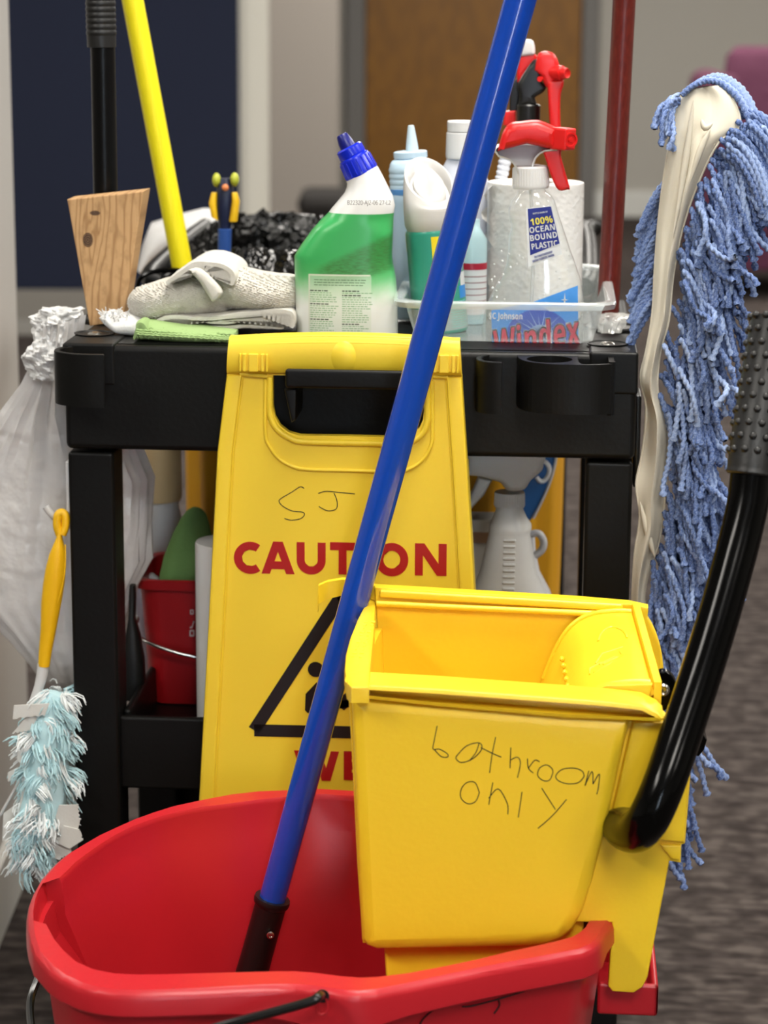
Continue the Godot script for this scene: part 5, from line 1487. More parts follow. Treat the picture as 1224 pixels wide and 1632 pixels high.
	soft_heap(g, PackedVector2Array([Vector2(-0.2457, 0.8897), Vector2(-0.2303, 0.8881), Vector2(-0.2058, 0.8873), Vector2(-0.1812, 0.8871), Vector2(-0.1628, 0.8874), Vector2(-0.1493, 0.8882)]), PackedVector2Array([Vector2(-0.2436, 0.9063), Vector2(-0.2301, 0.9059), Vector2(-0.2056, 0.9026), Vector2(-0.1811, 0.9012), Vector2(-0.1627, 0.8996), Vector2(-0.1493, 0.898)]), -0.055, 0.034, 0.0012)
	part(g, "cloth", green, t, 70)
	# ribs of the knit, run along the fold
	g = Geo.new()
	for k in 7:
		var path := PackedVector3Array()
		for i in 46:
			var f := i / 45.0
			var lo: Vector2 = KNIT[0].lerp(KNIT[1], f)
			var hi: Vector2 = KNIT[2].lerp(KNIT[3], f)
			var v := (k + 0.6) / 7.6
			var p := lo.lerp(hi, v)
			path.append(Vector3(p.x, p.y + 0.0004 * sin(i * 2.2), -0.055 + 0.034 * pow(maxf(1.0 - pow(2.0 * v - 1.0, 2.0), 0.05), 0.45) + 0.0006 * sin(i * 2.9 + k)))
		var rad := []
		for i in 46:
			rad.append(0.0012 + 0.0005 * sin(i * 2.9 + k * 1.7))
		g.tube(path, rad, 6)
	part(g, "knit_ribs", green, t, 70).set_meta("kind", "stuff")
	g = Geo.new()
	fold_sheet(g, PackedVector2Array([Vector2(-0.2459, 0.8906), Vector2(-0.2427, 0.9017), Vector2(-0.242, 0.9066), Vector2(-0.2371, 0.9061), Vector2(-0.2323, 0.8982), Vector2(-0.2347, 0.9018)]), 0.004, -0.06, -0.026)
	part(g, "folded_edge", green, t, 60)


# ---------------------------------------------------------------- bottles on the tray
func bottle_print() -> ImageTexture:
	var im := Image.create(256, 384, false, Image.FORMAT_RGB8)
	var n := FastNoiseLite.new()
	n.frequency = 0.02
	n.seed = 12
	var white := Color(0.87, 0.88, 0.86)
	for y in 384:
		for x in 256:
			# the printed sleeve: green above, fading out in a halftone towards the foot
			var f := smoothstep(255.0, 150.0, y + n.get_noise_2d(x, y) * 10.0)
			var green := Color(0.22, 0.62, 0.34).lerp(Color(0.45, 0.75, 0.48), smoothstep(110.0, 230.0, y))
			var leaf := smoothstep(10.0, -14.0, absf(y - (175.0 - 0.42 * (x - 60.0))) - 26.0 - 0.10 * x) * smoothstep(40.0, 90.0, x)
			green = green.lerp(Color(0.22, 0.45, 0.22), leaf * (0.72 + 0.5 * n.get_noise_2d(x * 2.5, y * 9.0)))
			im.set_pixel(x, y, white.lerp(green, f))
	# text panel
	im.fill_rect(Rect2i(38, 162, 150, 4), Color(0.80, 0.82, 0.76))
	im.fill_rect(Rect2i(38, 166, 3, 190), Color(0.80, 0.82, 0.76))
	for y in range(166, 372):
		for x in range(41, 190):
			im.set_pixel(x, y, im.get_pixel(x, y).lerp(Color(0.80, 0.84, 0.77), 0.55))
	var r := RandomNumberGenerator.new()
	r.seed = 77
	for row in 3:
		var y := 176 + row * 7
		var x := 52
		while x < 172:
			var l := r.randi_range(4, 13)
			im.fill_rect(Rect2i(x, y, l, 2), Color(0.3, 0.42, 0.3))
			x += l + 2
	for col in 2:
		for row in 25:
			var y := 205 + row * 6
			var head := row in ([0, 6, 13] if col == 0 else [0, 2, 15, 21])
			var x := 42 if col == 0 else 120
			var stop := x + r.randi_range(46, 70)
			if head:
				stop = x + r.randi_range(34, 48)
			while x < stop:
				var l := r.randi_range(3, 10)
				im.fill_rect(Rect2i(x, y, l, 3 if head else 2), Color(0.16, 0.22, 0.16) if head else Color(0.42, 0.62, 0.42))
				x += l + 2
	return ImageTexture.create_from_image(im)


func make_bottles() -> void:
	var white: Material = mats["white plastic"]
	# angled-neck cleaner bottle
	var zc := -0.085
	var t := thing("angled_neck_bottle", "white and green cleaner bottle with a bent neck and a blue cap", "bottle", Vector3(-0.0437, 0.8837, -0.085))
	var rows := []
	var i := 0
	for q in CLEANER:
		rows.append(ring_between(q[0], q[1], zc, q[2], 44, 0.62 if i < 12 else 0.9))
		i += 1
	var g := Geo.new()
	g.loft(rows.slice(0, 15))
	g.planar_uv(rows[0][22].x - 0.003, CLEANER[0][0].y, rows[0][0].x + 0.002, CLEANER[14][0].y)
	var pm := mat("green bottle sleeve", Color(1, 1, 1), 0.32)
	pm.albedo_texture = bottle_print()
	var body := part(g, "sleeve", pm, t, 50)
	g = Geo.new()
	g.loft(rows.slice(14))
	part(g, "shoulder", white, t, 50)
	lettering("B22320-AJ2-06 27-L2", 0.0042, t, mat("ink jet print", Color(0.2, 0.2, 0.2), 0.6), Vector3(-0.0203, 1.0236, -0.0565), Basis(Vector3.UP, 0.12), false, 0.0004, 0.0, "date_code", 0.78)
	var c0: Vector3 = Vector3(-0.0294, 1.049, -0.085)
	var c1: Vector3 = Vector3(-0.0485, 1.0862, -0.085)
	var ax := c1 - c0
	var h := ax.length()
	var blue := mat("blue cap plastic", Color(0.04, 0.14, 0.74), 0.25)
	g = Geo.new()
	g.lathe(PackedVector2Array([Vector2(0.0155, -0.001), Vector2(0.0165, 0.0), Vector2(0.0166, h * 0.1), Vector2(0.0158, h * 0.38), Vector2(0.0148, h * 0.44), Vector2(0.0132, h * 0.46), Vector2(0.0136, h * 0.49), Vector2(0.0134, h * 0.66), Vector2(0.0112, h * 0.7), Vector2(0.0, h * 0.7)]), c0, ax, 36)
	var cap := part(g, "cap", blue, t, 30)
	g = Geo.new()
	g.lathe(PackedVector2Array([Vector2(0.0078, h * 0.66), Vector2(0.0074, h * 0.8), Vector2(0.0056, h * 0.97), Vector2(0.0042, h), Vector2(0.0, h)]), c0 + Vector3(-0.0012, 0.0006, 0), ax, 24)
	part(g, "spout", mat("deep blue plastic", Color(0.05, 0.08, 0.42), 0.3), cap, 40)
	g = Geo.new()
	for k in 18:
		var a := TAU * k / 18
		var b := Basis(Quaternion(Vector3.UP, ax.normalized()))
		g.tube(PackedVector3Array([c0 + b * Vector3(cos(a) * 0.0164, h * 0.04, sin(a) * 0.0164), c0 + b * Vector3(cos(a) * 0.0156, h * 0.38, sin(a) * 0.0156)]), 0.0009, 5)
	part(g, "cap_ribs", blue, cap, 60)

	# squeeze bottle with a nozzle, half full of blue liquid
	t = thing("squeeze_bottle", "cloudy squeeze bottle with a pointed nozzle and dark blue liquid", "bottle", Vector3(0.0198, 0.894, -0.2236))
	var z := -0.20
	var cloudy := clear("cloudy blue plastic", Color(0.72, 0.82, 0.90), 0.78, 0.4)
	var sx: Vector3 = Vector3(0.0171, 0.9167, -0.2)
	var tilt := Vector3(-0.06, 1, 0.0)
	g = Geo.new()
	g.lathe(PackedVector2Array([Vector2(0.0, 0.0), Vector2(0.021, 0.0), Vector2(0.024, 0.004), Vector2(0.0245, 0.12), Vector2(0.0225, 0.128), Vector2(0.0215, 0.131)]), Vector3(sx.x + 0.003, 0.893, z), tilt, 40, 1.0, false)
	var sb := part(g, "body", cloudy, t, 40)
	g = Geo.new()
	g.lathe(PackedVector2Array([Vector2(0.0, 0.0), Vector2(0.0205, 0.0015), Vector2(0.0235, 0.005), Vector2(0.0238, 0.052), Vector2(0.0, 0.052)]), Vector3(sx.x + 0.003, 0.894, z), tilt, 36)
	part(g, "liquid", mat("dark blue liquid", Color(0.09, 0.1, 0.33), 0.2), sb, 40)
	var collar: Vector3 = Vector3(0.0129, 1.0253, -0.2)
	g = Geo.new()
	var pr := PackedVector2Array([Vector2(0.0215, 0.0)])
	for k in 4:
		pr.append_array(PackedVector2Array([Vector2(0.0228, 0.0004 + k * 0.0058), Vector2(0.0232, 0.003 + k * 0.0058), Vector2(0.0222, 0.0052 + k * 0.0058)]))
	pr.append_array(PackedVector2Array([Vector2(0.0215, 0.026), Vector2(0.019, 0.0295), Vector2(0.0155, 0.031), Vector2(0.0172, 0.032), Vector2(0.0172, 0.0375), Vector2(0.0155, 0.0385), Vector2(0.006, 0.0385)]))
	g.lathe(pr, collar, tilt, 36)
	part(g, "collar", clear("cloudy collar plastic", Color(0.76, 0.86, 0.93), 0.85, 0.35), t, 35)
	g = Geo.new()
	g.lathe(PackedVector2Array([Vector2(0.0222, -0.006), Vector2(0.0232, -0.004), Vector2(0.0232, 0.001), Vector2(0.022, 0.002)]), collar, tilt, 36, 1.0, false)
	part(g, "blue_band", mat("mid blue band", Color(0.32, 0.56, 0.82), 0.4), t)
	g = Geo.new()
	g.lathe(PackedVector2Array([Vector2(0.0068, 0.037), Vector2(0.006, 0.045), Vector2(0.0035, 0.062), Vector2(0.003, 0.064), Vector2(0.0018, 0.0645), Vector2(0.0, 0.0645)]), collar + Vector3(0.002, 0, 0), tilt, 24)
	part(g, "nozzle", clear("cloudy nozzle plastic", Color(0.80, 0.88, 0.92), 0.8, 0.35), t, 40)

	# white flip-top bottle
	t = thing("flip_top_bottle", "white bottle with a flip-top cap half hidden by the mop pole", "bottle", Vector3(0.0635, 0.894, -0.2287))
	z = -0.235
	var fx: Vector3 = Vector3(0.0622, 1.0237, -0.235)
	var pale := mat("pale lilac plastic", Color(0.78, 0.79, 0.83), 0.4)
	g = Geo.new()
	g.lathe(PackedVector2Array([Vector2(0.0, 0.0), Vector2(0.026, 0.0), Vector2(0.029, 0.004), Vector2(0.029, Vector2(0.0622, 1.0237).y - 0.893), Vector2(0.027, Vector2(0.0621, 1.0327).y - 0.893), Vector2(0.0165, Vector2(0.0618, 1.052).y - 0.893), Vector2(0.0155, Vector2(0.0618, 1.0558).y - 0.893), Vector2(0.0, Vector2(0.0618, 1.0558).y - 0.893)]), Vector3(fx.x, 0.893, z), Vector3.UP, 40, 0.7)
	part(g, "body", pale, t, 40)
	var fc: Vector3 = Vector3(0.0611, 1.0584, -0.235)
	g = Geo.new()
	g.lathe(PackedVector2Array([Vector2(0.0, -0.006), Vector2(0.0155, -0.004), Vector2(0.0160, 0.0), Vector2(0.0155, 0.022), Vector2(0.0150, 0.0225), Vector2(0.0, 0.0225)]), fc, Vector3.UP, 36)
	part(g, "cap", white, t, 30)
	g = Geo.new()
	g.lathe(PackedVector2Array([Vector2(0.0, 0.0235), Vector2(0.0146, 0.0235), Vector2(0.0148, 0.033), Vector2(0.0138, 0.0342), Vector2(0.0, 0.0342)]), fc, Vector3.UP, 36)
	part(g, "flip_lid", white, t, 30)

	# aerosol can with a slanted cap
	t = thing("aerosol_can", "teal green aerosol can with a slanted white spray cap in the tub", "aerosol can", Vector3(0.0452, 0.894, -0.1328))
	z = -0.115
	var a0: Vector3 = Vector3(0.0473, 0.8965, -0.115)
	var a1: Vector3 = Vector3(0.0387, 0.9932, -0.115)
	var aa := (a1 - a0).normalized()
	a0 -= aa * 0.005
	var H := (a1 - a0).length()
	var R: float = 0.0274
	var teal := mat("teal can print", Color(0.22, 0.60, 0.52), 0.28)
	g = Geo.new()
	g.lathe(PackedVector2Array([Vector2(0.0, 0.0), Vector2(R * 0.94, 0.0), Vector2(R, 0.003), Vector2(R, H - 0.003), Vector2(R * 0.95, H), Vector2(0.0, H)]), a0, aa, 48)
	var can := part(g, "can", teal, t, 30)
	g = Geo.new()
	g.lathe(PackedVector2Array([Vector2(R * 1.0005, -0.0005), Vector2(R * 1.003, 0.0), Vector2(R * 1.003, 0.021), Vector2(R * 1.0005, 0.0215)]), a0 + aa * 0.004, aa, 48, 1.0, false)
	part(g, "grey_print_band", mat("grey print", Color(0.62, 0.68, 0.66), 0.35), can, 30)
	var q := Basis(Quaternion(Vector3.UP, aa))
	var patch := func(a_from: float, a_to: float, y0: float, y1: float, called: String, m: Material) -> void:
		var pg := Geo.new()
		var pr_rows := []
		for yy in [y0, y1]:
			var r := PackedVector3Array()
			for k in 9:
				var an := deg_to_rad(lerpf(a_from, a_to, k / 8.0))
				r.append(a0 + q * Vector3(cos(an) * R * 1.006, yy, sin(an) * R * 1.006))
			pr_rows.append(r)
		pg.grid(pr_rows)
		part(pg, called, m, can, 40)
	patch.call(92.0, 60.0, H * 0.72, H * 0.95, "yellow_patch", mat("yellow print", Color(0.93, 0.85, 0.1), 0.35))
	patch.call(178.0, 168.0, H * 0.8, H * 1.0, "yellow_edge", mat("yellow print", Color.WHITE))
	patch.call(36.0, 2.0, H * 0.33, H * 0.45, "blue_flash", mat("sky blue print", Color(0.2, 0.55, 0.85), 0.35))
	patch.call(30.0, 4.0, H * 0.45, H * 0.58, "white_badge", mat("white print", Color(0.85, 0.86, 0.86), 0.35))
	for k in 11:
		patch.call(62.0, 12.0, H * (0.06 + 0.024 * k), H * (0.068 + 0.024 * k), "print_line", mat("pale teal print", Color(0.5, 0.78, 0.72), 0.35))
	# the cap: wall rings that lean over into a slanted mouth
	rows = []
	for k in 9:
		var f := k / 8.0
		var lean := smoothstep(0.35, 1.0, f)
		var rr := R * (0.93 if k == 0 else 1.0 + 0.02 * sin(PI * f) - 0.13 * pow(f, 2.6))
		rows.append(slant_ring(a1, q, rr, 0.048 * f, lean * 0.016))
	rows.append(slant_ring(a1, q, R * 0.80, 0.0485, 0.0155))
	rows.append(slant_ring(a1, q, R * 0.74, 0.045, 0.0150))
	rows.append(slant_ring(a1, q, R * 0.70, 0.036, 0.0135))
	g = Geo.new()
	g.loft(rows)
	var cp := part(g, "spray_cap", bump(mat("cap white plastic", Color(0.79, 0.785, 0.775), 0.4), fine, 30.0, 0.004), t, 45)
	g = Geo.new()
	g.loft([slant_ring(a1, q, R * 0.58, 0.034, 0.0125), slant_ring(a1, q, R * 0.57, 0.0425, 0.0125), slant_ring(a1, q, R * 0.48, 0.045, 0.0115), slant_ring(a1, q, R * 0.2, 0.044, 0.0115)])
	part(g, "button", mats["cap white plastic"], cp, 45)

	# second small print bottle between can and paper roll
	t = thing("label_bottle", "slim bottle with a white red-striped label squeezed beside the paper roll", "bottle", Vector3(0.0745, 0.894, -0.2299))
	var lx: Vector3 = Vector3(0.0755, 0.9342, -0.17)
	g = Geo.new()
	g.lathe(PackedVector2Array([Vector2(0.0, 0.0), Vector2(0.015, 0.0), Vector2(0.0155, 0.003), Vector2(0.0155, 0.085), Vector2(0.008, 0.097), Vector2(0.008, 0.105), Vector2(0.0, 0.105)]), Vector3(lx.x, 0.893, -0.17), Vector3.UP, 30)
	var lb := part(g, "body", clear("pale aqua plastic", Color(0.75, 0.88, 0.9), 0.7, 0.3), t, 40)
	g = Geo.new()
	g.lathe(PackedVector2Array([Vector2(0.0157, 0.01), Vector2(0.0157, 0.058)]), Vector3(lx.x, 0.893, -0.17), Vector3.UP, 30, 1.0, false)
	part(g, "label_wrap", mat("white print", Color.WHITE), lb)
	g = Geo.new()
	g.lathe(PackedVector2Array([Vector2(0.0159, 0.0555), Vector2(0.0159, 0.062)]), Vector3(lx.x, 0.893, -0.17), Vector3.UP, 30, 1.0, false)
	part(g, "red_stripe", mat("crimson print", Color(0.66, 0.1, 0.2), 0.4), lb)
	for k in 6:
		g = Geo.new()
		g.lathe(PackedVector2Array([Vector2(0.0158, 0.048 - k * 0.0062), Vector2(0.0158, 0.0492 - k * 0.0062)]), Vector3(lx.x, 0.893, -0.17), Vector3.UP, 30, 1.0, false)
		part(g, "print_line", mat("pink grey print", Color(0.66, 0.55, 0.56), 0.4), lb)

	# paper towel roll
	t = thing("paper_towel_roll", "tall white paper towel roll standing in the tub behind the clear spray bottle", "paper roll", Vector3(0.1418, 0.894, -0.2377))
	var rc: Vector3 = Vector3(0.1387, 0.9614, -0.22)
	var paper := bump(mat("embossed paper", Color(0.88, 0.875, 0.86), 0.95, 0.2), terry, 7.0, 0.06)
	g = Geo.new()
	var hh: float = Vector2(0.1373, 1.0322).y - 0.894
	g.lathe(PackedVector2Array([Vector2(0.019, 0.0), Vector2(0.049, 0.0), Vector2(0.0495, 0.002), Vector2(0.0495, hh - 0.002), Vector2(0.049, hh), Vector2(0.019, hh), Vector2(0.019, 0.0)]), Vector3(rc.x, 0.894, -0.22), Vector3.UP, 56, 1.0, false)
	part(g, "roll", paper, t, 40)
	g = Geo.new()
	g.lathe(PackedVector2Array([Vector2(0.0175, 0.0), Vector2(0.0188, 0.0), Vector2(0.0188, hh - 0.001), Vector2(0.0175, hh - 0.001), Vector2(0.0175, 0.0)]), Vector3(rc.x, 0.894, -0.22), Vector3.UP, 40, 1.0, false)
	part(g, "core", mat("brown cardboard", Color(0.5, 0.4, 0.3), 0.9), t)
	# loose outer sheet with a torn edge
	rows = []
	for k in 2:
		var r := PackedVector3Array()
		for j in 24:
			var y := lerpf(0.9, 0.894 + hh, j / 23.0)
			r.append(Vector3(rc.x - 0.049 + (0.0 if k == 0 else 0.004 * sin(j * 1.7) + 0.003 * sin(j * 0.6)), y, -0.205 if k == 0 else -0.185 + 0.004 * sin(j * 0.9)))
		rows.append(r)
	g = Geo.new()
	g.grid(rows)
	part(g, "loose_sheet", paper, t, 60)


func slant_ring(at: Vector3, q: Basis, r: float, y: float, lean: float) -> PackedVector3Array:
	var ring := PackedVector3Array()
	for j in 40:
		var a := TAU * j / 40
		ring.append(at + q * Vector3(cos(a) * r, y - lean * (0.55 * cos(a) + 1.25 * sin(a)), sin(a) * r))
	return ring


# ---------------------------------------------------------------- clear tub and spray bottles
func make_tub() -> void:
	var film := clear("clear tub plastic", Color(0.86, 0.9, 0.9), 0.20, 0.12)
	var t := thing("clear_tub", "clear plastic tub holding spray bottles and cans on the cart tray", "tub", Vector3(0.111, 0.8627, -0.17))
	var x0 := 0.0255
	var x1 := 0.198
	var rows := []
	for q in [[0.8925, 0.004], [0.893, 0.0], [0.91, -0.005], [0.930, -0.010], [0.9315, -0.012]]:
		rows.append(tub_ring(x0 + q[1], x1 - q[1], -0.335 + q[1], -0.042 - q[1], 0.018, q[0]))
	var g := Geo.new()
	g.grid(rows, true)
	g.fan(rows[0])
	part(g, "walls", film, t, 50)
	# turned-down rim
	rows = []
	for q in [[0.9315, -0.011], [0.9335, -0.013], [0.9335, -0.020], [0.9315, -0.0215], [0.9265, -0.0205]]:
		rows.append(tub_ring(x0 + q[1], x1 - q[1], -0.335 + q[1], -0.042 - q[1], 0.026, q[0]))
	g = Geo.new()
	g.grid(rows, true)
	part(g, "rim", clear("clear tub rim", Color(0.9, 0.93, 0.93), 0.42, 0.15), t, 60)
	# gripping tab under the front rim
	g = Geo.new()
	g.plate(PackedVector2Array([Vector2(0.1496, 0.9296), Vector2(0.1556, 0.9255), Vector2(0.2056, 0.9268), Vector2(0.2079, 0.9317)]), -0.0232, -0.0212, 0.0006)
	part(g, "rim_tab", mats["clear tub rim"], t)


func tub_ring(x0: float, x1: float, z0: float, z1: float, r: float, y: float) -> PackedVector3Array:
	var ring := PackedVector3Array()
	for q in 4:
		var cx := x1 - r if q == 0 or q == 3 else x0 + r
		var cz := z1 - r if q < 2 else z0 + r
		for m in 9:
			var a := PI * 0.5 * (q + m / 8.0)
			ring.append(Vector3(cx + r * cos(a), y, cz + r * sin(a)))
	return ring


func make_sprayers() -> void:
	var red: Material = mats["red trigger plastic"]
	var white: Material = mats["white plastic"]
	# window cleaner
	var zc := -0.09
	var t := thing("clear_spray_bottle", "clear spray bottle with red trigger and blue label standing in the tub", "spray bottle", Vector3(0.1373, 0.8753, -0.09))
	var rows := []
	for q in WINDOW_BOTTLE:
		rows.append(ring_between(q[0], q[1], zc, q[2], 40, 0.75))
	var g := Geo.new()
	g.loft(rows)
	var body := part(g, "bottle", clear("clear bottle plastic", Color(0.93, 0.95, 0.93), 0.10, 0.06), t, 60)
	# drops of liquid inside the wall
	g = Geo.new()
	for k in 120:
		var f := rng.randf()
		var p := Vector2(lerpf(DROPS[0].x, DROPS[1].x, rng.randf()), lerpf(DROPS[0].y, DROPS[1].y, f * f))
		var rr := rng.randf_range(0.0005, 0.0014)
		g.sphere(Vector3(p.x, p.y, zc + 0.0195 - rng.randf() * 0.006), Vector3(rr, rr * 0.9, rr * 0.5), 6)
	part(g, "droplets", clear("water drops", Color(0.97, 0.98, 0.98), 0.55, 0.05), body, 60).set_meta("kind", "stuff")
	g = Geo.new()
	g.tube(PackedVector3Array([Vector3(0.1348, 1.0365, -0.09), Vector3(0.1387, 0.9633, -0.09), Vector3(0.1354, 0.8765, -0.09)]), 0.0018, 8)
	part(g, "dip_tube", clear("dip tube plastic", Color(0.93, 0.94, 0.93), 0.4, 0.2), body, 60)
	# labels
	var zl := zc + 0.0252
	g = Geo.new()
	g.plate(PackedVector2Array([Vector2(0.0989, 0.9198), Vector2(0.1366, 0.9277), Vector2(0.1823, 0.9455), Vector2(0.1845, 0.8775), Vector2(0.1008, 0.8761)]), zl - 0.0004, zl, 0.0)
	var lab := part(g, "blue_label", mat("sky blue label", Color(0.25, 0.56, 0.86), 0.35), body, 20)
	g = Geo.new()
	g.plate(arc(Vector2(0.1451, 0.8959), Vector2(0.031, 0.026), 0, 352, 44), zl, zl + 0.0003)
	part(g, "halo", mat("royal blue print", Color(0.16, 0.3, 0.7), 0.35), lab, 20)
	g = Geo.new()
	var hc: Vector2 = Vector2(0.1475, 0.8978)
	for k in 22:
		var a := TAU * k / 22.0
		var l := 0.022 if k % 2 == 0 else 0.03
		var d := Vector2(cos(a), sin(a) * 0.86)
		var n := Vector2(-d.y, d.x) * 0.0007
		g.plate(PackedVector2Array([hc + n, hc + d * l, hc - n]), zl + 0.0002, zl + 0.0005)
	g.plate(arc(hc, Vector2(0.012, 0.009), 0, 345, 23), zl + 0.0002, zl + 0.0005)
	part(g, "sun_rays", mat("pale blue print", Color(0.62, 0.74, 0.92), 0.35), lab, 20)
	var turn := Basis(Vector3.BACK, deg_to_rad(11.5)) * Basis(Vector3(1, 0, 0), Vector3(0.12, 1, 0), Vector3(0, 0, 1))
	var bc: Vector3 = Vector3(0.1433, 0.8941, -0.0648)
	lettering("Windex", 0.0265, lab, mat("white print", Color.WHITE), Vector3(bc.x, bc.y, zl + 0.0007), turn, true, 0.0003, 0.0016, "name_outline", 0.64)
	lettering("Windex", 0.0265, lab, mat("rose red print", Color(0.76, 0.12, 0.24), 0.35), Vector3(bc.x, bc.y, zl + 0.0011), turn, true, 0.0003, 0.0, "name_lettering", 0.64)
	lettering("SC Johnson", 0.006, lab, mat("white print", Color.WHITE), Vector3(0.1131, 0.9146, -0.0642), Basis(), true, 0.0003, 0.0, "maker_lettering", 0.75)
	g = Geo.new()
	var st: Vector2 = Vector2(0.1699, 0.9313)
	for k in 2:
		var d := Vector2(0.0035, 0) if k == 0 else Vector2(0, 0.007)
		var n := Vector2(-d.y, d.x).normalized() * 0.0008
		g.plate(PackedVector2Array([st + d, st + n, st - d, st - n]), zl, zl + 0.0004)
	part(g, "sparkle", mat("white print", Color.WHITE), lab, 20)
	# small recycled-plastic label
	var zs := zc + 0.0235
	var tl := Basis(Vector3.BACK, deg_to_rad(9.0)) * Basis(Vector3.RIGHT, deg_to_rad(4.0))
	g = Geo.new()
	g.plate(PackedVector2Array([Vector2(0.1306, 1.0192), Vector2(0.1553, 1.0219), Vector2(0.1665, 0.9755), Vector2(0.1341, 0.9623)]), zs - 0.0006, zs, 0.0)
	var sm := part(g, "small_label", mat("white print", Color.WHITE), body, 20)
	g = Geo.new()
	g.plate(PackedVector2Array([Vector2(0.1324, 1.0186), Vector2(0.1547, 1.0213), Vector2(0.1639, 0.9858), Vector2(0.1357, 0.9739)]), zs, zs + 0.0003)
	part(g, "navy_panel", mat("navy print", Color(0.07, 0.13, 0.5), 0.35), sm, 20)
	for w in [["100%", 0.0064, Vector3(0.1459, 1.0074, -0.066), "lemon print", Color(0.93, 0.88, 0.3)], ["OCEAN", 0.0056, Vector3(0.1467, 0.9998, -0.066), "white print", Color.WHITE], ["BOUND", 0.0056, Vector3(0.148, 0.9923, -0.066), "white print", Color.WHITE], ["PLASTIC", 0.0056, Vector3(0.1491, 0.9841, -0.066), "white print", Color.WHITE]]:
		lettering(w[0], w[1], sm, mat(w[3], w[4], 0.4), Vector3(w[2].x, w[2].y, zs + 0.0006), tl, true, 0.0003, 0.0, "lettering", 0.86 if w[0] == "PLASTIC" else 0.98)
	lettering("BOTTLE MADE OF", 0.0014, sm, mat("white print", Color.WHITE), Vector3(0.1445, 1.0152, -0.0656), tl, true, 0.0003, 0.0, "lettering", 0.9)
	for w in [["IN PARTNERSHIP", Vector3(0.1484, 0.975, -0.066)], ["WITH PLASTIC BANK", Vector3(0.1484, 0.9714, -0.066)]]:
		lettering(w[0], 0.0021, sm, mat("navy print", Color.WHITE), Vector3(w[1].x, w[1].y, zs + 0.0004), Basis(Vector3.BACK, deg_to_rad(18.0)), true, 0.0003, 0.0, "lettering", 0.78)
	# sprayer head
	g = Geo.new()
	var cl: Vector3 = Vector3(0.1348, 1.0365, -0.09)
	g.lathe(PackedVector2Array([Vector2(0.0, 0.0), Vector2(0.0168, 0.0), Vector2(0.0178, 0.002), Vector2(0.0172, 0.020), Vector2(0.0155, 0.0215), Vector2(0.0, 0.0215)]), cl, Vector3(-0.03, 1, 0), 40)
	for k in 40:
		var a := TAU * k / 40
		g.tube(PackedVector3Array([cl + Vector3(cos(a) * 0.0177, 0.003, sin(a) * 0.0177), cl + Vector3(cos(a) * 0.0170 - 0.0006, 0.019, sin(a) * 0.0170)]), 0.0006, 5)
	part(g, "collar", white, t, 40)
	g = Geo.new()
	g.plate(smooth2(PackedVector2Array([Vector2(0.0992, 1.072), Vector2(0.1015, 1.078), Vector2(0.1305, 1.0807), Vector2(0.157, 1.078), Vector2(0.1595, 1.0738), Vector2(0.1475, 1.0725), Vector2(0.1398, 1.0664), Vector2(0.1364, 1.0556), Vector2(0.1347, 1.0472), Vector2(0.1251, 1.047), Vector2(0.12, 1.0566), Vector2(0.1139, 1.0638), Vector2(0.1029, 1.0672)]), 2), -0.102, -0.076, 0.0018)
	part(g, "neck_shroud", white, t, 50)
	g = Geo.new()
	g.plate(smooth2(PackedVector2Array([Vector2(0.1023, 1.0729), Vector2(0.1046, 1.0831), Vector2(0.1074, 1.0915), Vector2(0.1133, 1.0981), Vector2(0.1241, 1.1), Vector2(0.1397, 1.1013), Vector2(0.1518, 1.0973), Vector2(0.1579, 1.0944)]), 3) + PackedVector2Array([Vector2(0.1583, 1.0759), Vector2(0.1487, 1.0764), Vector2(0.1305, 1.0804)]), -0.106, -0.071, 0.006)
	part(g, "hood", red, t, 50)
	g = Geo.new()
	var nz: Vector3 = Vector3(0.1647, 1.0851, -0.08)
	g.rbox(nz, Vector3(0.018, 0.021, 0.021), 0.002, Basis(Vector3.BACK, -0.06) * Basis(Vector3.UP, -0.5))
	var nzp := part(g, "nozzle", red, t)
	g = Geo.new()
	g.lathe(PackedVector2Array([Vector2(0.0072, 0.0), Vector2(0.0072, 0.0016), Vector2(0.0055, 0.0016), Vector2(0.0052, 0.0004), Vector2(0.0025, 0.0004), Vector2(0.0022, 0.0016), Vector2(0.0, 0.0018)]), nz + Vector3(0.0076, -0.0005, 0.0086) * 0.95, Vector3(0.5, -0.04, 0.86), 20)
	part(g, "nozzle_ring", red, nzp)
	g = Geo.new()
	g.plate(smooth2(PackedVector2Array([Vector2(0.1451, 1.0736), Vector2(0.1625, 1.0761), Vector2(0.1633, 1.0678), Vector2(0.1672, 1.0546), Vector2(0.1724, 1.0378), Vector2(0.1706, 1.0366), Vector2(0.1616, 1.0359), Vector2(0.1553, 1.0466), Vector2(0.1502, 1.0604), Vector2(0.1476, 1.0676)]), 3), -0.098, -0.078, 0.002)
	part(g, "trigger", red, t, 50)

	# red and black sprayer standing behind
	t = thing("black_red_sprayer", "spray bottle with a black body and red hinged trigger, behind the clear one", "spray bottle", Vector3(0.1385, 0.894, -0.2373))
	var blk := mat("sprayer black plastic", Color(0.035, 0.035, 0.03), 0.35)
	var z := -0.305
	g = Geo.new()
	var bx: Vector3 = Vector3(0.1301, 1.0187, -0.305)
	g.lathe(PackedVector2Array([Vector2(0.0, 0.0), Vector2(0.034, 0.0), Vector2(0.036, 0.004), Vector2(0.036, 0.09), Vector2(0.013, 0.135), Vector2(0.013, 0.15), Vector2(0.0, 0.15)]), Vector3(bx.x, 0.893, z), Vector3.UP, 36)
	part(g, "bottle", mat("grey bottle plastic", Color(0.7, 0.7, 0.68), 0.4), t, 40)
	g = Geo.new()
	var sk: Vector3 = Vector3(0.1287, 1.0583, -0.305)
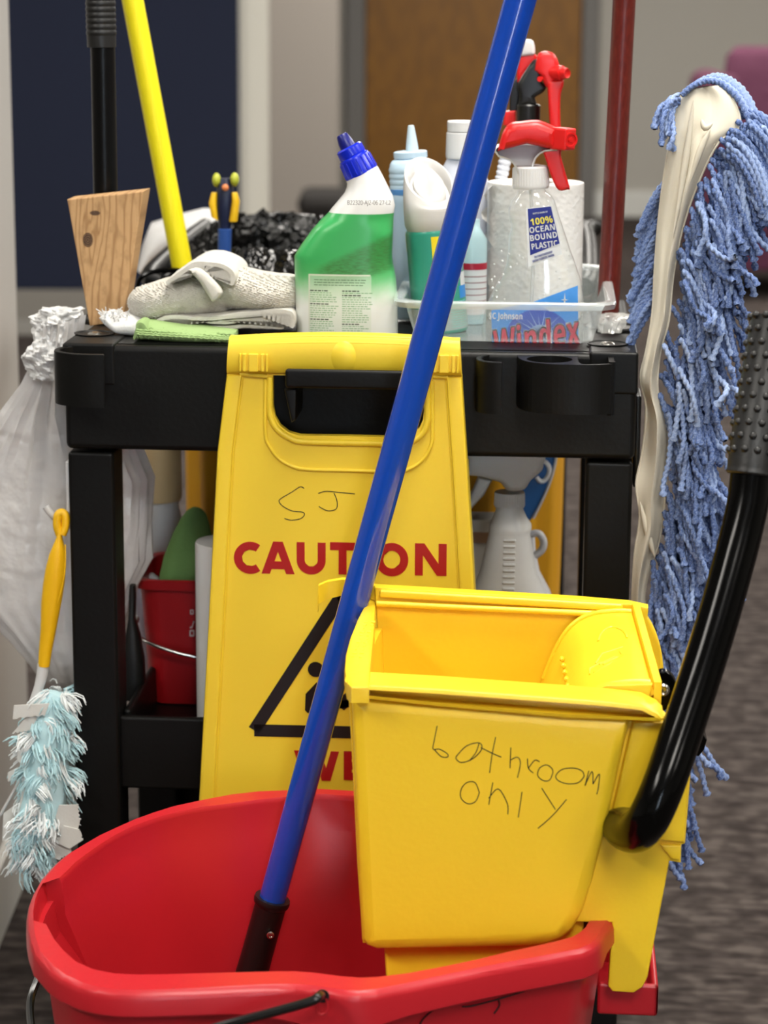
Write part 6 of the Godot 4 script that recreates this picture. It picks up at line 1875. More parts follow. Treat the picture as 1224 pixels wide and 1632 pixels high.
	g.lathe(PackedVector2Array([Vector2(0.0, 0.0), Vector2(0.0122, 0.0), Vector2(0.0125, 0.047), Vector2(0.0112, 0.0485), Vector2(0.0, 0.0485)]), sk, Vector3.UP, 32)
	part(g, "collar", blk, t, 40)
	g = Geo.new()
	g.plate(smooth2(PackedVector2Array([Vector2(0.118, 1.1058), Vector2(0.1191, 1.1175), Vector2(0.1164, 1.124), Vector2(0.1189, 1.1318), Vector2(0.1253, 1.1422), Vector2(0.1329, 1.1525), Vector2(0.1408, 1.1526), Vector2(0.1436, 1.1423), Vector2(0.1412, 1.1319), Vector2(0.1452, 1.1268), Vector2(0.1466, 1.1229), Vector2(0.1415, 1.1177), Vector2(0.135, 1.1138), Vector2(0.1378, 1.106)]), 2), -0.316, -0.296, 0.004)
	part(g, "pump_body", blk, t, 50)
	g = Geo.new()
	g.plate(smooth2(PackedVector2Array([Vector2(0.1345, 1.1424), Vector2(0.1368, 1.1566), Vector2(0.1406, 1.1605), Vector2(0.1485, 1.1612), Vector2(0.155, 1.158), Vector2(0.1591, 1.1503), Vector2(0.1606, 1.1426), Vector2(0.1569, 1.1349), Vector2(0.1531, 1.1284), Vector2(0.1479, 1.1245), Vector2(0.1439, 1.1296), Vector2(0.1424, 1.136)]), 2), -0.32, -0.291, 0.004)
	var hd := part(g, "hood", red, t, 50)
	g = Geo.new()
	g.rbox(Vector3(0.1458, 1.1598, -0.304), Vector3(0.0065, 0.0012, 0.012), 0.0004)
	part(g, "vent", blk, hd)
	g = Geo.new()
	g.tube(PackedVector3Array([Vector3(0.1412, 1.1335, -0.288), Vector3(0.1399, 1.1337, -0.283)]), 0.0028, 12)
	part(g, "pivot_pin", red, hd, 50)
	g = Geo.new()
	g.lathe(PackedVector2Array([Vector2(0.0, -0.008), Vector2(0.0075, -0.008), Vector2(0.008, 0.0), Vector2(0.0075, 0.005), Vector2(0.0055, 0.006), Vector2(0.0055, 0.011), Vector2(0.0048, 0.0125), Vector2(0.003, 0.0115), Vector2(0.0, 0.0115)]), Vector3(0.1594, 1.14, -0.292), Vector3(0.75, -0.02, 0.66), 26)
	part(g, "nozzle", red, t, 40)
	g = Geo.new()
	g.plate(smooth2(PackedVector2Array([Vector2(0.1478, 1.131), Vector2(0.1634, 1.1324), Vector2(0.1649, 1.1273), Vector2(0.1624, 1.1182), Vector2(0.1622, 1.0988), Vector2(0.1633, 1.078)]) , 3) + PackedVector2Array([Vector2(0.1637, 1.0611), Vector2(0.1532, 1.061), Vector2(0.1514, 1.0857), Vector2(0.1487, 1.1181)]), -0.312, -0.29, 0.003)
	part(g, "trigger", red, t, 50)

	# a third sprayer further back, mostly hidden by the pole
	t = thing("white_red_sprayer", "spray bottle with a white topped red head, furthest back in the tub", "spray bottle", Vector3(0.1117, 0.894, -0.3355))
	z = -0.325
	g = Geo.new()
	bx = Vector3(0.1017, 1.0167, -0.325)
	g.lathe(PackedVector2Array([Vector2(0.0, 0.0), Vector2(0.03, 0.0), Vector2(0.031, 0.09), Vector2(0.012, 0.125), Vector2(0.0, 0.125)]), Vector3(bx.x - 0.005, 0.893, -0.30), Vector3.UP, 32)
	part(g, "bottle", mats["grey bottle plastic"], t, 40)
	g = Geo.new()
	var pr2 := PackedVector2Array([Vector2(0.0055, 0.0)])
	for k in 6:
		pr2.append_array(PackedVector2Array([Vector2(0.0065, 0.001 + k * 0.0055), Vector2(0.0068, 0.003 + k * 0.0055), Vector2(0.0056, 0.005 + k * 0.0055)]))
	g.lathe(pr2, Vector3(0.1011, 1.0247, -0.26), Vector3(0.18, 1, 0), 20)
	part(g, "ribbed_hose", mat("pale ribbed plastic", Color(0.80, 0.82, 0.86), 0.4), t, 40)
	g = Geo.new()
	g.plate(PackedVector2Array([Vector2(0.1021, 1.0834), Vector2(0.1032, 1.0979), Vector2(0.1151, 1.0993), Vector2(0.1154, 1.0822)]), -0.338, -0.318, 0.002)
	part(g, "shoulder_block", red, t, 50)
	g = Geo.new()
	g.plate(smooth2(PackedVector2Array([Vector2(0.1159, 1.1282), Vector2(0.1155, 1.149), Vector2(0.1207, 1.1569), Vector2(0.1326, 1.1583), Vector2(0.1366, 1.1544), Vector2(0.1341, 1.1466), Vector2(0.1263, 1.1413), Vector2(0.1238, 1.1295)]), 2), -0.338, -0.318, 0.003)
	part(g, "head", red, t, 50)
	g = Geo.new()
	g.plate(PackedVector2Array([Vector2(0.1085, 1.0979), Vector2(0.108, 1.1228), Vector2(0.1171, 1.136), Vector2(0.1253, 1.123), Vector2(0.1257, 1.0994)]), -0.336, -0.32, 0.002)
	part(g, "pump_body", blk, t)
	g = Geo.new()
	g.plate(smooth2(PackedVector2Array([Vector2(0.1181, 1.1556), Vector2(0.1204, 1.1712), Vector2(0.1257, 1.1732), Vector2(0.1323, 1.1713), Vector2(0.1345, 1.1597), Vector2(0.1326, 1.157)]), 2), -0.338, -0.316, 0.003)
	part(g, "white_top", white, t, 50)

	# crumpled clear wrap stuffed in the corner socket
	t = thing("clear_wrap", "crumpled clear plastic wrap stuffed into the cart's corner socket", "wrap", Vector3(0.217, 0.891, -0.12))
	g = Geo.new()
	rows = []
	var wp: Vector3 = Vector3(0.2158, 0.892, -0.1217)
	for k in 9:
		var f := k / 8.0
		var ring := PackedVector3Array()
		for j in 26:
			var a := TAU * j / 26
			var rr := (0.009 + 0.006 * f) * (1.0 + 0.32 * sin(a * 6.0 + 2.0 * f) + 0.25 * noise.get_noise_3d(j * 40.0, k * 30.0, 5.0))
			if k == 8:
				rr *= 0.3
			ring.append(wp + Vector3(cos(a) * rr + 0.006 * f, 0.030 * f - 0.012 * f * f, sin(a) * rr * 0.8 - 0.012 * f))
		rows.append(ring)
	g.loft(rows)
	var wr := clear("shiny clear film", Color(0.92, 0.92, 0.9), 0.32, 0.05)
	wr.metallic_specular = 0.9
	part(g, "film", wr, t, 25)


# ---------------------------------------------------------------- left side: bag, hook, duster
func make_left_side() -> void:
	# translucent refuse bag hung by its gathered neck
	var film := clear("cloudy bag film", Color(0.92, 0.91, 0.90), 0.78, 0.26)
	film.metallic_specular = 0.6
	bump(film, coarse, 7.0, 0.3)
	var t := thing("clear_refuse_bag", "cloudy clear refuse bag hanging gathered at the left side of the cart", "bag", Vector3(-0.3414, 0.5073, -0.14))
	var rows := []
	var kk := 0
	for q in BAG:
		var a: Vector2 = q[0]
		var b: Vector2 = q[1]
		var ring := PackedVector3Array()
		for j in 110:
			var an := TAU * j / 110
			var f: float = float(kk) / (BAG.size() - 1)
			var pleat: float = (0.26 * pow(1.0 - absf(sin(an * 9.0 + 1.4 * f)), 3.0) - 0.07 + 0.10 * sin(an * 15.0 + 0.8 * f) + 0.07 * sin(an * 26.0 + 2.0)) * q[4]
			var cr: float = noise.get_noise_3d(cos(an) * 90.0, sin(an) * 90.0 + kk * 3.0, kk * 22.0) * q[5]
			var s: float = 1.0 + pleat + cr
			var c := (a + b) * 0.5
			var h := (b - a) * 0.5
			ring.append(Vector3(c.x + h.x * cos(an) * s, c.y + h.y * cos(an) * s + cr * 0.02, q[2] + q[3] * sin(an) * s))
		rows.append(ring)
		kk += 1
	var g := Geo.new()
	g.grid(rows, true)
	g.fan(rows[rows.size() - 1])
	part(g, "bag", film, t, 70)
	# knotted top above the neck
	g = Geo.new()
	rows = []
	for i in 41:
		var at := i / 40.0 * (KNOT.size() - 1)
		var k0 := mini(int(at), KNOT.size() - 2)
		var q0: Array = KNOT[k0]
		var q1: Array = KNOT[k0 + 1]
		var u := at - k0
		var lo: Vector2 = q0[0].lerp(q1[0], u)
		var hi: Vector2 = q0[1].lerp(q1[1], u)
		var dz := lerpf(q0[2], q1[2], u)
		var ring := PackedVector3Array()
		for j in 72:
			var an := TAU * j / 72
			var cr := 0.42 * noise.get_noise_3d(cos(an) * 30.0, sin(an) * 30.0, i * 3.4) + 0.16 * noise.get_noise_3d(cos(an) * 110.0, sin(an) * 110.0, i * 9.0)
			var c := (lo + hi) * 0.5
			var h := (hi - lo) * 0.5
			ring.append(Vector3(c.x + h.x * cos(an) * (1.0 + cr), c.y + h.y * cos(an) + cr * 0.006, -0.10 + dz * sin(an) * (1.0 + cr)))
		rows.append(ring)
	g.loft(rows)
	var knot := clear("gathered bag film", Color(0.87, 0.87, 0.865), 0.8, 0.26)
	bump(knot, coarse, 16.0, 0.4)
	part(g, "gathered_neck", knot, t, 30)

	# adhesive hook on the post
	t = thing("white_hook", "white adhesive hook stuck on the side of the left cart post", "hook", Vector3(-0.314, 0.75, -0.03))
	g = Geo.new()
	g.rbox(Vector3(-0.3125, 0.737, -0.03), Vector3(0.004, 0.068, 0.024), 0.0015)
	part(g, "plate", mats["white plastic"], t)
	g = Geo.new()
	g.tube(smooth(PackedVector3Array([Vector3(-0.3171, 0.7075, -0.03), Vector3(-0.323, 0.7091, -0.028), Vector3(-0.3277, 0.7137, -0.024), Vector3(-0.3321, 0.7191, -0.022), Vector3(-0.3358, 0.7247, -0.022)]), 4), 0.0036, 12)
	part(g, "prong", mats["white plastic"], t, 50)

	# feather duster hanging from the hook
	t = thing("feather_duster", "pale blue fluffy duster with a yellow handle hanging beside the cart post", "duster", Vector3(-0.3427, 0.3374, 0))
	var yel := mat("duster handle yellow", Color(0.93, 0.72, 0.06), 0.42)
	rows = []
	for q in HANDLE:
		rows.append(ring_between(q[0], q[1], -0.012, q[2], 28, 0.9))
	g = Geo.new()
	g.loft(rows)
	var hd := part(g, "handle", yel, t, 50)
	g = Geo.new()
	g.tube(smooth(PackedVector3Array([Vector3(-0.3205, 0.6988, -0.012), Vector3(-0.3228, 0.7076, -0.012), Vector3(-0.3222, 0.7175, -0.013), Vector3(-0.3186, 0.7206, -0.014), Vector3(-0.3149, 0.7175, -0.014), Vector3(-0.3149, 0.7076, -0.013), Vector3(-0.318, 0.6989, -0.012)]), 4), 0.0042, 12)
	part(g, "hanging_loop", yel, hd, 60)
	g = Geo.new()
	g.tube(smooth(PackedVector3Array([Vector3(-0.3129, 0.6914, -0.001), Vector3(-0.313, 0.6716, 0.0005), Vector3(-0.3159, 0.6525, 0.0005), Vector3(-0.3215, 0.6318, 0)]), 4), 0.0007, 6)
	part(g, "grip_seam", yel, hd, 60)
	g = Geo.new()
	g.tube(smooth(PackedVector3Array([Vector3(-0.3401, 0.5662, -0.012), Vector3(-0.3417, 0.5551, -0.012), Vector3(-0.3452, 0.542, -0.012), Vector3(-0.3506, 0.5288, -0.012), Vector3(-0.3547, 0.5189, -0.012)]), 4), [0.0058, 0.0058, 0.0058, 0.0057, 0.0056, 0.0055, 0.0053, 0.0051, 0.0049, 0.0047, 0.0045, 0.0043, 0.0041, 0.0040, 0.0038, 0.0036, 0.0035], 14)
	part(g, "shaft", mats["white plastic"], t, 60)
	g = Geo.new()
	g.tube(PackedVector3Array([Vector3(-0.3674, 0.4432, -0.02), Vector3(-0.4042, 0.3783, -0.02)]), 0.0016, 8)
	part(g, "wire_rod", mats["white plastic"], t, 60)
	# fibres
	var pale := mat("pale blue fibre", Color(0.73, 0.855, 0.875), 0.9, 0.3)
	var ice := mat("ice white fibre", Color(0.88, 0.90, 0.90), 0.9, 0.3)
	var spine := smooth(SPINE, 8)
	var gs := [Geo.new(), Geo.new()]
	var core := Geo.new()
	var crad := []
	for i in spine.size():
		crad.append(0.010 + 0.012 * sin(PI * clampf(float(i) / (spine.size() - 1), 0.05, 0.95)))
	core.tube(spine, crad, 20)
	core.displace(noise, 0.006, 500.0)
	part(core, "fluff_core", bump(pale, fine, 40.0, 0.015), t, 70)
	# the fluff grows in tufts, each combed one way
	for c in 210:
		var f := rng.randf()
		var p := spine[int(f * (spine.size() - 1))]
		var wide := 0.010 + 0.013 * sin(PI * clampf(f, 0.05, 0.95))
		var an := rng.randf() * TAU
		var outw := Vector3(cos(an), rng.randf_range(-0.3, 0.3), sin(an)).normalized()
		var root := p + outw * wide * rng.randf_range(0.6, 1.0)
		var comb := (outw * rng.randf_range(0.3, 0.8) + Vector3(rng.randf_range(-0.7, 0.7), rng.randf_range(-1.0, 0.15), rng.randf_range(-0.2, 0.5))).normalized()
		var l := rng.randf_range(0.014, 0.024)
		var tone := 0 if rng.randf() < 0.62 else 1
		var bend := Vector3(rng.randf_range(-0.5, 0.5), -0.5, rng.randf_range(-0.3, 0.3))
		for s in 18:
			var off := Vector3(rng.randfn(0, 0.0021), rng.randfn(0, 0.0021), rng.randfn(0, 0.0021))
			var a := root + off
			var ll := l * rng.randf_range(0.75, 1.15)
			var spread := off * 1.1
			var b := a + comb * ll * 0.35 + spread * 0.3
			var d := b + (comb + bend * 1.1).normalized() * ll * 0.35 + spread * 0.2
			var e := d + (comb * 0.3 + bend * 1.6).normalized() * ll * 0.32
			gs[tone].tube(PackedVector3Array([a, b, d, e]), [0.0006, 0.0007, 0.00065, 0.0004], 4, false)
	part(gs[0], "blue_fibres", pale, t, 80).set_meta("kind", "stuff")
	part(gs[1], "white_fibres", ice, t, 80).set_meta("kind", "stuff")
	# pinked cloth strips
	var cloth := bump(mat("white pinked cloth", Color(0.82, 0.82, 0.80), 0.95, 0.2), fine, 20.0, 0.008)
	for q in STRIPS:
		var poly := PackedVector2Array()
		var e: PackedVector2Array = q[0]
		for i in e.size():
			poly.append(e[i])
			if i == int(q[2]):
				var nx := e[(i + 1) % e.size()]
				var d := (nx - e[i]).normalized()
				var n := Vector2(d.y, -d.x)
				for m in 8:
					poly.append(e[i].lerp(nx, (m + 0.5) / 8.5) + n * (0.0013 if m % 2 == 0 else -0.0002))
		g = Geo.new()
		g.plate(poly, -0.0006, 0.0006)
		g.displace(noise, 0.0025, 200.0)
		for i in g.P.size():
			g.P[i].z += q[1]
		part(g, "cloth_strip", cloth, t, 30)


# ---------------------------------------------------------------- right side: dust mop
func strand_mesh(path: PackedVector3Array, r: float, twist: float) -> ArrayMesh:
	var n := 8
	var m := path.size()
	var v := PackedVector3Array()
	var nn := PackedVector3Array()
	var ix := PackedInt32Array()
	var up := Vector3.ZERO
	for i in m:
		var d := (path[mini(i + 1, m - 1)] - path[maxi(i - 1, 0)]).normalized()
		if up == Vector3.ZERO:
			up = d.cross(Vector3.RIGHT if absf(d.x) < 0.8 else Vector3.UP).normalized()
		up = (up - d * up.dot(d)).normalized()
		var side := d.cross(up)
		var end := 1.0
		if i >= m - 4:
			end = [1.1, 1.35, 1.5, 0.9][i - m + 4]
		for j in n:
			var t := TAU * j / n
			var lobe := 1.0 + 0.24 * cos(2.0 * (t - twist * i))
			var o := up * cos(t) + side * sin(t)
			v.append(path[i] + o * r * lobe * end)
			nn.append((o + (up * -sin(t) + side * cos(t)) * 0.5 * sin(2.0 * (t - twist * i))).normalized())
	for i in m - 1:
		for j in n:
			var k := (j + 1) % n
			ix.append_array(PackedInt32Array([i * n + j, (i + 1) * n + k, i * n + k, i * n + j, (i + 1) * n + j, (i + 1) * n + k]))
	for e in [0, m - 1]:
		for j in range(1, n - 1):
			ix.append_array(PackedInt32Array([e * n, e * n + j, e * n + j + 1]))
	var arr := []
	arr.resize(Mesh.ARRAY_MAX)
	arr[Mesh.ARRAY_VERTEX] = v
	arr[Mesh.ARRAY_NORMAL] = nn
	arr[Mesh.ARRAY_INDEX] = ix
	var mesh := ArrayMesh.new()
	mesh.add_surface_from_arrays(Mesh.PRIMITIVE_TRIANGLES, arr)
	return mesh


func strand_path(start: Vector3, dir: Vector3, length: float, fall: Vector3, curl: float) -> PackedVector3Array:
	var path := PackedVector3Array([start])
	var d := dir.normalized()
	var p := start
	var n := int(clampf(length / 0.0019, 14, 60))
	var sd := rng.randf() * 900.0
	for i in n:
		var f := float(i) / n
		var w := Vector3(noise.get_noise_2d(sd + i * 2.6, 1.0), noise.get_noise_2d(sd + i * 2.6, 60.0), noise.get_noise_2d(sd + i * 2.6, 120.0))
		d = (d.lerp(fall, 0.07 + 0.06 * f) + w * curl * 0.6 * (0.3 + f)).normalized()
		p += d * length / n
		path.append(p)
	return path


func strand(t: Node3D, start: Vector3, dir: Vector3, length: float, fall: Vector3, curl: float, m: Material, r := 0.0025) -> void:
	var path := strand_path(start, dir, length, fall, curl)
	for q in path:
		if dir.x > 0.0 and q.x < start.x - 0.012:
			return
	var o := MeshInstance3D.new()
	o.name = "yarn_strand"
	o.mesh = strand_mesh(path, r, 0.95)
	o.material_override = m
	t.add_child(o, true)
	o.position = -bases[t]


func make_dust_mop() -> void:
	var t := thing("dust_mop_head", "blue yarn dust mop head with a cream canvas back hanging beside the cart", "mop head", Vector3(0.2711, 0.3559, -0.04))
	var canvas := bump(mat("cream canvas", Color(0.81, 0.785, 0.72), 0.9, 0.25), fine, 26.0, 0.006)
	var rows := []
	var back := []
	var kk := 0
	for q in CANVAS:
		var r := PackedVector3Array()
		var rb := PackedVector3Array()
		for j in 15:
			var u := j / 14.0
			var p: Vector3 = q[0].lerp(q[1], u)
			var f := kk / 17.0
			var z := 0.012 * sin(PI * u) + 0.006 * sin(u * 9.0 + f * 5.0) * (1.0 - absf(2.0 * u - 1.0)) + 0.004 * noise.get_noise_2d(u * 60.0, kk * 14.0)
			r.append(p + Vector3(0, 0, z))
			rb.append(p + Vector3(0, 0, z - 0.012 * (0.2 + sin(PI * u))))
		rows.append(r)
		back.append(rb)
		kk += 1
	var sm := []
	for set in [rows, back]:
		var out := []
		for j in 15:
			var col := PackedVector3Array()
			for r in set:
				col.append(r[j])
			out.append(smooth(col, 4))
		sm.append(out)
	var g := Geo.new()
	g.grid(sm[0])
	g.grid(sm[1])
	for e in [0, 14]:
		g.grid([sm[0][e], sm[1][e]])
	part(g, "canvas_back", canvas, t, 60)
	# stitched hems along both edges and round the top
	for e in [0, 14]:
		var h := Geo.new()
		var path := PackedVector3Array()
		for i in sm[0][e].size():
			path.append(sm[0][e][i] + Vector3(0.0012 if e == 0 else -0.0012, 0, 0.0012))
		h.tube(path, 0.0011, 6)
		part(h, "hem", canvas, t, 60)
		for k in range(2, path.size() - 2):
			for s in 2:
				var st := Geo.new()
				var p := path[k].lerp(path[k + 1], 0.5 * s) + Vector3(0.0028 if e == 0 else -0.0028, 0, 0.0012)
				st.tube(PackedVector3Array([p, p + (path[k + 1] - path[k]).normalized() * 0.003]), 0.0004, 4)
				if k % 3 == 0:
					part(st, "stitch", canvas, t, 60)
	# fold creases in the canvas
	for q in CREASES:
		g = Geo.new()
		var c := smooth(q, 4)
		var rad := []
		for i in c.size():
			rad.append(0.0004 + 0.0028 * sin(PI * i / (c.size() - 1.0)))
		g.tube(c, rad, 8)
		part(g, "canvas_fold", canvas, t, 80)
	# yarn
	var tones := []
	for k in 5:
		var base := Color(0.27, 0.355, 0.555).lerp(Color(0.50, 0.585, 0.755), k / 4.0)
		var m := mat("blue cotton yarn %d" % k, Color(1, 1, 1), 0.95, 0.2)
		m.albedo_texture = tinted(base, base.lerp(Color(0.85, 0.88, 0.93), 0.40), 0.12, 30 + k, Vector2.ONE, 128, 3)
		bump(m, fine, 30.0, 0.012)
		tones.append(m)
	var edge := smooth(EDGE, 10)
	# a dense under-layer too tangled to count, then the strands that lie on top
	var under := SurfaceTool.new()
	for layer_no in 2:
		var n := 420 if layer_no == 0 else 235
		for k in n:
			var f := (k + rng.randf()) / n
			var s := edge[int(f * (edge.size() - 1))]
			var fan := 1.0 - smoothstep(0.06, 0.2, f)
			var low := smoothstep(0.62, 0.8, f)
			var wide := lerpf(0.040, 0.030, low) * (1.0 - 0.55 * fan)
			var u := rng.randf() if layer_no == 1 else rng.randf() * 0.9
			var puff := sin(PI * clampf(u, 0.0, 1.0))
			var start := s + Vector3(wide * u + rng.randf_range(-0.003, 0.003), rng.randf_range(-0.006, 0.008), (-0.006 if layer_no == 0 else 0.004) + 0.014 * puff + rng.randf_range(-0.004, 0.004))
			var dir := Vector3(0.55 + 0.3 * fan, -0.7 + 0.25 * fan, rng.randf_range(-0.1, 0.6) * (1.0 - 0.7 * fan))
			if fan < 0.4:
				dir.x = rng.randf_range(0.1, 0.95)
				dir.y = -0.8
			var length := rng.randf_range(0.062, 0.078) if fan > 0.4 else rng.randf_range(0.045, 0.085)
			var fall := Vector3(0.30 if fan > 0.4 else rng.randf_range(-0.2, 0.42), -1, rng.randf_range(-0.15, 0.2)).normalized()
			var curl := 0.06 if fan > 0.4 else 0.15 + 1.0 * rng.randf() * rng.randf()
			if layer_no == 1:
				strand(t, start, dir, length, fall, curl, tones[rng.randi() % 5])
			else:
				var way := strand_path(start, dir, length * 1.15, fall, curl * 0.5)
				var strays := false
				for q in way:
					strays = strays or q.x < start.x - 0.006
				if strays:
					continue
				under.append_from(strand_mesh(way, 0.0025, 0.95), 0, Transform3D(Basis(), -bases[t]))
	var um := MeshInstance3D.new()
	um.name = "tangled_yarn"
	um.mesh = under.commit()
	um.material_override = tones[0]  # darkest tone paints the shade of deep gaps into the under-layer
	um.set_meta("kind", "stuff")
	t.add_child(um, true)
	# the far edge's yarn, showing to the left of the canvas
	var left := smooth(EDGE_LEFT, 8)
	for k in 40:
		var f := (k + rng.randf()) / 40.0
		var s := left[int(f * (left.size() - 1))] + Vector3(0.010, 0, -0.016 - 0.012 * rng.randf())
		strand(t, s, Vector3(-0.8, -0.45, 0.0), rng.randf_range(0.048, 0.064), Vector3(-0.25 - 0.1 * rng.randf(), -1, 0).normalized(), 0.06, tones[rng.randi() % 3])
	# yarn carried over the rounded top end
	for k in 9:
		var path := PackedVector3Array()
		for q in smooth(OVER_TOP, 12):
			path.append(q + Vector3(0.0012 * k, 0.0005 * k + rng.randf_range(-0.0004, 0.0004), -0.0035 * k))
		var cut := path.size() - rng.randi_range(0, 14)
		var o := MeshInstance3D.new()
		o.name = "yarn_strand"
		o.mesh = strand_mesh(path.slice(0, cut), 0.0025, 0.95)
		o.material_override = tones[rng.randi() % 5]
		t.add_child(o, true)
		o.position = -bases[t]
	# tufts over the top end
	for k in 20:
		var f := k / 19.0
		var s: Vector3 = TOP[0].lerp(TOP[1], f * 0.2 if f < 0.45 else 0.9 + 0.1 * f) + Vector3(0, rng.randf_range(-0.003, 0.005), -0.012 + 0.012 * rng.randf())
		var to_left := f < 0.45
		strand(t, s, Vector3(-0.55 if to_left else 0.8, 0.3, 0.5), rng.randf_range(0.05, 0.066) if to_left else rng.randf_range(0.06, 0.08), Vector3(0.1 if to_left else 0.55, -1, 0.1).normalized(), 0.45 if to_left else 0.1, tones[rng.randi() % 5], 0.0022)


# ---------------------------------------------------------------- the clamp on the rear frame
func make_clamp() -> void:
	var t := thing("spring_clamp", "blue and yellow spring clamp gripping the black bin liner's rim", "clamp", Vector3(-0.2111, 0.9207, -0.42))
	var blue := mat("clamp blue", Color(0.13, 0.28, 0.55), 0.4)
	var navy := mat("clamp navy", Color(0.04, 0.08, 0.2), 0.4)
	var yel := mat("clamp yellow", Color(0.88, 0.7, 0.08), 0.45)
	var g := Geo.new()
	g.loft([ring_between(Vector2(-0.219, 0.9178), Vector2(-0.2047, 0.918), -0.42, 0.008, 20, 0.6), ring_between(Vector2(-0.2179, 0.9594), Vector2(-0.203, 0.9596), -0.42, 0.009, 20, 0.6)])
	part(g, "lower_jaw", blue, t, 40)
	g = Geo.new()
	g.loft([ring_between(Vector2(-0.2179, 0.9577), Vector2(-0.2051, 0.9579), -0.43, 0.009, 20, 0.6), ring_between(Vector2(-0.2205, 0.9831), Vector2(-0.2027, 0.9833), -0.43, 0.012, 20, 0.6), ring_between(Vector2(-0.2203, 1.0028), Vector2(-0.2019, 1.003), -0.43, 0.012, 20, 0.6), ring_between(Vector2(-0.2167, 1.0154), Vector2(-0.2053, 1.0155), -0.43, 0.008, 20, 0.6)])
	part(g, "body", navy, t, 40)
	for q in [[Vector2(-0.229, 0.9886), Vector2(-0.2197, 0.9887), Vector2(-0.2263, 0.9732), Vector2(-0.2185, 0.969), Vector2(-0.226, 0.9999), Vector2(-0.2189, 1)], [Vector2(-0.2027, 0.9903), Vector2(-0.1941, 0.9904), Vector2(-0.2064, 0.9678), Vector2(-0.1971, 0.9679), Vector2(-0.2033, 1.0002), Vector2(-0.1969, 1.0002)]]:
		g = Geo.new()
		g.loft([ring_between(q[2], q[3], -0.425, 0.007, 18, 0.8), ring_between(q[0], q[1], -0.425, 0.009, 18, 0.8), ring_between(q[4], q[5], -0.425, 0.006, 18, 0.8)])
		part(g, "grip_pad", yel, t, 50)
	for q in [Vector3(-0.2202, 1.0137, -0.425), Vector3(-0.1997, 1.0146, -0.425)]:
		g = Geo.new()
		g.sphere(q, Vector3(0.005, 0.008, 0.008), 14)
		part(g, "jaw_tip", mat("clamp lime", Color(0.66, 0.68, 0.2), 0.45), t, 60)
	g = Geo.new()
	g.sphere(Vector3(-0.2091, 1.0062, -0.416), Vector3(0.004, 0.004, 0.003), 12)
	part(g, "rivet", mat("clamp orange", Color(0.85, 0.5, 0.3), 0.5), t, 60)


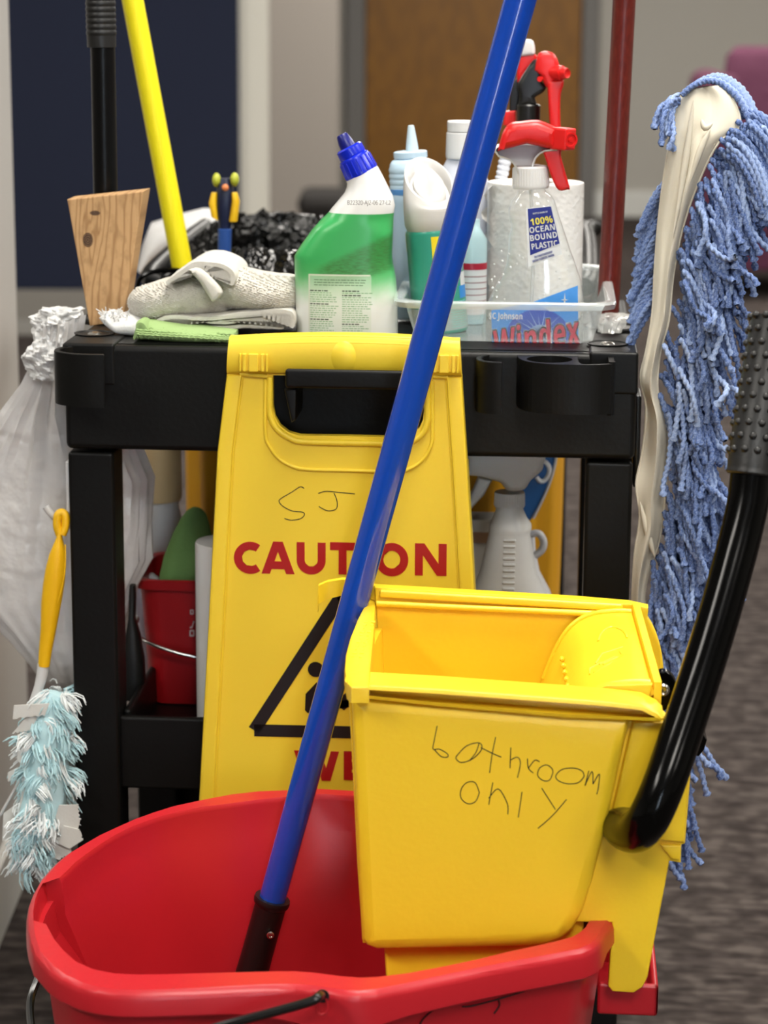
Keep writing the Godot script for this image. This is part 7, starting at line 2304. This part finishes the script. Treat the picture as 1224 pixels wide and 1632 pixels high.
# ---------------------------------------------------------------- lower shelf
func make_shelf_things() -> void:
	var Y := 0.4745
	# red square pail with a wire bail and a green cloth
	var red := mat("pail red plastic", Color(0.62, 0.055, 0.08), 0.4)
	var c := Vector3(-0.2126, Y, -0.235)
	var t := thing("red_pail", "small red square pail with a wire bail on the lower shelf", "pail", c)
	var top: float = Vector2(-0.2314, 0.6149).y
	var rows := []
	for q in [[0.0, 0.046], [0.001, 0.052], [0.03, 0.0545], [top - Y - 0.012, 0.0605], [top - Y - 0.011, 0.066], [top - Y - 0.001, 0.067], [top - Y, 0.0655], [top - Y - 0.001, 0.0595], [0.03, 0.0515], [0.008, 0.048], [0.008, 0.01]]:
		rows.append(tub_ring(c.x - q[1], c.x + q[1], c.z - q[1], c.z + q[1], minf(0.022, q[1] * 0.8), Y + q[0]))
	var g := Geo.new()
	g.loft(rows)
	var body := part(g, "body", red, t, 35)
	g = Geo.new()
	g.rbox(Vector3(c.x - 0.07, top - 0.006, c.z + 0.04), Vector3(0.018, 0.012, 0.03), 0.004)
	part(g, "bail_ear", red, body)
	g = Geo.new()
	var yb: float = Vector2(-0.2389, 0.5482).y
	g.tube(smooth(PackedVector3Array([Vector3(c.x - 0.068, yb + 0.012, c.z + 0.02), Vector3(c.x - 0.058, yb + 0.004, c.z + 0.068), Vector3(c.x, yb - 0.014, c.z + 0.073), Vector3(c.x + 0.07, yb - 0.02, c.z + 0.06)]), 5), 0.0021, 10)
	part(g, "bail", mats["steel"], t, 60)
	g = Geo.new()
	var zf := c.z + 0.0595
	for l in [PackedVector2Array([Vector2(-0.2167, 0.5774), Vector2(-0.2167, 0.5815), Vector2(-0.214, 0.5816), Vector2(-0.214, 0.5775), Vector2(-0.2167, 0.5774)]), PackedVector2Array([Vector2(-0.2176, 0.5623), Vector2(-0.2156, 0.5623), Vector2(-0.2135, 0.5692)]), PackedVector2Array([Vector2(-0.2177, 0.5533), Vector2(-0.2137, 0.5534), Vector2(-0.2136, 0.5589), Vector2(-0.2176, 0.5588), Vector2(-0.2177, 0.5533)])]:
		strokes(g, [l], 0.0009, zf - 0.004, zf + 0.0012)
	part(g, "scale_marks", mat("white print", Color.WHITE), body, 20)
	t = thing("green_rag", "dull green rag stuffed upright in the small red pail", "rag", Vector3(c.x, top, c.z))
	rows = []
	for q in RAG:
		rows.append(ring_between(q[0], q[1], -0.215, q[2], 30, 0.85))
	g = Geo.new()
	g.loft(rows)
	g.displace(noise, 0.006, 200.0)
	part(g, "rag", bump(mat("dull green cloth", Color(0.42, 0.56, 0.33), 0.95, 0.2), fine, 12.0, 0.02), t, 70)
	# paper roll on the shelf
	t = thing("shelf_paper_roll", "grey white paper roll standing between red pail and yellow sign", "paper roll", Vector3(-0.1664, Y, -0.1))
	g = Geo.new()
	var hx: float = Vector2(-0.1777, 0.6752).y - Y
	g.lathe(PackedVector2Array([Vector2(0.014, 0.0), Vector2(0.0325, 0.0), Vector2(0.033, 0.002), Vector2(0.033, hx - 0.002), Vector2(0.032, hx), Vector2(0.014, hx), Vector2(0.014, 0.0)]), Vector3(-0.1664, Y, -0.1), Vector3.UP, 44, 1.0, false)
	part(g, "roll", mat("plain paper", Color(0.88, 0.875, 0.86), 0.95), t, 40)
	# black brush and grey scoop beside the pail
	t = thing("black_brush", "black hand brush leaning beside the small red pail", "brush", Vector3(-0.2692, 0.5016, -0.12))
	g = Geo.new()
	rows = []
	for q in BRUSH:
		rows.append(ring_between(q[0], q[1], -0.13, q[2], 24, 0.8))
	g.loft(rows)
	part(g, "brush", mats["black paint"], t, 50)
	t = thing("grey_scoop", "pale grey plastic scoop leaning behind the black brush", "scoop", Vector3(-0.2651, 0.5074, -0.17))
	g = Geo.new()
	g.plate(smooth2(PackedVector2Array([Vector2(-0.2866, 0.5925), Vector2(-0.2618, 0.5987), Vector2(-0.2619, 0.5011), Vector2(-0.2719, 0.4794), Vector2(-0.2774, 0.4822), Vector2(-0.2796, 0.5149), Vector2(-0.2834, 0.5396), Vector2(-0.2871, 0.5643)]), 3), -0.246, -0.238, 0.002)
	part(g, "scoop", mat("grey scoop plastic", Color(0.78, 0.79, 0.82), 0.5), t, 50)
	# tan jug behind
	t = thing("tan_jug", "tan plastic jug behind the small red pail", "jug", Vector3(-0.2764, Y, -0.36))
	var jx: float = -0.2807
	g = Geo.new()
	g.lathe(PackedVector2Array([Vector2(0.0, 0.0), Vector2(0.024, 0.0), Vector2(0.027, 0.004), Vector2(0.027, 0.16), Vector2(0.022, 0.185), Vector2(0.0, 0.185)]), Vector3(jx, Y, -0.36), Vector3.UP, 36)
	part(g, "body", mats["white plastic"], t, 40)
	g = Geo.new()
	g.lathe(PackedVector2Array([Vector2(0.0, 0.186), Vector2(0.026, 0.186), Vector2(0.027, 0.19), Vector2(0.026, 0.27), Vector2(0.022, 0.30), Vector2(0.0, 0.30)]), Vector3(jx, Y, -0.36), Vector3.UP, 36)
	part(g, "cap", mat("tan jug plastic", Color(0.80, 0.70, 0.52), 0.5), t, 40)
	# white spray bottle under the tray
	var z := -0.15
	t = thing("white_spray_bottle", "cloudy white spray bottle with a white trigger on the lower shelf", "spray bottle", Vector3(0.1173, Y, z))
	rows = []
	for q in SPRAY:
		rows.append(ring_between(q[0], q[1], z, q[2], 40, 0.9))
	g = Geo.new()
	g.loft(rows)
	var wb := part(g, "bottle", mat("cloudy white plastic", Color(0.84, 0.84, 0.83), 0.4), t, 50)
	for k in 15:
		g = Geo.new()
		g.rbox(Vector3(0.1197, Vector2(0.1204, 0.6772).y - 0.0062 * k, z + 0.0285 + 0.0006 * k), Vector3(0.0125, 0.0022, 0.004), 0.001)
		part(g, "moulded_bar", mats["cloudy white plastic"], wb, 60)
	var sx: float = 0.1185
	var cl: Vector3 = Vector3(0.1186, 0.7059, -0.15)
	g = Geo.new()
	g.lathe(PackedVector2Array([Vector2(0.0, 0.0), Vector2(0.015, 0.0), Vector2(0.0156, 0.002), Vector2(0.015, 0.016), Vector2(0.0, 0.0165)]), cl, Vector3.UP, 36)
	for k in 36:
		var a := TAU * k / 36
		g.tube(PackedVector3Array([cl + Vector3(cos(a) * 0.0155, 0.002, sin(a) * 0.0155), cl + Vector3(cos(a) * 0.015, 0.015, sin(a) * 0.015)]), 0.0006, 5)
	part(g, "collar", mats["white plastic"], t, 40)
	var beige: Material = mats["white plastic"]
	g = Geo.new()
	g.plate(smooth2(PackedVector2Array([Vector2(0.0744, 0.7634), Vector2(0.1483, 0.7675), Vector2(0.1525, 0.7533), Vector2(0.1501, 0.7454), Vector2(0.14, 0.7361), Vector2(0.1338, 0.7268), Vector2(0.1224, 0.7239), Vector2(0.1146, 0.7264), Vector2(0.1094, 0.7328), Vector2(0.1017, 0.7353), Vector2(0.0876, 0.7389), Vector2(0.0735, 0.7399)]), 3), -0.164, -0.137, 0.006)
	part(g, "head", beige, t, 50)
	g = Geo.new()
	g.plate(PackedVector2Array([Vector2(0.0863, 0.7376), Vector2(0.1004, 0.734), Vector2(0.0917, 0.718), Vector2(0.0778, 0.702), Vector2(0.0713, 0.7071), Vector2(0.0801, 0.7217)]), -0.16, -0.142, 0.004)
	part(g, "trigger", mats["white plastic"], t, 50)
	# blue dustpan with a white hook hanging on the vinyl sack
	t = thing("blue_dustpan", "blue dustpan with a white rim and hook in front of the yellow sack", "dustpan", Vector3(0.1423, 0.6493, -0.34))
	g = Geo.new()
	g.plate(smooth2(PackedVector2Array([Vector2(0.106, 0.7406), Vector2(0.1639, 0.7417), Vector2(0.1644, 0.7171), Vector2(0.1607, 0.6994), Vector2(0.1528, 0.6779), Vector2(0.1422, 0.655), Vector2(0.1367, 0.6491), Vector2(0.1211, 0.6702), Vector2(0.1109, 0.6983)]), 3), -0.352, -0.344, 0.002)
	part(g, "pan", mat("dustpan blue", Color(0.06, 0.36, 0.62), 0.45), t, 40)
	g = Geo.new()
	g.tube(smooth(PackedVector3Array([Vector3(0.1669, 0.7306, -0.343), Vector3(0.1652, 0.7144, -0.343), Vector3(0.1607, 0.6959, -0.343), Vector3(0.1528, 0.6745, -0.343), Vector3(0.1422, 0.6514, -0.343)]), 5), 0.0016, 8)
	part(g, "rim", mats["white plastic"], t, 60)
	g = Geo.new()
	g.tube(smooth(PackedVector3Array([Vector3(0.1486, 0.715, -0.338), Vector3(0.1534, 0.7166, -0.338), Vector3(0.1583, 0.711, -0.338), Vector3(0.1585, 0.7033, -0.338), Vector3(0.1545, 0.6961, -0.338), Vector3(0.149, 0.6946, -0.338), Vector3(0.1448, 0.6994, -0.338)]), 4), 0.0026, 10)
	part(g, "hook", mats["white plastic"], t, 60)
	# squat white bottle and a pale box behind the spray bottle
	t = thing("squat_white_bottle", "squat white bottle with a finger ring behind the cloudy spray bottle", "bottle", Vector3(0.1456, Y, -0.27))
	g = Geo.new()
	rows = []
	for q in SQUAT:
		rows.append(ring_between(q[0], q[1], -0.27, q[2], 30, 0.9))
	g.loft(rows)
	part(g, "body", mat("soft white plastic", Color(0.86, 0.86, 0.87), 0.4), t, 50)
	g = Geo.new()
	g.tube(smooth(PackedVector3Array([Vector3(0.1391, 0.6542, -0.25), Vector3(0.1484, 0.6558, -0.25), Vector3(0.154, 0.6477, -0.25), Vector3(0.1528, 0.638, -0.25), Vector3(0.1449, 0.6308, -0.25)]), 4), 0.004, 12)
	part(g, "finger_ring", mats["soft white plastic"], t, 60)
	t = thing("pale_box", "pale grey carton standing behind the cloudy spray bottle", "box", Vector3(0.0866, Y, -0.28))
	var pb: float = Vector2(0.0875, 0.6674).y
	g = Geo.new()
	g.rbox(Vector3(0.0846, (Y + pb) * 0.5, -0.28), Vector3(0.042, pb - Y, 0.04), 0.002)
	part(g, "carton", mat("pale carton", Color(0.78, 0.76, 0.72), 0.8), t)
	g = Geo.new()
	g.rbox(Vector3(0.0852, pb - 0.02, -0.2594), Vector3(0.034, 0.012, 0.0012), 0.0003)
	part(g, "print_band", mat("brown carton print", Color(0.62, 0.48, 0.36), 0.8), t)
